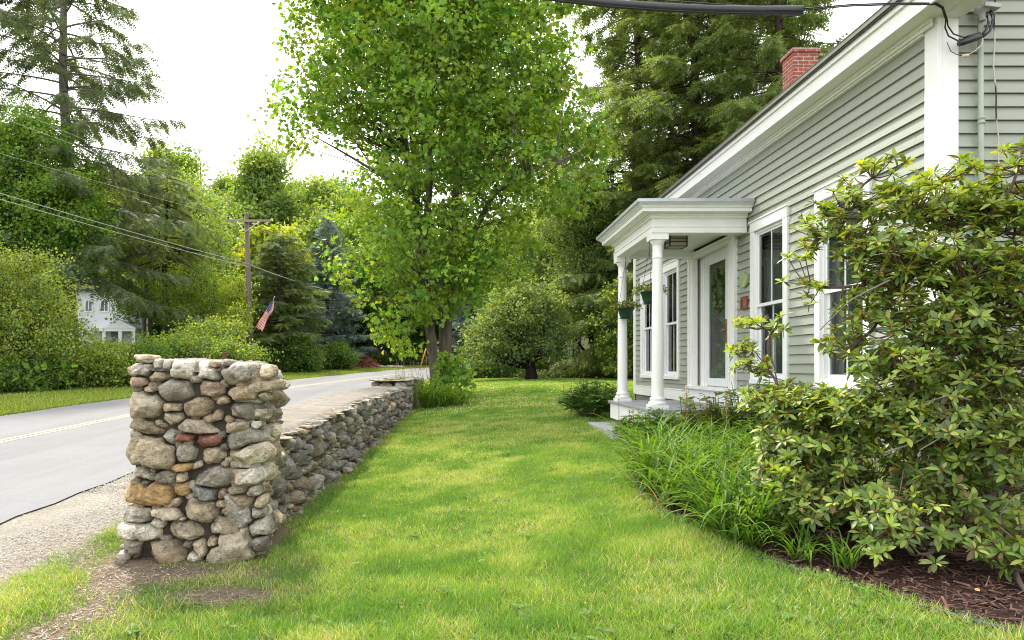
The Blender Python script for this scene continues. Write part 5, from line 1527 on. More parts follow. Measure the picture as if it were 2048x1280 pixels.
conifer('hemlock_tree', 'dark shaggy conifer with bare hanging boughs in front of the white house', 'tree', 12.5, 4.4, 6.4, 64, rv, PAL_HEM, .40, .30, .0, .1, -.12, lambda q: (1 - q) ** .4, .22, 3, tr=.26, base=base_at(332, 41), hang=.6, dead=.22, bark=(.07, .055, .045))
for (px, y, lab, bl, n_, pal) in [(370, 48, 'tall airy light green tree between the tall spruce and the utility pole', [B(350, 400, 48, 55, 50), B(400, 440, 48, 60, 60), B(330, 470, 47, 55, 60), B(420, 510, 47, 50, 50), B(365, 365, 48, 30, 34), B(300, 420, 48, 40, 50), B(440, 560, 46, 45, 50)], 620, [(.13, .19, .035), (.17, .235, .045), (.10, .15, .03), (.20, .25, .05)]),
                                  (285, 45, 'yellow-lit leafy tree showing through the conifer boughs beside the tall spruce', [B(260, 480, 45, 45, 60), B(310, 530, 45, 45, 45), B(240, 400, 46, 40, 50), B(350, 580, 44, 40, 36)], 330, PAL_YEL)]:  # yellow palette puts the sunlit look into this last tree's leaf colour
    b1 = base_at(px, y); tpz = [b1, b1 + [.1, 0, 3], b1 + [.2, .1, 7], b1 + [.1, .1, 10]]
    tree('leafy_tree', lab, 'tree', tuple(b1), [(tpz, [.16, .13, .09, .03])], bl, n_, 26, .6, .17, pal, rv, (RHOMB_V, RHOMB_F), limbs=.25, hollow=.25)
yv = 33; b1 = base_at(60, yv)
tree('vine_covered_tree', 'broken old tree smothered in bright green vines at the left edge', 'tree', tuple(b1), [([b1, b1 + [.1, 0, 3], b1 + [.2, 0, 7], b1 + [.2, 0, 10.5]], [.35, .3, .24, .1])],
     [B(75, 290, yv, 75, 60), B(30, 380, yv, 80, 90), B(110, 420, yv - .5, 70, 90), B(40, 480, yv, 90, 80), B(-40, 420, yv, 80, 120), B(120, 520, yv, 50, 80), B(60, 250, yv, 50, 40), B(180, 460, yv + 1, 40, 80), B(175, 400, yv + 2, 40, 80)], 1300, 30, .5, .135, [(.10, .185, .022), (.13, .22, .028), (.075, .145, .02), (.17, .25, .035)], rv, limbs=.2)
# tall light-green shrubs at the left edge and along the road
SHP = [(.17, .225, .045), (.21, .26, .055), (.14, .195, .04), (.25, .29, .07), (.11, .16, .035)]
for (px, y, lab, bl, n_, pal) in [
    (40, 27, 'tall pale yellow-green shrub at the left edge across the road', [B(30, 560, 27, 75, 70), B(105, 570, 27, 48, 60), B(-30, 600, 27, 90, 100), B(90, 650, 26.6, 75, 75), B(20, 680, 26.6, 85, 80), B(140, 690, 26.6, 50, 60)], 620, SHP),
    (190, 28, 'rounded light green shrub right of the tall pale shrub across the road', [B(165, 735, 28, 60, 42), B(215, 725, 28, 45, 50), B(110, 745, 27.5, 50, 34)], 260, SHP[:4]),
    (260, 29.5, 'bright green bramble bush behind the left corner of the stone pillar', [B(260, 745, 29.5, 60, 38), B(300, 715, 30, 50, 42), B(225, 760, 29, 40, 22)], 260, [(.10, .175, .025), (.13, .205, .03), (.08, .14, .022)]),
    (60, 26.2, 'low dark green bramble patch along the mown strip at the left edge', [B(30, 755, 26.2, 60, 28), B(90, 760, 26.2, 50, 24), B(-30, 750, 26.2, 50, 34)], 220, PAL_MID),
    (350, 31.5, 'mixed green bush above the top of the stone pillar', [B(340, 725, 31.5, 50, 42), B(390, 715, 31.5, 50, 38), B(365, 690, 32, 40, 30)], 270, SHP[1:] + PAL_MID),
    (450, 33, 'leafy bush with pale flowers left of the utility pole', [B(440, 705, 33, 50, 36), B(490, 715, 33, 45, 26), B(405, 670, 34, 40, 40), B(455, 660, 35, 35, 30)], 270, SHP[1:] + PAL_MID),
    (390, 39, 'spreading sumac with yellowish tips in front of the conifers', [B(390, 560, 39, 55, 40), B(430, 600, 39, 42, 40), B(350, 590, 39.5, 45, 50), B(395, 640, 39, 60, 40)], 300, [(.12, .19, .025), (.16, .23, .03), (.22, .26, .04), (.08, .14, .02)]),
    (470, 38, 'small leafy sapling with yellow-green leaves left of the utility pole', [B(478, 640, 37, 25, 32), B(470, 590, 38.5, 30, 45)], 120, PAL_YEL),
]:
    b1 = base_at(px, y)
    tree('roadside_shrub', lab, 'shrub', tuple(b1), [([b1, b1 + [.1, 0, .6], b1 + [.2, 0, 1.4]], [.05, .04, .02])], bl, int(n_ * 1.25), 30, .42, .115, pal, rv, (RHOMB_V, RHOMB_F), limbs=.25, hollow=.3, bark=(.09, .07, .05))
for (px, y, lab, bl, n_) in [(970, 37, 'dark low shrub behind the apple tree at the end of the lawn', [B(950, 735, 37, 45, 20), B(1000, 732, 37, 40, 22), B(915, 738, 36.5, 24, 14)], 150), (1085, 38, 'dark low shrub right of the apple tree trunk at the end of the lawn', [B(1060, 728, 38, 45, 22), B(1110, 725, 38, 40, 26)], 150)]:
    b1 = base_at(px, y)
    tree('low_shrub', lab, 'shrub', tuple(b1), [([b1, b1 + [.1, 0, .3], b1 + [.2, 0, .7]], [.04, .03, .02])], bl, n_, 22, .4, .17, PAL_DARK + PAL_MID[:1], rv, (RHOMB_V, RHOMB_F), limbs=.2, hollow=.3)
# rounded clipped-looking bushes on the far lawn
for (px, y, lab, bl, n_) in [(600, 45, 'rounded rhododendron bush at the edge of the far lawn, right of the utility pole', [B(596, 712, 45, 36, 32), B(625, 720, 45, 24, 24), B(572, 700, 45.5, 28, 26)], 330),
                             (672, 50, 'low dark green spreading bush between the round bush and the wood-chip heap', [B(660, 715, 50, 28, 20), B(688, 718, 50, 22, 20), B(675, 700, 50.5, 20, 14)], 260)]:
    b1 = base_at(px, y); b1[2] = min(b1[2], P(0, 740, y)[2])
    tree('round_bush', lab, 'bush', tuple(b1), [([b1, b1 + [0, 0, .5], b1 + [0, 0, 1]], [.05, .04, .02])], bl, n_, 30, .38, .15, PAL_MID + PAL_DARK[:2], rv, (RHOMB_V, RHOMB_F), limbs=.15, hollow=.55)

# ------------------------------------------------------------------ woods: a few tree shapes, each copy a thing of its own
def wood_tree(label, H, R, pal, rng, narrow=1., conif=False, base=(0, 0, 0)):
    if conif:
        return conifer('wood_conifer', label, 'tree', H, R, H * .2, 70, rng, pal, .75, .12, .05, .3, -.1, lambda q: (1 - q) ** .8, .30, 2, group='trees in the wood', tr=.25, base=base, twd=.6)
    bs = np.array([0., 0, 0]); bl = [(0, 0, H * .62, R * .55, R * .55, H * .26)]
    for k in range(17):
        an = k * 2.4; f_ = (k + .5) / 17; q = R * (.35 + .55 * math.sin(PI * min(1, f_ * 1.05 + .12))) * rng.uniform(.6, 1.15)
        s_ = R * rng.uniform(.22, .42); bl.append((math.cos(an) * q * (1 - f_ * .55), math.sin(an) * q * (1 - f_ * .55), H * (.26 + .72 * f_), s_, s_, s_ * .85))
    t = thing('wood_tree', label, 'tree', (0, 0, 0), 'trees in the wood')
    w = Acc(); w.tube([(0, 0, -.3), (.1, 0, H * .3), (0, .1, H * .6), (0, 0, H * .92)], [.24, .2, .13, .03], 9, (.10, .085, .07))
    cen, out = blobpts(rng, bl, 520, .35)
    for k in range(60):
        limb(w, rng, (0, 0, min(cen[k][2] * .8, H * .85)), cen[k], .05, .01, (.10, .085, .07), n=4)
    w.build('trunk', M['bark'], t)
    a = Acc(); leaves(a, rng, cen, out, 15, .72, .36, pal, (CLUMP_V, CLUMP_F), .7, .2, .25); a.build('crown', M['leaf_far'], t)
    t.location = base
    return t


FG = [(.12, .18, .036), (.15, .215, .04), (.19, .245, .05), (.10, .15, .033)]
protos = {}
labs = {'a': 'mid green leafy tree in the wood beyond the road', 'b': 'bright yellow-green leafy tree in the wood beyond the road', 'c': 'dark green leafy tree in the wood behind the lawn', 'd': 'narrow dark conifer on the wooded skyline'}
spec = {'a': (13, 3.6, FG, False), 'b': (12, 3.4, PAL_YEL + FG, False), 'c': (13, 3.8, PAL_DARK + PAL_MID[:2], False), 'd': (15, 2.8, PAL_SPR, True)}
spots = [  # kind, px, distance, height scale
    ('b', 330, 62, .95), ('a', 420, 66, 1.0), ('b', 455, 78, .95), ('a', 520, 84, 1.15), ('a', 575, 92, 1.0), ('d', 400, 96, .95), ('d', 365, 104, .95), ('d', 483, 120, .80), ('a', 640, 80, 1.0), ('a', 690, 74, 1.15),
    ('b', 545, 60, .72), ('a', 440, 54, .82), ('a', 610, 66, .85), ('a', 655, 64, .9), ('c', 700, 66, .7), ('c', 740, 62, .8), ('c', 780, 64, .75), ('c', 815, 63, .7), ('c', 850, 66, .8), ('c', 725, 72, .9), ('c', 800, 74, 1.0), ('c', 890, 68, .85),
    ('c', 940, 66, .8), ('c', 985, 62, .85), ('c', 1030, 58, .8), ('c', 1075, 56, .85), ('c', 1120, 54, .9), ('a', 960, 74, 1.1), ('a', 1040, 70, 1.15), ('c', 1100, 66, 1.1), ('a', 1150, 60, 1.15), ('c', 1190, 52, .9), ('c', 1240, 50, .9), ('a', 1280, 52, 1.1),
    ('c', 1330, 48, .9), ('a', 1380, 52, 1.0), ('c', 1440, 50, .9), ('a', 1500, 52, 1.1), ('c', 1560, 50, 1.0), ('c', 1640, 50, 1.0), ('c', 1740, 48, 1.0),
    ('a', 260, 60, 1.05), ('a', 190, 62, 1.1), ('b', 120, 58, .9), ('a', 60, 60, 1.1), ('a', 0, 56, 1.0), ('c', -60, 52, 1.0), ('c', 230, 74, 1.1), ('a', 310, 84, 1.05), ('a', -140, 50, 1.1), ('c', 90, 76, 1.2), ('a', 160, 88, 1.2),
    ('a', 300, 54, .95), ('b', 375, 58, .9), ('a', 455, 60, .95), ('a', 250, 70, 1.1), ('a', 620, 88, 1.15), ('b', 665, 92, 1.1), ('a', 705, 86, 1.1), ('a', 645, 104, 1.2), ('a', 585, 100, 1.15), ('b', 530, 96, 1.0), ('a', 350, 94, 1.1), ('a', 290, 98, 1.15), ('b', 395, 88, 1.0), ('a', 610, 108, 1.1), ('a', 560, 118, 1.05), ('b', 500, 104, 1.0), ('a', 450, 112, 1.0), ('a', 690, 100, 1.1), ('a', 740, 92, 1.1), ('a', 800, 96, 1.2), ('a', 380, 122, 1.05), ('d', 540, 126, .9), ('a', 330, 110, 1.1)]
spots += [('a', 528, 80, 1.42), ('a', 655, 78, 1.25), ('b', 690, 84, 1.3), ('a', 340, 80, 1.3)]
for k, (kd, px, y, s) in enumerate(spots):
    if 300 < px < 720 and y >= 62: s = s * (1.42 if kd == 'd' else 1.16)
    bs = base_at(px, y); bs[2] -= .2
    if kd not in protos:
        H, R, pal, cf = spec[kd]
        protos[kd] = wood_tree(labs[kd], H, R, pal, rv, conif=cf); o = protos[kd]; o.location = bs; o.scale = (s, s, s)
    else:
        o = dup(protos[kd], bs, rv.uniform(0, 6.28), (s * rv.uniform(.9, 1.15), s * rv.uniform(.9, 1.15), s))
    lab = {'a': 'mid green leafy tree', 'b': 'bright yellow-green leafy tree', 'c': 'dark green leafy tree', 'd': 'narrow dark conifer'}[kd]
    side = 'on the wooded hill across the road' if px < 690 and y >= 70 else 'in the wood across the road' if px < 690 else 'in the wood behind the big maple' if px < 950 else 'in the wood behind the back lawn' if px < 1250 else 'in the wood behind the house'
    o['label'] = lab + ' ' + side; o['group'] = lab + 's ' + side
protos['b'].name = 'wood_tree'

# yellow maple by the pole
b1 = base_at(548, 52)
tree('maple_tree', 'small golden-green maple right of the utility pole top', 'tree', tuple(b1), [([b1, b1 + [0, 0, 4], b1 + [0, 0, 9]], [.2, .15, .04])], [B(548, 490, 52, 52, 40), B(580, 515, 52, 34, 34), B(515, 515, 52, 36, 34), B(545, 545, 52, 60, 40)], 300, 22, .6, .27, [(.23, .25, .03), (.19, .24, .03), (.27, .27, .035), (.15, .21, .03)], rv, limbs=.1)

# undergrowth: low leafy mass under the woods
a = Acc(); n = 5200
x = rv.uniform(-46, 30, n); y = rv.uniform(24, 70, n)
xl = np.interp(y, rl[:, 0], rl[:, 1]); xr = np.interp(y, rr[:, 0], rr[:, 1])
left = (x < xl - 5.2 - (y > 40) * 8 + vnoise(y, y * 0, .3, 8) * 1.5) & (y < 60); right = (x > np.maximum(xr + 4, 2.5)) & (y > 37.5 + 2 * vnoise(x, x * 0, .3, 9)); back = (y > 61) & (x > -14)
k = left | right | back; x, y = x[k], y[k]; m = len(x)
cen = np.stack([x, y, gz(x, y) + rv.uniform(.1, .9, m) * (.5 + vnoise(x, y, .5, 15))], -1)
leaves(a, rv, cen, np.tile([0, 0, 1.], (m, 1)), 14, .62, .3, PAL_MID + PAL_DARK[:2] + [(.14, .19, .04)], (RHOMB_V, RHOMB_F), .6, .1)
tag(a.build('undergrowth', M['leaf_far']), None, kind='stuff')
# ground cover under the trees at the end of the lawn
a = Acc(); n = 1500
x = rv.uniform(3.2, 12, n); y = rv.uniform(34.5, 39, n); cen = np.stack([x, y, gz(x, y) + rv.uniform(.02, .3, n)], -1)
leaves(a, rv, cen, np.tile([0, 0, 1.], (n, 1)), 10, .3, .13, [(.075, .115, .045), (.10, .14, .06), (.06, .09, .035)], (RHOMB_V, RHOMB_F), .5, .1)
tag(a.build('ground_cover', M['leaf_far']), None, kind='stuff')
# ================================================================== garden plants
rg = np.random.default_rng(77)
# strap leaf bending over; built per leaf for a true arch


def straps(acc, rng, base, n, l0, l1, w, pal, spread=.9, arch=1.0, rad=.08, nseg=7, gap=None):
    base = np.asarray(base, float)
    az = rng.uniform(0, 2 * PI, n); ln = rng.uniform(l0, l1, n); el = rng.uniform(.95, 1.5, n) - spread * .25 * rng.random(n)
    s = np.linspace(0, 1, nseg)
    curv = arch * rng.uniform(.9, 2.1, n)
    th = el[:, None] - curv[:, None] * s[None] ** 1.6
    dx = np.cos(th) * (ln / (nseg - 1))[:, None]; dz = np.sin(th) * (ln / (nseg - 1))[:, None]
    h = np.concatenate([np.zeros((n, 1)), np.cumsum(dx[:, :-1], 1)], 1); z = np.concatenate([np.zeros((n, 1)), np.cumsum(dz[:, :-1], 1)], 1)
    o = base + np.stack([rng.normal(0, rad, n), rng.normal(0, rad, n), np.zeros(n)], -1)
    d = np.stack([np.cos(az), np.sin(az)], -1); sd = np.stack([-d[:, 1], d[:, 0]], -1)
    wd = w * rng.uniform(.7, 1.25, n)[:, None] * np.interp(s, [0, .15, .6, 1], [.55, .9, 1, .06])[None]
    c = np.stack([o[:, None, 0] + d[:, 0, None] * h, o[:, None, 1] + d[:, 1, None] * h, o[:, None, 2] + z], -1)
    z0 = gz(c[..., 0], c[..., 1]) + .012; c[..., 2] = np.maximum(c[..., 2], z0)
    off = np.concatenate([sd[:, None] * wd[..., None], np.zeros((n, nseg, 1))], -1) * .5
    nrm = np.stack([-np.sin(th) * d[:, 0, None], -np.sin(th) * d[:, 1, None], np.cos(th)], -1) * (wd * .22)[..., None]
    v = np.stack([c - off + nrm, c, c + off + nrm], 2).reshape(-1, 3)           # n, nseg, 3
    b_ = (np.arange(n) * nseg * 3)[:, None, None]; i = (np.arange(nseg - 1) * 3)[None, :, None]
    q = np.concatenate([np.stack([0 * b_ + i + 0, 0 * b_ + i + 1, i + 4 + 0 * b_, i + 3 + 0 * b_], -1), np.stack([i + 1 + 0 * b_, i + 2 + 0 * b_, i + 5 + 0 * b_, i + 4 + 0 * b_], -1)], 1) + b_[..., None] * 1
    f = q.reshape(-1, 4)
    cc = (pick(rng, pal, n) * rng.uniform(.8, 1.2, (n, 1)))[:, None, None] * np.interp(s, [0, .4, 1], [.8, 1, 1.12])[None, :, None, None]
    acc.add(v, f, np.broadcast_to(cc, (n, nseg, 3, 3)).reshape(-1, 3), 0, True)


PAL_LILY = [(.075, .175, .018), (.10, .21, .022), (.14, .24, .03), (.055, .13, .016), (.18, .265, .045)]
lily_lab = 'arching green daylily clump in the bed between the lawn and the house'
spots = []
for _ in range(4000):
    x, y = rg.uniform(1.6, 3.6), rg.uniform(4.3, 8.9)
    e = float(bed(np.array([x]), np.array([y]))[0])
    if e < .05 or e > 1.55 + .1 * (y - 5): continue
    pxx = VX + F * x / y
    if y < 5.6 and pxx > 1560: continue
    if y < 4.75: continue
    if any((x - q[0]) ** 2 + (y - q[1]) ** 2 < .175 ** 2 for q in spots): continue
    spots.append((x, y))
    if len(spots) >= 78: break
for k, (x, y) in enumerate(spots):
    z = float(gz(x, y)); e = float(bed(np.array([x]), np.array([y]))[0])
    t = tag(None or (lambda: None)() or thing('daylily_clump', lily_lab, 'daylily', (x, y, z), 'daylily clumps in the planting bed'), lily_lab)
    a = Acc(); big = .75 + .35 * rg.random()
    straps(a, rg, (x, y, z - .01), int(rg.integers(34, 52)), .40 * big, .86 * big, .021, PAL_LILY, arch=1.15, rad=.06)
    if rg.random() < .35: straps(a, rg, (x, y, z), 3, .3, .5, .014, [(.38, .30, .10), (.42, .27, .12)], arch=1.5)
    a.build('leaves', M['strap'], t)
# small separate tufts at the front of the mulch
for (px, py, n_, l_, lab) in [(1600, 1122, 34, .42, 'small daylily tuft at the front of the mulch, second from the right'), (1690, 1138, 26, .36, 'small daylily tuft on the open mulch, the rightmost one'), (1500, 1098, 26, .40, 'small daylily tuft by the edging strip, left of the two tufts on open mulch')]:
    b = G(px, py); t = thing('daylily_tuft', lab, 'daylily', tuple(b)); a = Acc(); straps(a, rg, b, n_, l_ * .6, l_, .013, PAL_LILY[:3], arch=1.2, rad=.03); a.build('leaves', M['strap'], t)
# fountain of daylilies and weeds round the foot of the big maple
for (px, py, n_, l_, lab) in [(862, 812, 190, 1.45, 'large fountain-shaped daylily clump at the foot of the big maple'), (915, 800, 90, .9, 'daylily clump right of the maple trunks at the lawn edge'), (892, 803, 70, .85, 'daylily clump between the two others under the maple')]:
    b = G(px, py); b = np.array([(px - VX) * 18.6 / F, 18.6, 0]); b[2] = float(gz(b[0], b[1])); t = thing('daylily_clump', lab, 'daylily', tuple(b)); a = Acc(); straps(a, rg, b, n_, l_ * .55, l_, .03, [(.13, .24, .03), (.18, .28, .045), (.10, .20, .025)], arch=1.3, rad=.18); a.build('leaves', M['strap'], t)
for (px, py, w, h, lab, y) in [(884, 745, 15, 44, 'tall leafy sucker growth in front of the maple trunks', 20.6), (922, 765, 17, 42, 'pale green weedy shrub right of the maple trunks', 20.2)]:
    b1 = base_at(px, y)
    tree('maple_sucker', lab, 'shrub', tuple(b1), [([b1, b1 + [0, 0, .5], b1 + [.05, 0, 1.1]], [.02, .015, .008])], [B(px - 4, py - 46, y, w * .5, h * .4), B(px + 5, py - 18, y, w * .9, h * .4), B(px - 6, py + 16, y, w * .8, h * .4), B(px + 16, py + 4, y, w * .6, h * .35), B(px + 4, py + 36, y, w * 1.1, h * .4)], 46, 9, .16, .15, [(.10, .20, .022), (.13, .225, .028), (.18, .25, .05)], rg, limbs=.3, hollow=.1)
a = Acc(); b0_ = P(822, 752, 19.8)
gt = thing('grass_stalks', 'dry seed stalks standing on the wall top left of the maple', 'grass stalks', tuple(b0_))
for _ in range(30):
    px = rg.uniform(790, 862); p0 = P(px, 758, 20); p0[2] = -.34; l = rg.uniform(.25, .6); q = p0 + np.array([rg.normal(0, .08), rg.normal(0, .08), l])
    a.tube([p0, (p0 + q) / 2 + [rg.normal(0, .02), 0, 0], q], [.004, .003, .002], 4, (.26, .22, .10)); a.tube([q, q + [0, 0, .06]], [.010, .003], 5, (.30, .19, .12))
a.build('stalks', M['attr'], gt)


# ------------------------------------------------------------------ leafy perennials
OV_V = [(0, 0, 0), (-.17, .25, .03), (-.2, .55, .03), (0, 1, -.05), (.2, .55, .03), (.17, .25, .03), (0, .5, -.02)]
OV_F = [[(0, 1, 6), (1, 2, 6), (2, 3, 6), (3, 4, 6), (4, 5, 6), (5, 0, 6)]]


def perennial(name, label, base, rx, rz, nst, nleaf, lsize, pal, rng, cat='plant', flowers=None):
    base = np.asarray(base, float); t = thing(name, label, cat, tuple(base)); w = Acc(); a = Acc()
    for k in range(nst):
        an = rng.uniform(0, 2 * PI); q = math.sqrt(rng.random()); tip = base + np.array([math.cos(an) * rx * q, math.sin(an) * rx * q, rz * (1 - .55 * q * q) * rng.uniform(.75, 1.08)])
        st_ = base + np.array([math.cos(an) * rx * .15 * q, math.sin(an) * rx * .15 * q, 0]); mid = (st_ + tip) / 2 + np.array([0, 0, .08 * rz])
        w.tube([st_, mid, tip], [.006, .005, .003], 4, (.10, .12, .04), cap=False)
        s = rng.uniform(.35, 1, nleaf); p = st_ * (1 - s)[:, None] ** 2 + 2 * mid * ((1 - s) * s)[:, None] + tip * (s ** 2)[:, None]
        az = rng.uniform(0, 2 * PI, nleaf); d = np.stack([np.cos(az), np.sin(az), rng.uniform(-.3, .5, nleaf)], -1)
        a.scatter(OV_V, OV_F, p, frames(d, np.array([0, 0, 1.]) + rng.normal(0, .3, (nleaf, 3))), lsize * rng.uniform(.6, 1.25, nleaf), pick(rng, pal, nleaf) * rng.uniform(.8, 1.2, (nleaf, 1)))
    w.build('stems', M['twig'], t); a.build('leaves', M['rhodo'], t)
    if flowers:
        n = flowers[0]; an = rng.uniform(0, 2 * PI, n); q = np.sqrt(rng.random(n)) * .9
        c_ = base + np.stack([np.cos(an) * rx * q, np.sin(an) * rx * q, rz * (1.05 - .5 * q * q) + rng.uniform(0, flowers[3], n)], -1)
        for k in range(n):
            f_ = Acc(); m_ = 6; az = np.arange(m_) * PI / 3; d = np.stack([np.cos(az), np.sin(az), np.full(m_, .6)], -1)
            f_.scatter(OV_V, OV_F, np.repeat(c_[k][None], m_, 0), frames(d, np.tile([0, 0, 1.], (m_, 1))), np.full(m_, flowers[1]), np.tile([flowers[2]], (m_, 1)) * rng.uniform(.85, 1.1, (m_, 1)))
            f_.tube([c_[k] - [0, 0, .35], c_[k]], .004, 4, (.10, .14, .04)); f_.build('flower', M['petal'], t)
    return t


PAL_PEO = [(.09, .19, .045), (.115, .22, .055), (.15, .25, .065), (.07, .15, .035)]
b = base_at(1178, 13.0); perennial('peony_bush', 'dark glossy peony bush with a few coral flowers at the far corner of the porch', b, .66, .74, 130, 12, .13, PAL_PEO, rg, flowers=(5, .045, (.62, .22, .12), .12))
b = base_at(1212, 14.0); perennial('peony_bush', 'yellow-green leafy plant just behind the dark peony bush', b, .5, .66, 60, 10, .12, [(.14, .20, .035), (.18, .24, .05), (.10, .16, .03)], rg)
b = np.array([2.62, 8.75, 0]); b[2] = gz(*b[:2]); perennial('peony_bush', 'dark green peony plant in front of the near porch column', b, .42, .56, 90, 11, .12, PAL_PEO, rg, flowers=(4, .03, (.30, .05, .04), .15))
b = np.array([2.45, 9.35, 0]); b[2] = gz(*b[:2]); perennial('peony_bush', 'dark green peony plant beside the stone step', b, .36, .5, 60, 10, .12, PAL_PEO, rg, flowers=(3, .05, (.65, .30, .08), .3))
for (x, y, h, lab) in [(3.15, 8.6, .8, 'bronze-tinted leafy plant by the near end of the porch floor'), (3.6, 8.5, 1.1, 'tall toothed-leaf plant against the white skirt beside the porch'), (3.72, 8.0, .95, 'bright green leafy plant below the first window'), (2.95, 8.85, .72, 'yellow-green leafy plant against the near edge of the porch floor'), (3.4, 8.9, .85, 'pale green feathery plant between the porch floor and the first window'), (3.35, 7.6, .6, 'broad-leaved plant among the daylilies below the first window')]:
    z = float(gz(x, y)); perennial('leafy_plant', lab, (x, y, z), .32, h, 34, 9, .12, [(.12, .19, .03), (.16, .22, .04), (.09, .15, .03), (.15, .12, .05)] if 'bronze' in lab else [(.13, .22, .035), (.18, .27, .045), (.10, .18, .03)], rg)
# seed spikes
for (px, y, lab) in [(1372, 8.6, 'brown dock seed spike rising in front of the near porch column base'), (1452, 8.0, 'brown dock seed spike among the daylilies, the one nearer the rhododendron')]:
    b = base_at(px, y); t = thing('seed_spike', lab, 'plant', tuple(b)); a = Acc(); a.tube([b, b + [.01, 0, .8]], [.006, .004], 5, (.20, .17, .06))
    n = 170; s = rg.uniform(.35, .86, n); p = b + np.stack([rg.normal(0, .02, n), rg.normal(0, .02, n), s], -1)
    a.scatter(OV_V, OV_F, p, frames(rg.normal(size=(n, 3)), rg.normal(size=(n, 3))), rg.uniform(.012, .03, n), pick(rg, [(.25, .16, .05), (.20, .20, .05), (.30, .20, .08)], n)); a.build('spike', M['attr'], t)
# yellow and orange lilies under the trees at the end of the lawn
for k in range(16):
    px = 1140 + k * 6.4 + rg.normal(0, 3); b = base_at(px, 35 + rg.uniform(0, 1.2)); t = thing('tall_lily', 'tall yellow lily in the row under the trees at the end of the lawn', 'lily', tuple(b), 'lilies at the end of the lawn')
    a = Acc(); straps(a, rg, b, 14, .5, .9, .035, PAL_LILY, arch=.9, rad=.05); a.build('leaves', M['strap'], t)
    a = Acc()
    for q in range(2):
        tip = b + np.array([rg.normal(0, .12), rg.normal(0, .1), rg.uniform(.7, 1.0)]); a.tube([b, tip], .009, 4, (.14, .18, .05))
        m_ = 6; az = np.arange(m_) * PI / 3; a.scatter(OV_V, OV_F, np.repeat(tip[None], m_, 0), frames(np.stack([np.cos(az), np.sin(az), np.full(m_, .9)], -1), np.tile([0, 0, 1.], (m_, 1))), np.full(m_, .12), np.tile([(.62, .50, .12) if rg.random() < .8 else (.65, .25, .06)], (m_, 1)))
    a.build('flower', M['petal'], t)

# ------------------------------------------------------------------ rhododendron in front of the house corner
rr2 = np.random.default_rng(5)
# leaf: long oval, folded along the midrib, tip turned down
_lv, _lf = [], []
_st = [(0, .02), (.18, .13), (.42, .19), (.68, .17), (.88, .09), (1.0, .005)]
for (y, w) in _st:
    zc = -.16 * y * y
    _lv += [(-w, y, zc + .28 * w), (0, y, zc), (w, y, zc + .28 * w)]
for k in range(len(_st) - 1):
    b = k * 3; _lf += [(b, b + 1, b + 4, b + 3), (b + 1, b + 2, b + 5, b + 4)]
RH_V, RH_F = np.array(_lv), [np.array(_lf)[:, ::-1]]
rho = thing('rhododendron', 'big loose rhododendron bush with glossy leaf rosettes at the near corner of the house', 'shrub', (3.7, 5.0, -1.22))
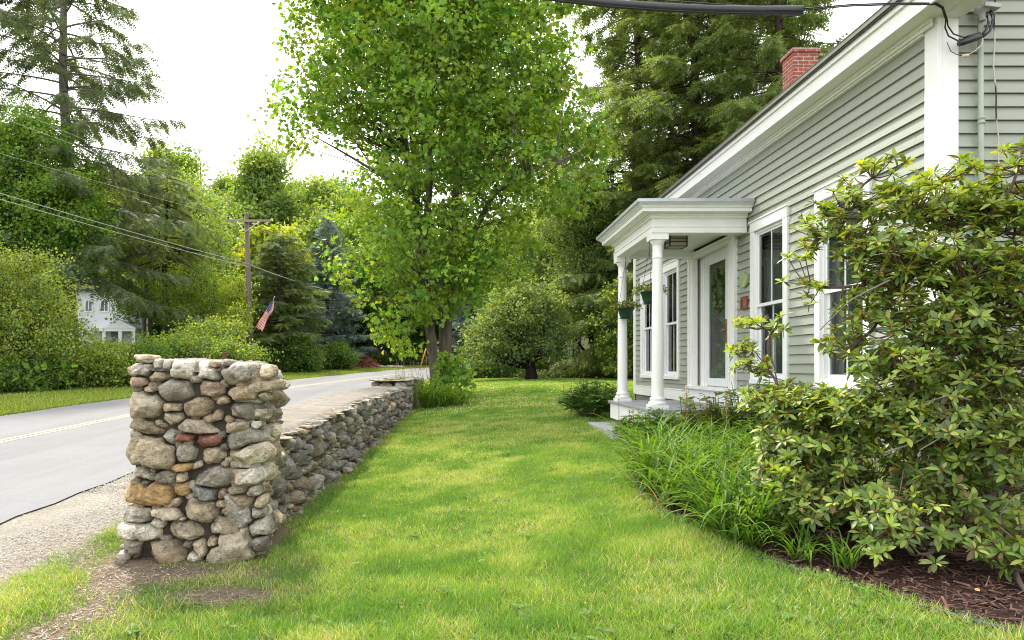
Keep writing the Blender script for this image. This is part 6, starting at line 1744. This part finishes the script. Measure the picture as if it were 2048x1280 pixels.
# lobes: px, py, distance, half width, half height, number of rosettes, tone (0 old dark .. 1 new yellow-green)
LOB = [(1690, 405, 4.9, 62, 42, 36, .6), (1745, 345, 4.9, 45, 30, 16, .7), (1640, 460, 5.0, 48, 42, 24, .55), (1622, 545, 5.0, 40, 70, 24, .5), (1720, 480, 4.8, 80, 55, 60, .55), (1830, 410, 4.7, 95, 55, 70, .75), (1945, 420, 4.7, 90, 60, 70, .75), (2030, 440, 4.6, 60, 80, 44, .65),
       (1880, 350, 4.8, 60, 25, 16, .9), (2035, 330, 4.5, 28, 36, 9, .8), (2045, 290, 4.5, 18, 14, 4, .8), (1800, 520, 4.6, 110, 60, 90, .5), (1930, 540, 4.5, 110, 80, 120, .5), (2030, 580, 4.4, 70, 90, 60, .45), (1760, 610, 4.7, 85, 55, 60, .4), (1890, 650, 4.5, 110, 65, 95, .4), (2010, 700, 4.4, 80, 80, 60, .35),
       (1700, 690, 4.8, 70, 40, 34, .45), (1800, 740, 4.5, 90, 50, 66, .5), (1920, 770, 4.5, 100, 60, 76, .35), (1545, 655, 5.4, 16, 22, 6, .95), (1485, 695, 5.5, 34, 18, 10, .7), (1500, 650, 5.5, 18, 14, 5, 1.0), (1500, 735, 5.4, 24, 18, 6, .6), (1540, 740, 5.3, 14, 14, 3, .8),
       (1560, 800, 5.1, 75, 34, 60, .6), (1640, 815, 4.9, 75, 45, 70, .55), (1720, 830, 4.7, 80, 45, 76, .5), (1800, 830, 4.6, 70, 50, 56, .5), (1590, 880, 4.9, 70, 50, 58, .4), (1560, 950, 4.8, 50, 50, 36, .3), (1640, 940, 4.8, 45, 60, 30, .25), (1680, 880, 4.8, 60, 30, 34, .4), (1850, 850, 4.4, 80, 50, 44, .35), (1960, 880, 4.3, 90, 60, 60, .45), (2035, 870, 4.1, 40, 55, 24, .45),
       (1600, 1010, 4.6, 65, 45, 34, .2), (1700, 1010, 4.4, 45, 30, 14, .35), (1760, 1040, 4.25, 60, 34, 24, .45), (1790, 1000, 4.3, 60, 30, 22, .5), (1880, 960, 4.4, 80, 70, 40, .2), (1950, 1020, 4.5, 80, 50, 36, .15), (2010, 960, 4.2, 50, 50, 24, .35), (1900, 1075, 4.15, 55, 18, 12, .25), (1840, 1105, 4.1, 16, 10, 2, .3), (1995, 1090, 4.0, 50, 40, 16, .4), (2045, 1050, 3.9, 40, 60, 14, .45), (2060, 1180, 3.7, 28, 24, 5, .4), (1740, 1085, 4.2, 22, 16, 4, .6),
       (2150, 500, 4.6, 100, 180, 90, .5), (2150, 850, 4.4, 100, 150, 60, .4), (1950, 700, 5.2, 140, 160, 90, .25), (1800, 620, 5.3, 110, 110, 50, .25),
       (1850, 900, 5.05, 110, 90, 90, .1), (1960, 990, 4.9, 90, 80, 70, .1), (1730, 960, 5.0, 70, 60, 30, .1), (2030, 900, 4.7, 60, 120, 60, .15), (1900, 800, 5.1, 120, 80, 80, .2)]  # inner low lobes: old leaves, toned dark for the shade inside the bush
stems0 = [np.array([3.62, 4.95, -1.3]), np.array([3.75, 5.05, -1.3]), np.array([3.5, 5.1, -1.3]), np.array([3.9, 4.9, -1.3]), np.array([3.3, 4.95, -1.3])]
cen, tone = [], []
for (px, py, y, w, h, n_, to) in LOB:
    n_ = max(2, int(n_ * (1.3 if y < 5.15 else .8 if px > 1700 else 1.0)))
    if px < 1790 and py < 700 and y < 5.2: n_ = max(2, int(n_ * .55))
    d = norm(rr2.normal(size=(n_, 3))) * (rr2.random(n_) ** .4)[:, None]
    yy = y + d[:, 1] * .32
    c_ = np.stack([(px - VX) * y / F + d[:, 0] * w * y / F, yy, (VY - py) * y / F + d[:, 2] * h * y / F], -1)
    k = c_[:, 2] > gz(c_[:, 0], c_[:, 1]) + .08
    k &= ~((c_[:, 0] > WX - .12) & (c_[:, 1] > YC - .12)) & ~((c_[:, 0] > WX - .12) & (c_[:, 1] > YC - .5) & False)
    cen.append(c_[k]); tone.append(np.full(k.sum(), to))
cen = np.concatenate(cen); tone = np.concatenate(tone)
# branches: main stems up to sub-centres, then twigs to each rosette
w = Acc(); SB = (.105, .085, .07)
subs = []
for (px, py, y, ww, h, n_, to) in LOB:
    subs.append(P(px, py + h * .35, y))
subs = np.array(subs); rs_root = []
order = np.argsort(np.linalg.norm(subs - np.array([3.65, 5, -1.2]), axis=1)); nodes = [s for s in stems0]; lines = []
for j in order:                                                   # grow outwards: each lobe hangs on the nearest node already reached
    s = subs[j]; d = np.array([np.linalg.norm(s - q) + .6 * max(0, q[2] - s[2]) for q in nodes]); q = nodes[int(np.argmin(d))]
    t = np.linspace(0, 1, 8)[:, None]; ln = np.linalg.norm(s - q)
    p = q + (s - q) * t + np.array([0, 0, -1.]) * (.12 * ln * np.sin(PI * t)) * rr2.uniform(-.6, 1.2) + rr2.normal(0, .05 * ln, 3) * np.sin(2 * PI * t)
    r0 = .012 + .016 * math.exp(-np.linalg.norm(q - stems0[0]) * .9)
    w.tube(p, np.linspace(r0, max(.008, r0 * .6), 8), 7, np.array(SB) * rr2.uniform(.8, 1.3)); lines.append(p)
    nodes += list(p[2:])
nd = np.array(nodes)
for c_ in cen:
    d = np.linalg.norm(nd - c_, axis=1) + .5 * np.maximum(nd[:, 2] - c_[2], 0); q = nd[int(np.argmin(d))]
    t = np.linspace(0, 1, 5)[:, None]
    p = q + (c_ - q) * t + np.array([0, 0, -1.]) * (.18 * np.linalg.norm(c_ - q)) * np.sin(PI * t) * rr2.uniform(0, 1)
    w.tube(p, np.linspace(.0055, .0032, 5), 5, np.array((.15, .10, .07)) * rr2.uniform(.7, 1.5), cap=False)
# the bare upright stems and a few looping dead twigs
for k in range(16):
    x, y = rr2.uniform(3.3, 4.1), rr2.uniform(4.7, 5.3); h = rr2.uniform(.7, 1.5)
    w.tube([(x, y, -1.32), (x + rr2.normal(0, .04), y, -1.3 + h * .5), (x + rr2.normal(0, .1), y + rr2.normal(0, .1), -1.3 + h)], [.015, .012, .007], 6, np.array((.16, .135, .10)) * rr2.uniform(.5, 1.4))
for l in ([(1770, 905, 4.3), (1850, 880, 4.25), (1935, 800, 4.2), (1940, 805, 4.2), (1925, 850, 4.15), (1840, 900, 4.1)], [(1940, 800, 4.2), (1900, 790, 4.2), (1850, 805, 4.2)], [(2010, 1060, 4.0), (2000, 1030, 3.95), (2020, 1000, 3.9), (2048, 985, 3.9)], [(2000, 1055, 3.95), (2040, 1085, 3.9)], [(1780, 560, 4.4), (1700, 600, 4.4), (1640, 660, 4.5)], [(1490, 740, 5.4), (1600, 770, 5.3), (1660, 820, 5.1)], [(1560, 790, 5.3), (1545, 720, 5.35), (1538, 690, 5.4)], [(1500, 690, 5.45), (1530, 730, 5.4), (1545, 735, 5.35)]):
    p, r_ = polyline([P(*q) for q in l], np.linspace(.006, .003, len(l)), 20); w.tube(p, r_, 6, (.17, .145, .115))
w.build('branches', M['twig'], rho)
n = len(cen)
axis_ = norm(np.stack([rr2.normal(0, .42, n), rr2.normal(-.15, .42, n), np.full(n, .8)], -1) + .35 * norm(cen - np.array([3.6, 5.0, -.3])))
a = Acc(); bu = Acc()
NEW = np.array([(.25, .37, .06), (.31, .40, .07), (.20, .32, .055), (.36, .41, .09)]); OLD = np.array([(.10, .165, .04), (.13, .195, .05), (.08, .13, .032), (.165, .205, .055)]); BRN = np.array([(.17, .12, .045), (.20, .15, .06), (.13, .09, .04)])
ux = norm(np.cross(axis_, np.array([.3, 1, .1]))); uy = np.cross(axis_, ux)
for ringi, (m_, tilt, sz, new) in enumerate([(7, .18, 1.0, .0), (6, .62, .82, .75), (3, .05, .95, -.3)]):
    for j in range(m_):
        k = rr2.random(n) < (.92 if ringi < 2 else .6)
        if ringi == 1: k &= rr2.random(n) < .35 + .6 * tone
        an = 2 * PI * j / m_ + rr2.uniform(0, .7, n) + ringi * .5 + np.arange(n)
        tl_ = tilt + rr2.normal(0, .2, n) - (ringi == 2) * .55
        d = (ux * np.cos(an)[:, None] + uy * np.sin(an)[:, None]) * np.cos(tl_)[:, None] + axis_ * np.sin(tl_)[:, None]
        pn = rr2.random(n) < np.clip(tone * .95 + new - .02, .03, .95)
        col = np.where(pn[:, None], NEW[rr2.integers(0, 4, n)], OLD[rr2.integers(0, 4, n)])
        br = rr2.random(n) < (.06 if ringi != 1 else .015); col = np.where(br[:, None], BRN[rr2.integers(0, 3, n)], col)
        col = col * rr2.uniform(.82, 1.2, (n, 1))
        s = .073 * sz * rr2.uniform(.65, 1.2, n)
        a.scatter(RH_V, RH_F, (cen + d * .008)[k], frames(d, axis_ + rr2.normal(0, .18, (n, 3)))[k], s[k], col[k], smooth=True)
k = rr2.random(n) < .5
m_ = 5
for j in range(m_):
    d = norm(axis_ + rr2.normal(0, .7, (n, 3))); bu.scatter([(-.25, 0, 0), (.25, 0, 0), (0, .5, .2), (0, 1, 0)], [[(0, 1, 2), (1, 3, 2), (0, 2, 3), (0, 3, 1)]], cen[k], frames(d, rr2.normal(size=(n, 3)))[k], .026 * rr2.uniform(.6, 1.3, k.sum()), pick(rr2, [(.22, .06, .03), (.30, .11, .04), (.16, .07, .035)], k.sum()))
a.build('leaves', M['rhodo'], rho); bu.build('seed_heads', M['attr'], rho)
# a lower broad-leaved shrub in its shade
b = np.array([2.75, 5.35, 0]); b[2] = gz(*b[:2]); perennial('leafy_shrub', 'dark broad-leaved low shrub between the daylilies and the rhododendron', b, .42, .5, 46, 8, .13, [(.05, .11, .03), (.065, .13, .035), (.04, .09, .025)], rg)
# weeds along the foundation
for (x, y) in [(3.6, 6.3), (3.72, 6.8), (3.65, 7.2)]:
    z = float(gz(x, y)); perennial('weed_plant', 'yellowish weed growing along the foundation behind the rhododendron', (x, y, z), .28, .32, 26, 8, .06, [(.20, .24, .04), (.14, .19, .03), (.24, .25, .06)], rg)['group'] = 'weeds along the foundation'
# ================================================================== pole, wires, flag, far house, small far things
b = base_at(503, 38); pt = P(493, 432, 38)
up = thing('utility_pole', 'weathered wooden utility pole with one crossarm across the road', 'utility pole', tuple(b))
a = Acc(); a.tube([b - [0, 0, .3], b + (pt - b) * .5, pt], [.17, .145, .12], 14); a.build('pole', M['pole'], up)
ca = P(497, 442, 37.86); a = Acc(); a.box(ca[0] - 1.24, ca[0] + 1.24, ca[1] - .06, ca[1] + .06, ca[2] - .06, ca[2] + .07); a.build('crossarm', surf('grey_timber', (.27, .235, .20), rough=.9, nscale=5, namp=.3, stretch=(.1, 1, 1)), up, .006)
for s in (-1, 1):
    a = Acc(); a.tube([ca + [s * .62, -.07, -.03], np.array([pt[0], ca[1] - .06, ca[2] - .62])], .022, 6); a.build('brace', M['vinyl'], up)
tips = [ca + [-1.12, 0, .07], ca + [1.18, 0, .07], pt + [.12, 0, .30]]
for q in tips:
    a = Acc(); a.lathe([(.0, 0), (.018, .0), (.018, .06), (.055, .065), (.06, .09), (.04, .11), (.055, .125), (.05, .16), (0, .17)], tuple(q), 12); a.build('insulator', M['iron'], up)
a = Acc(); a.tube([pt - [0, 0, .4] + [.1, -.08, 0], pt + [.12, 0, .30]], .045, 8); a.build('pole_top_pin', M['pole'], up)


def span(p0, p1, sag, n=30):
    t = np.linspace(0, 1, n)[:, None]; return p0 + (p1 - p0) * t - np.array([0, 0, 1.]) * sag * 4 * t * (1 - t)


def wire(label, pts, r, col=(.33, .33, .34)):
    o = thing('overhead_wire', label, 'wire', tuple(pts[0]), 'wires on the utility pole'); a = Acc(); a.tube(pts, r, 6, col); a.build('strand', M['attr'], o); return o


cp = P(500, 533, 37.8)
wire('upper of the two thick pale cables sloping from the left edge to the utility pole', span(cp + [0, -.1, .12], P(0, 383, 24) + (P(0, 383, 24) - cp) * 1.0 + [0, 0, .25], .25), .017, (.42, .42, .42))
wire('lower of the two thick pale cables sloping from the left edge to the utility pole', span(cp + [0, -.1, -.06], P(0, 390, 24) + (P(0, 390, 24) - cp) * 1.0 + [0, 0, .25], .25), .017, (.42, .42, .42))
for q, py, lab in ((tips[0], 305, 'thin wire running left from the left end of the crossarm'), (tips[2], 232, 'thin wire running left from the top pin of the pole'), (tips[1], 205, 'thin wire running left from the right end of the crossarm')):
    e = P(0, py, 25); wire(lab, span(q + [0, 0, .15], e + (e - q) * .6, .1), .0055, (.6, .6, .6))
wire('thick pale cable running right from the utility pole behind the big maple', span(cp + [.1, 0, .05], P(720, 590, 62), .3), .022, (.42, .42, .42))
for q, dz, lab in ((tips[0], 0, 'thin wire running right from the left end of the crossarm'), (tips[1], .1, 'thin wire running right from the right end of the crossarm')):
    wire(lab, span(q + [0, 0, .15], P(760, 520, 75) + [0, 0, dz * 8], .5), .009)

# flag on a slanting staff fixed to the pole
f0, f1 = P(506, 664, 37.7), P(549, 595, 37.3)
fg = thing('flag', 'American flag hanging from a slanting staff on the utility pole', 'flag', tuple(f0))
a = Acc(); a.tube([f0, f1], [.018, .014], 8); a.lathe([(0, 0), (.03, .015), (.035, .035), (.02, .06), (0, .065)], tuple(f1), 10); a.build('staff', surf('pale_wood', (.6, .56, .45), rough=.5), fg)
a = Acc(); top = f1 + (f0 - f1) * .07; nu, nv = 52, 26
dirv = (f0 - f1) / np.linalg.norm(f0 - f1); drop = norm(np.array([.9, -.2, -.75]))


def fp(u, v):                                        # u along the fly (down the staff), v across the stripes
    w_ = .35 * math.sin(v * 9 + u * 3) * .16
    wd = .10 + .36 * math.sin(min(1, u * 1.15) * PI * .62) + .08 * math.sin(u * 8)
    return top + dirv * (u * 1.78) + drop * ((v - .1) * wd) + np.array([0.25, -1, .2]) * (w_ + .07 * math.sin(u * 9 + v * 4)) + np.array([-.06, 0, -.06]) * v * u * math.sin(v * 7)


for i in range(nu):
    for j in range(nv):
        u, v = (i + .5) / nu, (j + .5) / nv
        if u < .40 and v < .54:
            c_ = (.72, .72, .74) if (i % 4 == 1 and j % 4 == 1) or (i % 4 == 3 and j % 4 == 3) else (.025, .035, .16)
        else:
            c_ = (.48, .015, .03) if int(v * 13) % 2 == 0 else (.76, .72, .72)
        a.add([fp(i / nu, j / nv), fp((i + 1) / nu, j / nv), fp((i + 1) / nu, (j + 1) / nv), fp(i / nu, (j + 1) / nv)], np.array([(0, 1, 2, 3)]), c_, 0, True)
a.build('cloth', foliage('flag_cloth', .25, (1.1, 1.0, 1.0), .7, .1), fg)

# white house in the trees
hy = 54.0; Q = lambda px, py, d=0: P(px, py, hy - d)
wb = base_at(235, hy); z0 = wb[2]
wh_ = thing('white_house', 'white two-storey house with a columned porch glimpsed through the trees', 'house', tuple(wb))
xl_, xr_ = Q(150, 0)[0], Q(300, 0)[0]; ze = Q(0, 583)[2]
M['wsid'] = surf('white_clapboard_far', (.70, .71, .74), rough=.6, nscale=4, namp=.06)
a = Acc(); z = z0 - .3
while z < ze:
    a.box(xl_, xr_, hy - .0, hy + 7, z, z + .128); a.box(xl_ - .012, xr_ + .012, hy - .012, hy + .01, z, z + .02); z += .13
a.build('wall', M['wsid'], wh_)
a = Acc(); mz = ze + 2.6
v = [(xl_ - .4, hy - .4, ze), (xr_ + .4, hy - .4, ze), (xr_ + .4, hy + 3.5, mz), (xl_ - .4, hy + 3.5, mz), (xl_ - .4, hy + 7.4, ze), (xr_ + .4, hy + 7.4, ze)]
v += [(p[0], p[1], p[2] + .15) for p in v]
a.add(v, [np.array([(0, 1, 2, 3), (3, 2, 5, 4), (6, 9, 8, 7), (9, 10, 11, 8), (0, 6, 7, 1), (4, 5, 11, 10)]), np.array([(0, 3, 9, 6), (3, 4, 10, 9), (1, 7, 8, 2), (2, 8, 11, 5)])]); a.build('roof', M['shingle'], wh_)
for (p0, p1, q0, q1) in [(203, 216, 603, 622), (172, 184, 603, 622), (254, 268, 603, 622)]:
    A, B_ = Q(p0, q1), Q(p1, q0)
    a = Acc(); a.box(A[0] - .1, B_[0] + .1, hy - .06, hy - .03, A[2] - .1, A[2]); a.box(A[0] - .1, B_[0] + .1, hy - .06, hy - .03, B_[2], B_[2] + .12); a.box(A[0] - .1, A[0], hy - .06, hy - .03, A[2], B_[2]); a.box(B_[0], B_[0] + .1, hy - .06, hy - .03, A[2], B_[2])
    m_ = (A[0] + B_[0]) / 2; a.box(m_ - .03, m_ + .03, hy - .055, hy - .035, A[2], B_[2]); wn = a.build('window', M['vinyl'], wh_)
    a = Acc(); a.box(A[0], B_[0], hy - .034, hy - .02, A[2], B_[2]); a.build('pane', surf('far_pane', (.10, .11, .13), rough=.2), wn)
A, B_ = Q(165, 660, 1.5), Q(272, 657, 1.5)
a = Acc(); a.box(A[0], B_[0], hy - 1.6, hy - .05, A[2] - .1, A[2] + .12)
pm = Q(238, 640, 1.5); a.add([(Q(205, 0, 1.6)[0], hy - 1.62, A[2] + .121), (B_[0] + .1, hy - 1.62, A[2] + .121), (pm[0], hy - 1.62, pm[2]), (Q(205, 0, 1.6)[0], hy - .05, A[2] + .121), (B_[0] + .1, hy - .05, A[2] + .121), (pm[0], hy - .05, pm[2])], [np.array([(0, 1, 2), (3, 5, 4)]), np.array([(0, 2, 5, 3), (1, 4, 5, 2), (0, 3, 4, 1)])]); a.build('porch_roof', M['wsid'], wh_)
for px in (209, 241, 268):
    p_ = Q(px, 690, 1.5); a = Acc(); a.box(p_[0] - .13, p_[0] + .13, hy - 1.58, hy - 1.32, z0 - .2, A[2] - .101); a.build('porch_column', M['wsid'], wh_)
A, B_ = Q(222, 700), Q(236, 664); a = Acc(); a.box(A[0], B_[0], hy - .05, hy - .02, z0, B_[2]); a.build('door', surf('grey_door', (.22, .22, .25), rough=.5), wh_)

# heap of reddish bark chips, rubble beside it, and the orange guy guard
b = P(733, 735, 56)
hp = thing('woodchip_heap', 'reddish brown heap of wood chips at the far edge of the lawn across the road', 'heap', tuple(b))
n = 34; U, V = np.meshgrid(np.linspace(-1, 1, n), np.linspace(-1, 1, n)); r_ = np.hypot(U, V); x = b[0] + U * 1.35; y = b[1] + V * 1.1
z = b[2] - .15 + 1.05 * np.clip(1 - r_ ** 1.5, 0, 1) * (.8 + .4 * vnoise(x, y, 1.6, 71)) + (vnoise(x, y, 7, 72) - .5) * .12
i = np.arange(n - 1)[:, None] * n; j = np.arange(n - 1)[None]; f = np.stack([i + j, i + j + 1, i + n + j + 1, i + n + j], -1).reshape(-1, 4)
a = Acc(); a.add(np.stack([x, y, z], -1).reshape(-1, 3), f, (.17, .06, .035), 0, True)
m = 2600; k = rg.integers(0, n * n, m); p = np.stack([x, y, z], -1).reshape(-1, 3)[k] + rg.normal(0, .03, (m, 3))
a.scatter([(-.2, 0, 0), (.2, 0, 0), (.2, 1, 0), (-.2, 1, .05)], [[(0, 1, 2, 3)]], p, frames(rg.normal(size=(m, 3)), np.array([0, 0, 1.]) + rg.normal(0, .5, (m, 3))), rg.uniform(.06, .16, m), pick(rg, [(.26, .09, .05), (.18, .06, .035), (.32, .13, .07), (.10, .04, .03)], m))
a.build('chips', M['attr'], hp)
for q in range(9):
    p = P(762 + q * 5.2 + rg.normal(0, 1), 736 - rg.uniform(0, 4), 56 + rg.uniform(-.6, .6)); p[2] = min(p[2], P(0, 733, 56)[2]); s = rg.uniform(.28, .6)
    a = Acc(); stone(a, p, (s * 1.6, s, s * .75), Rz(rg.uniform(0, 3)), np.array(SC[rg.choice(list('wgpt'))]), rg, 2, .4); tag(a.build('rock', M['stone']), 'pale rock in the loose row beside the wood-chip heap', 'rock', 'rocks beside the wood-chip heap')
g0, g1 = P(840, 738, 52), P(852, 697, 52)
gg = thing('guy_guard', 'slanting orange marker pole left of the big maple trunks', 'marker pole', tuple(g0)); a = Acc(); a.tube([g0 - (g1 - g0) * .1, g1], .05, 10, (.60, .24, .05)); a.build('guard', M['attr'], gg)
# dark stone edge under the apple tree foliage
b = P(948, 742, 30)
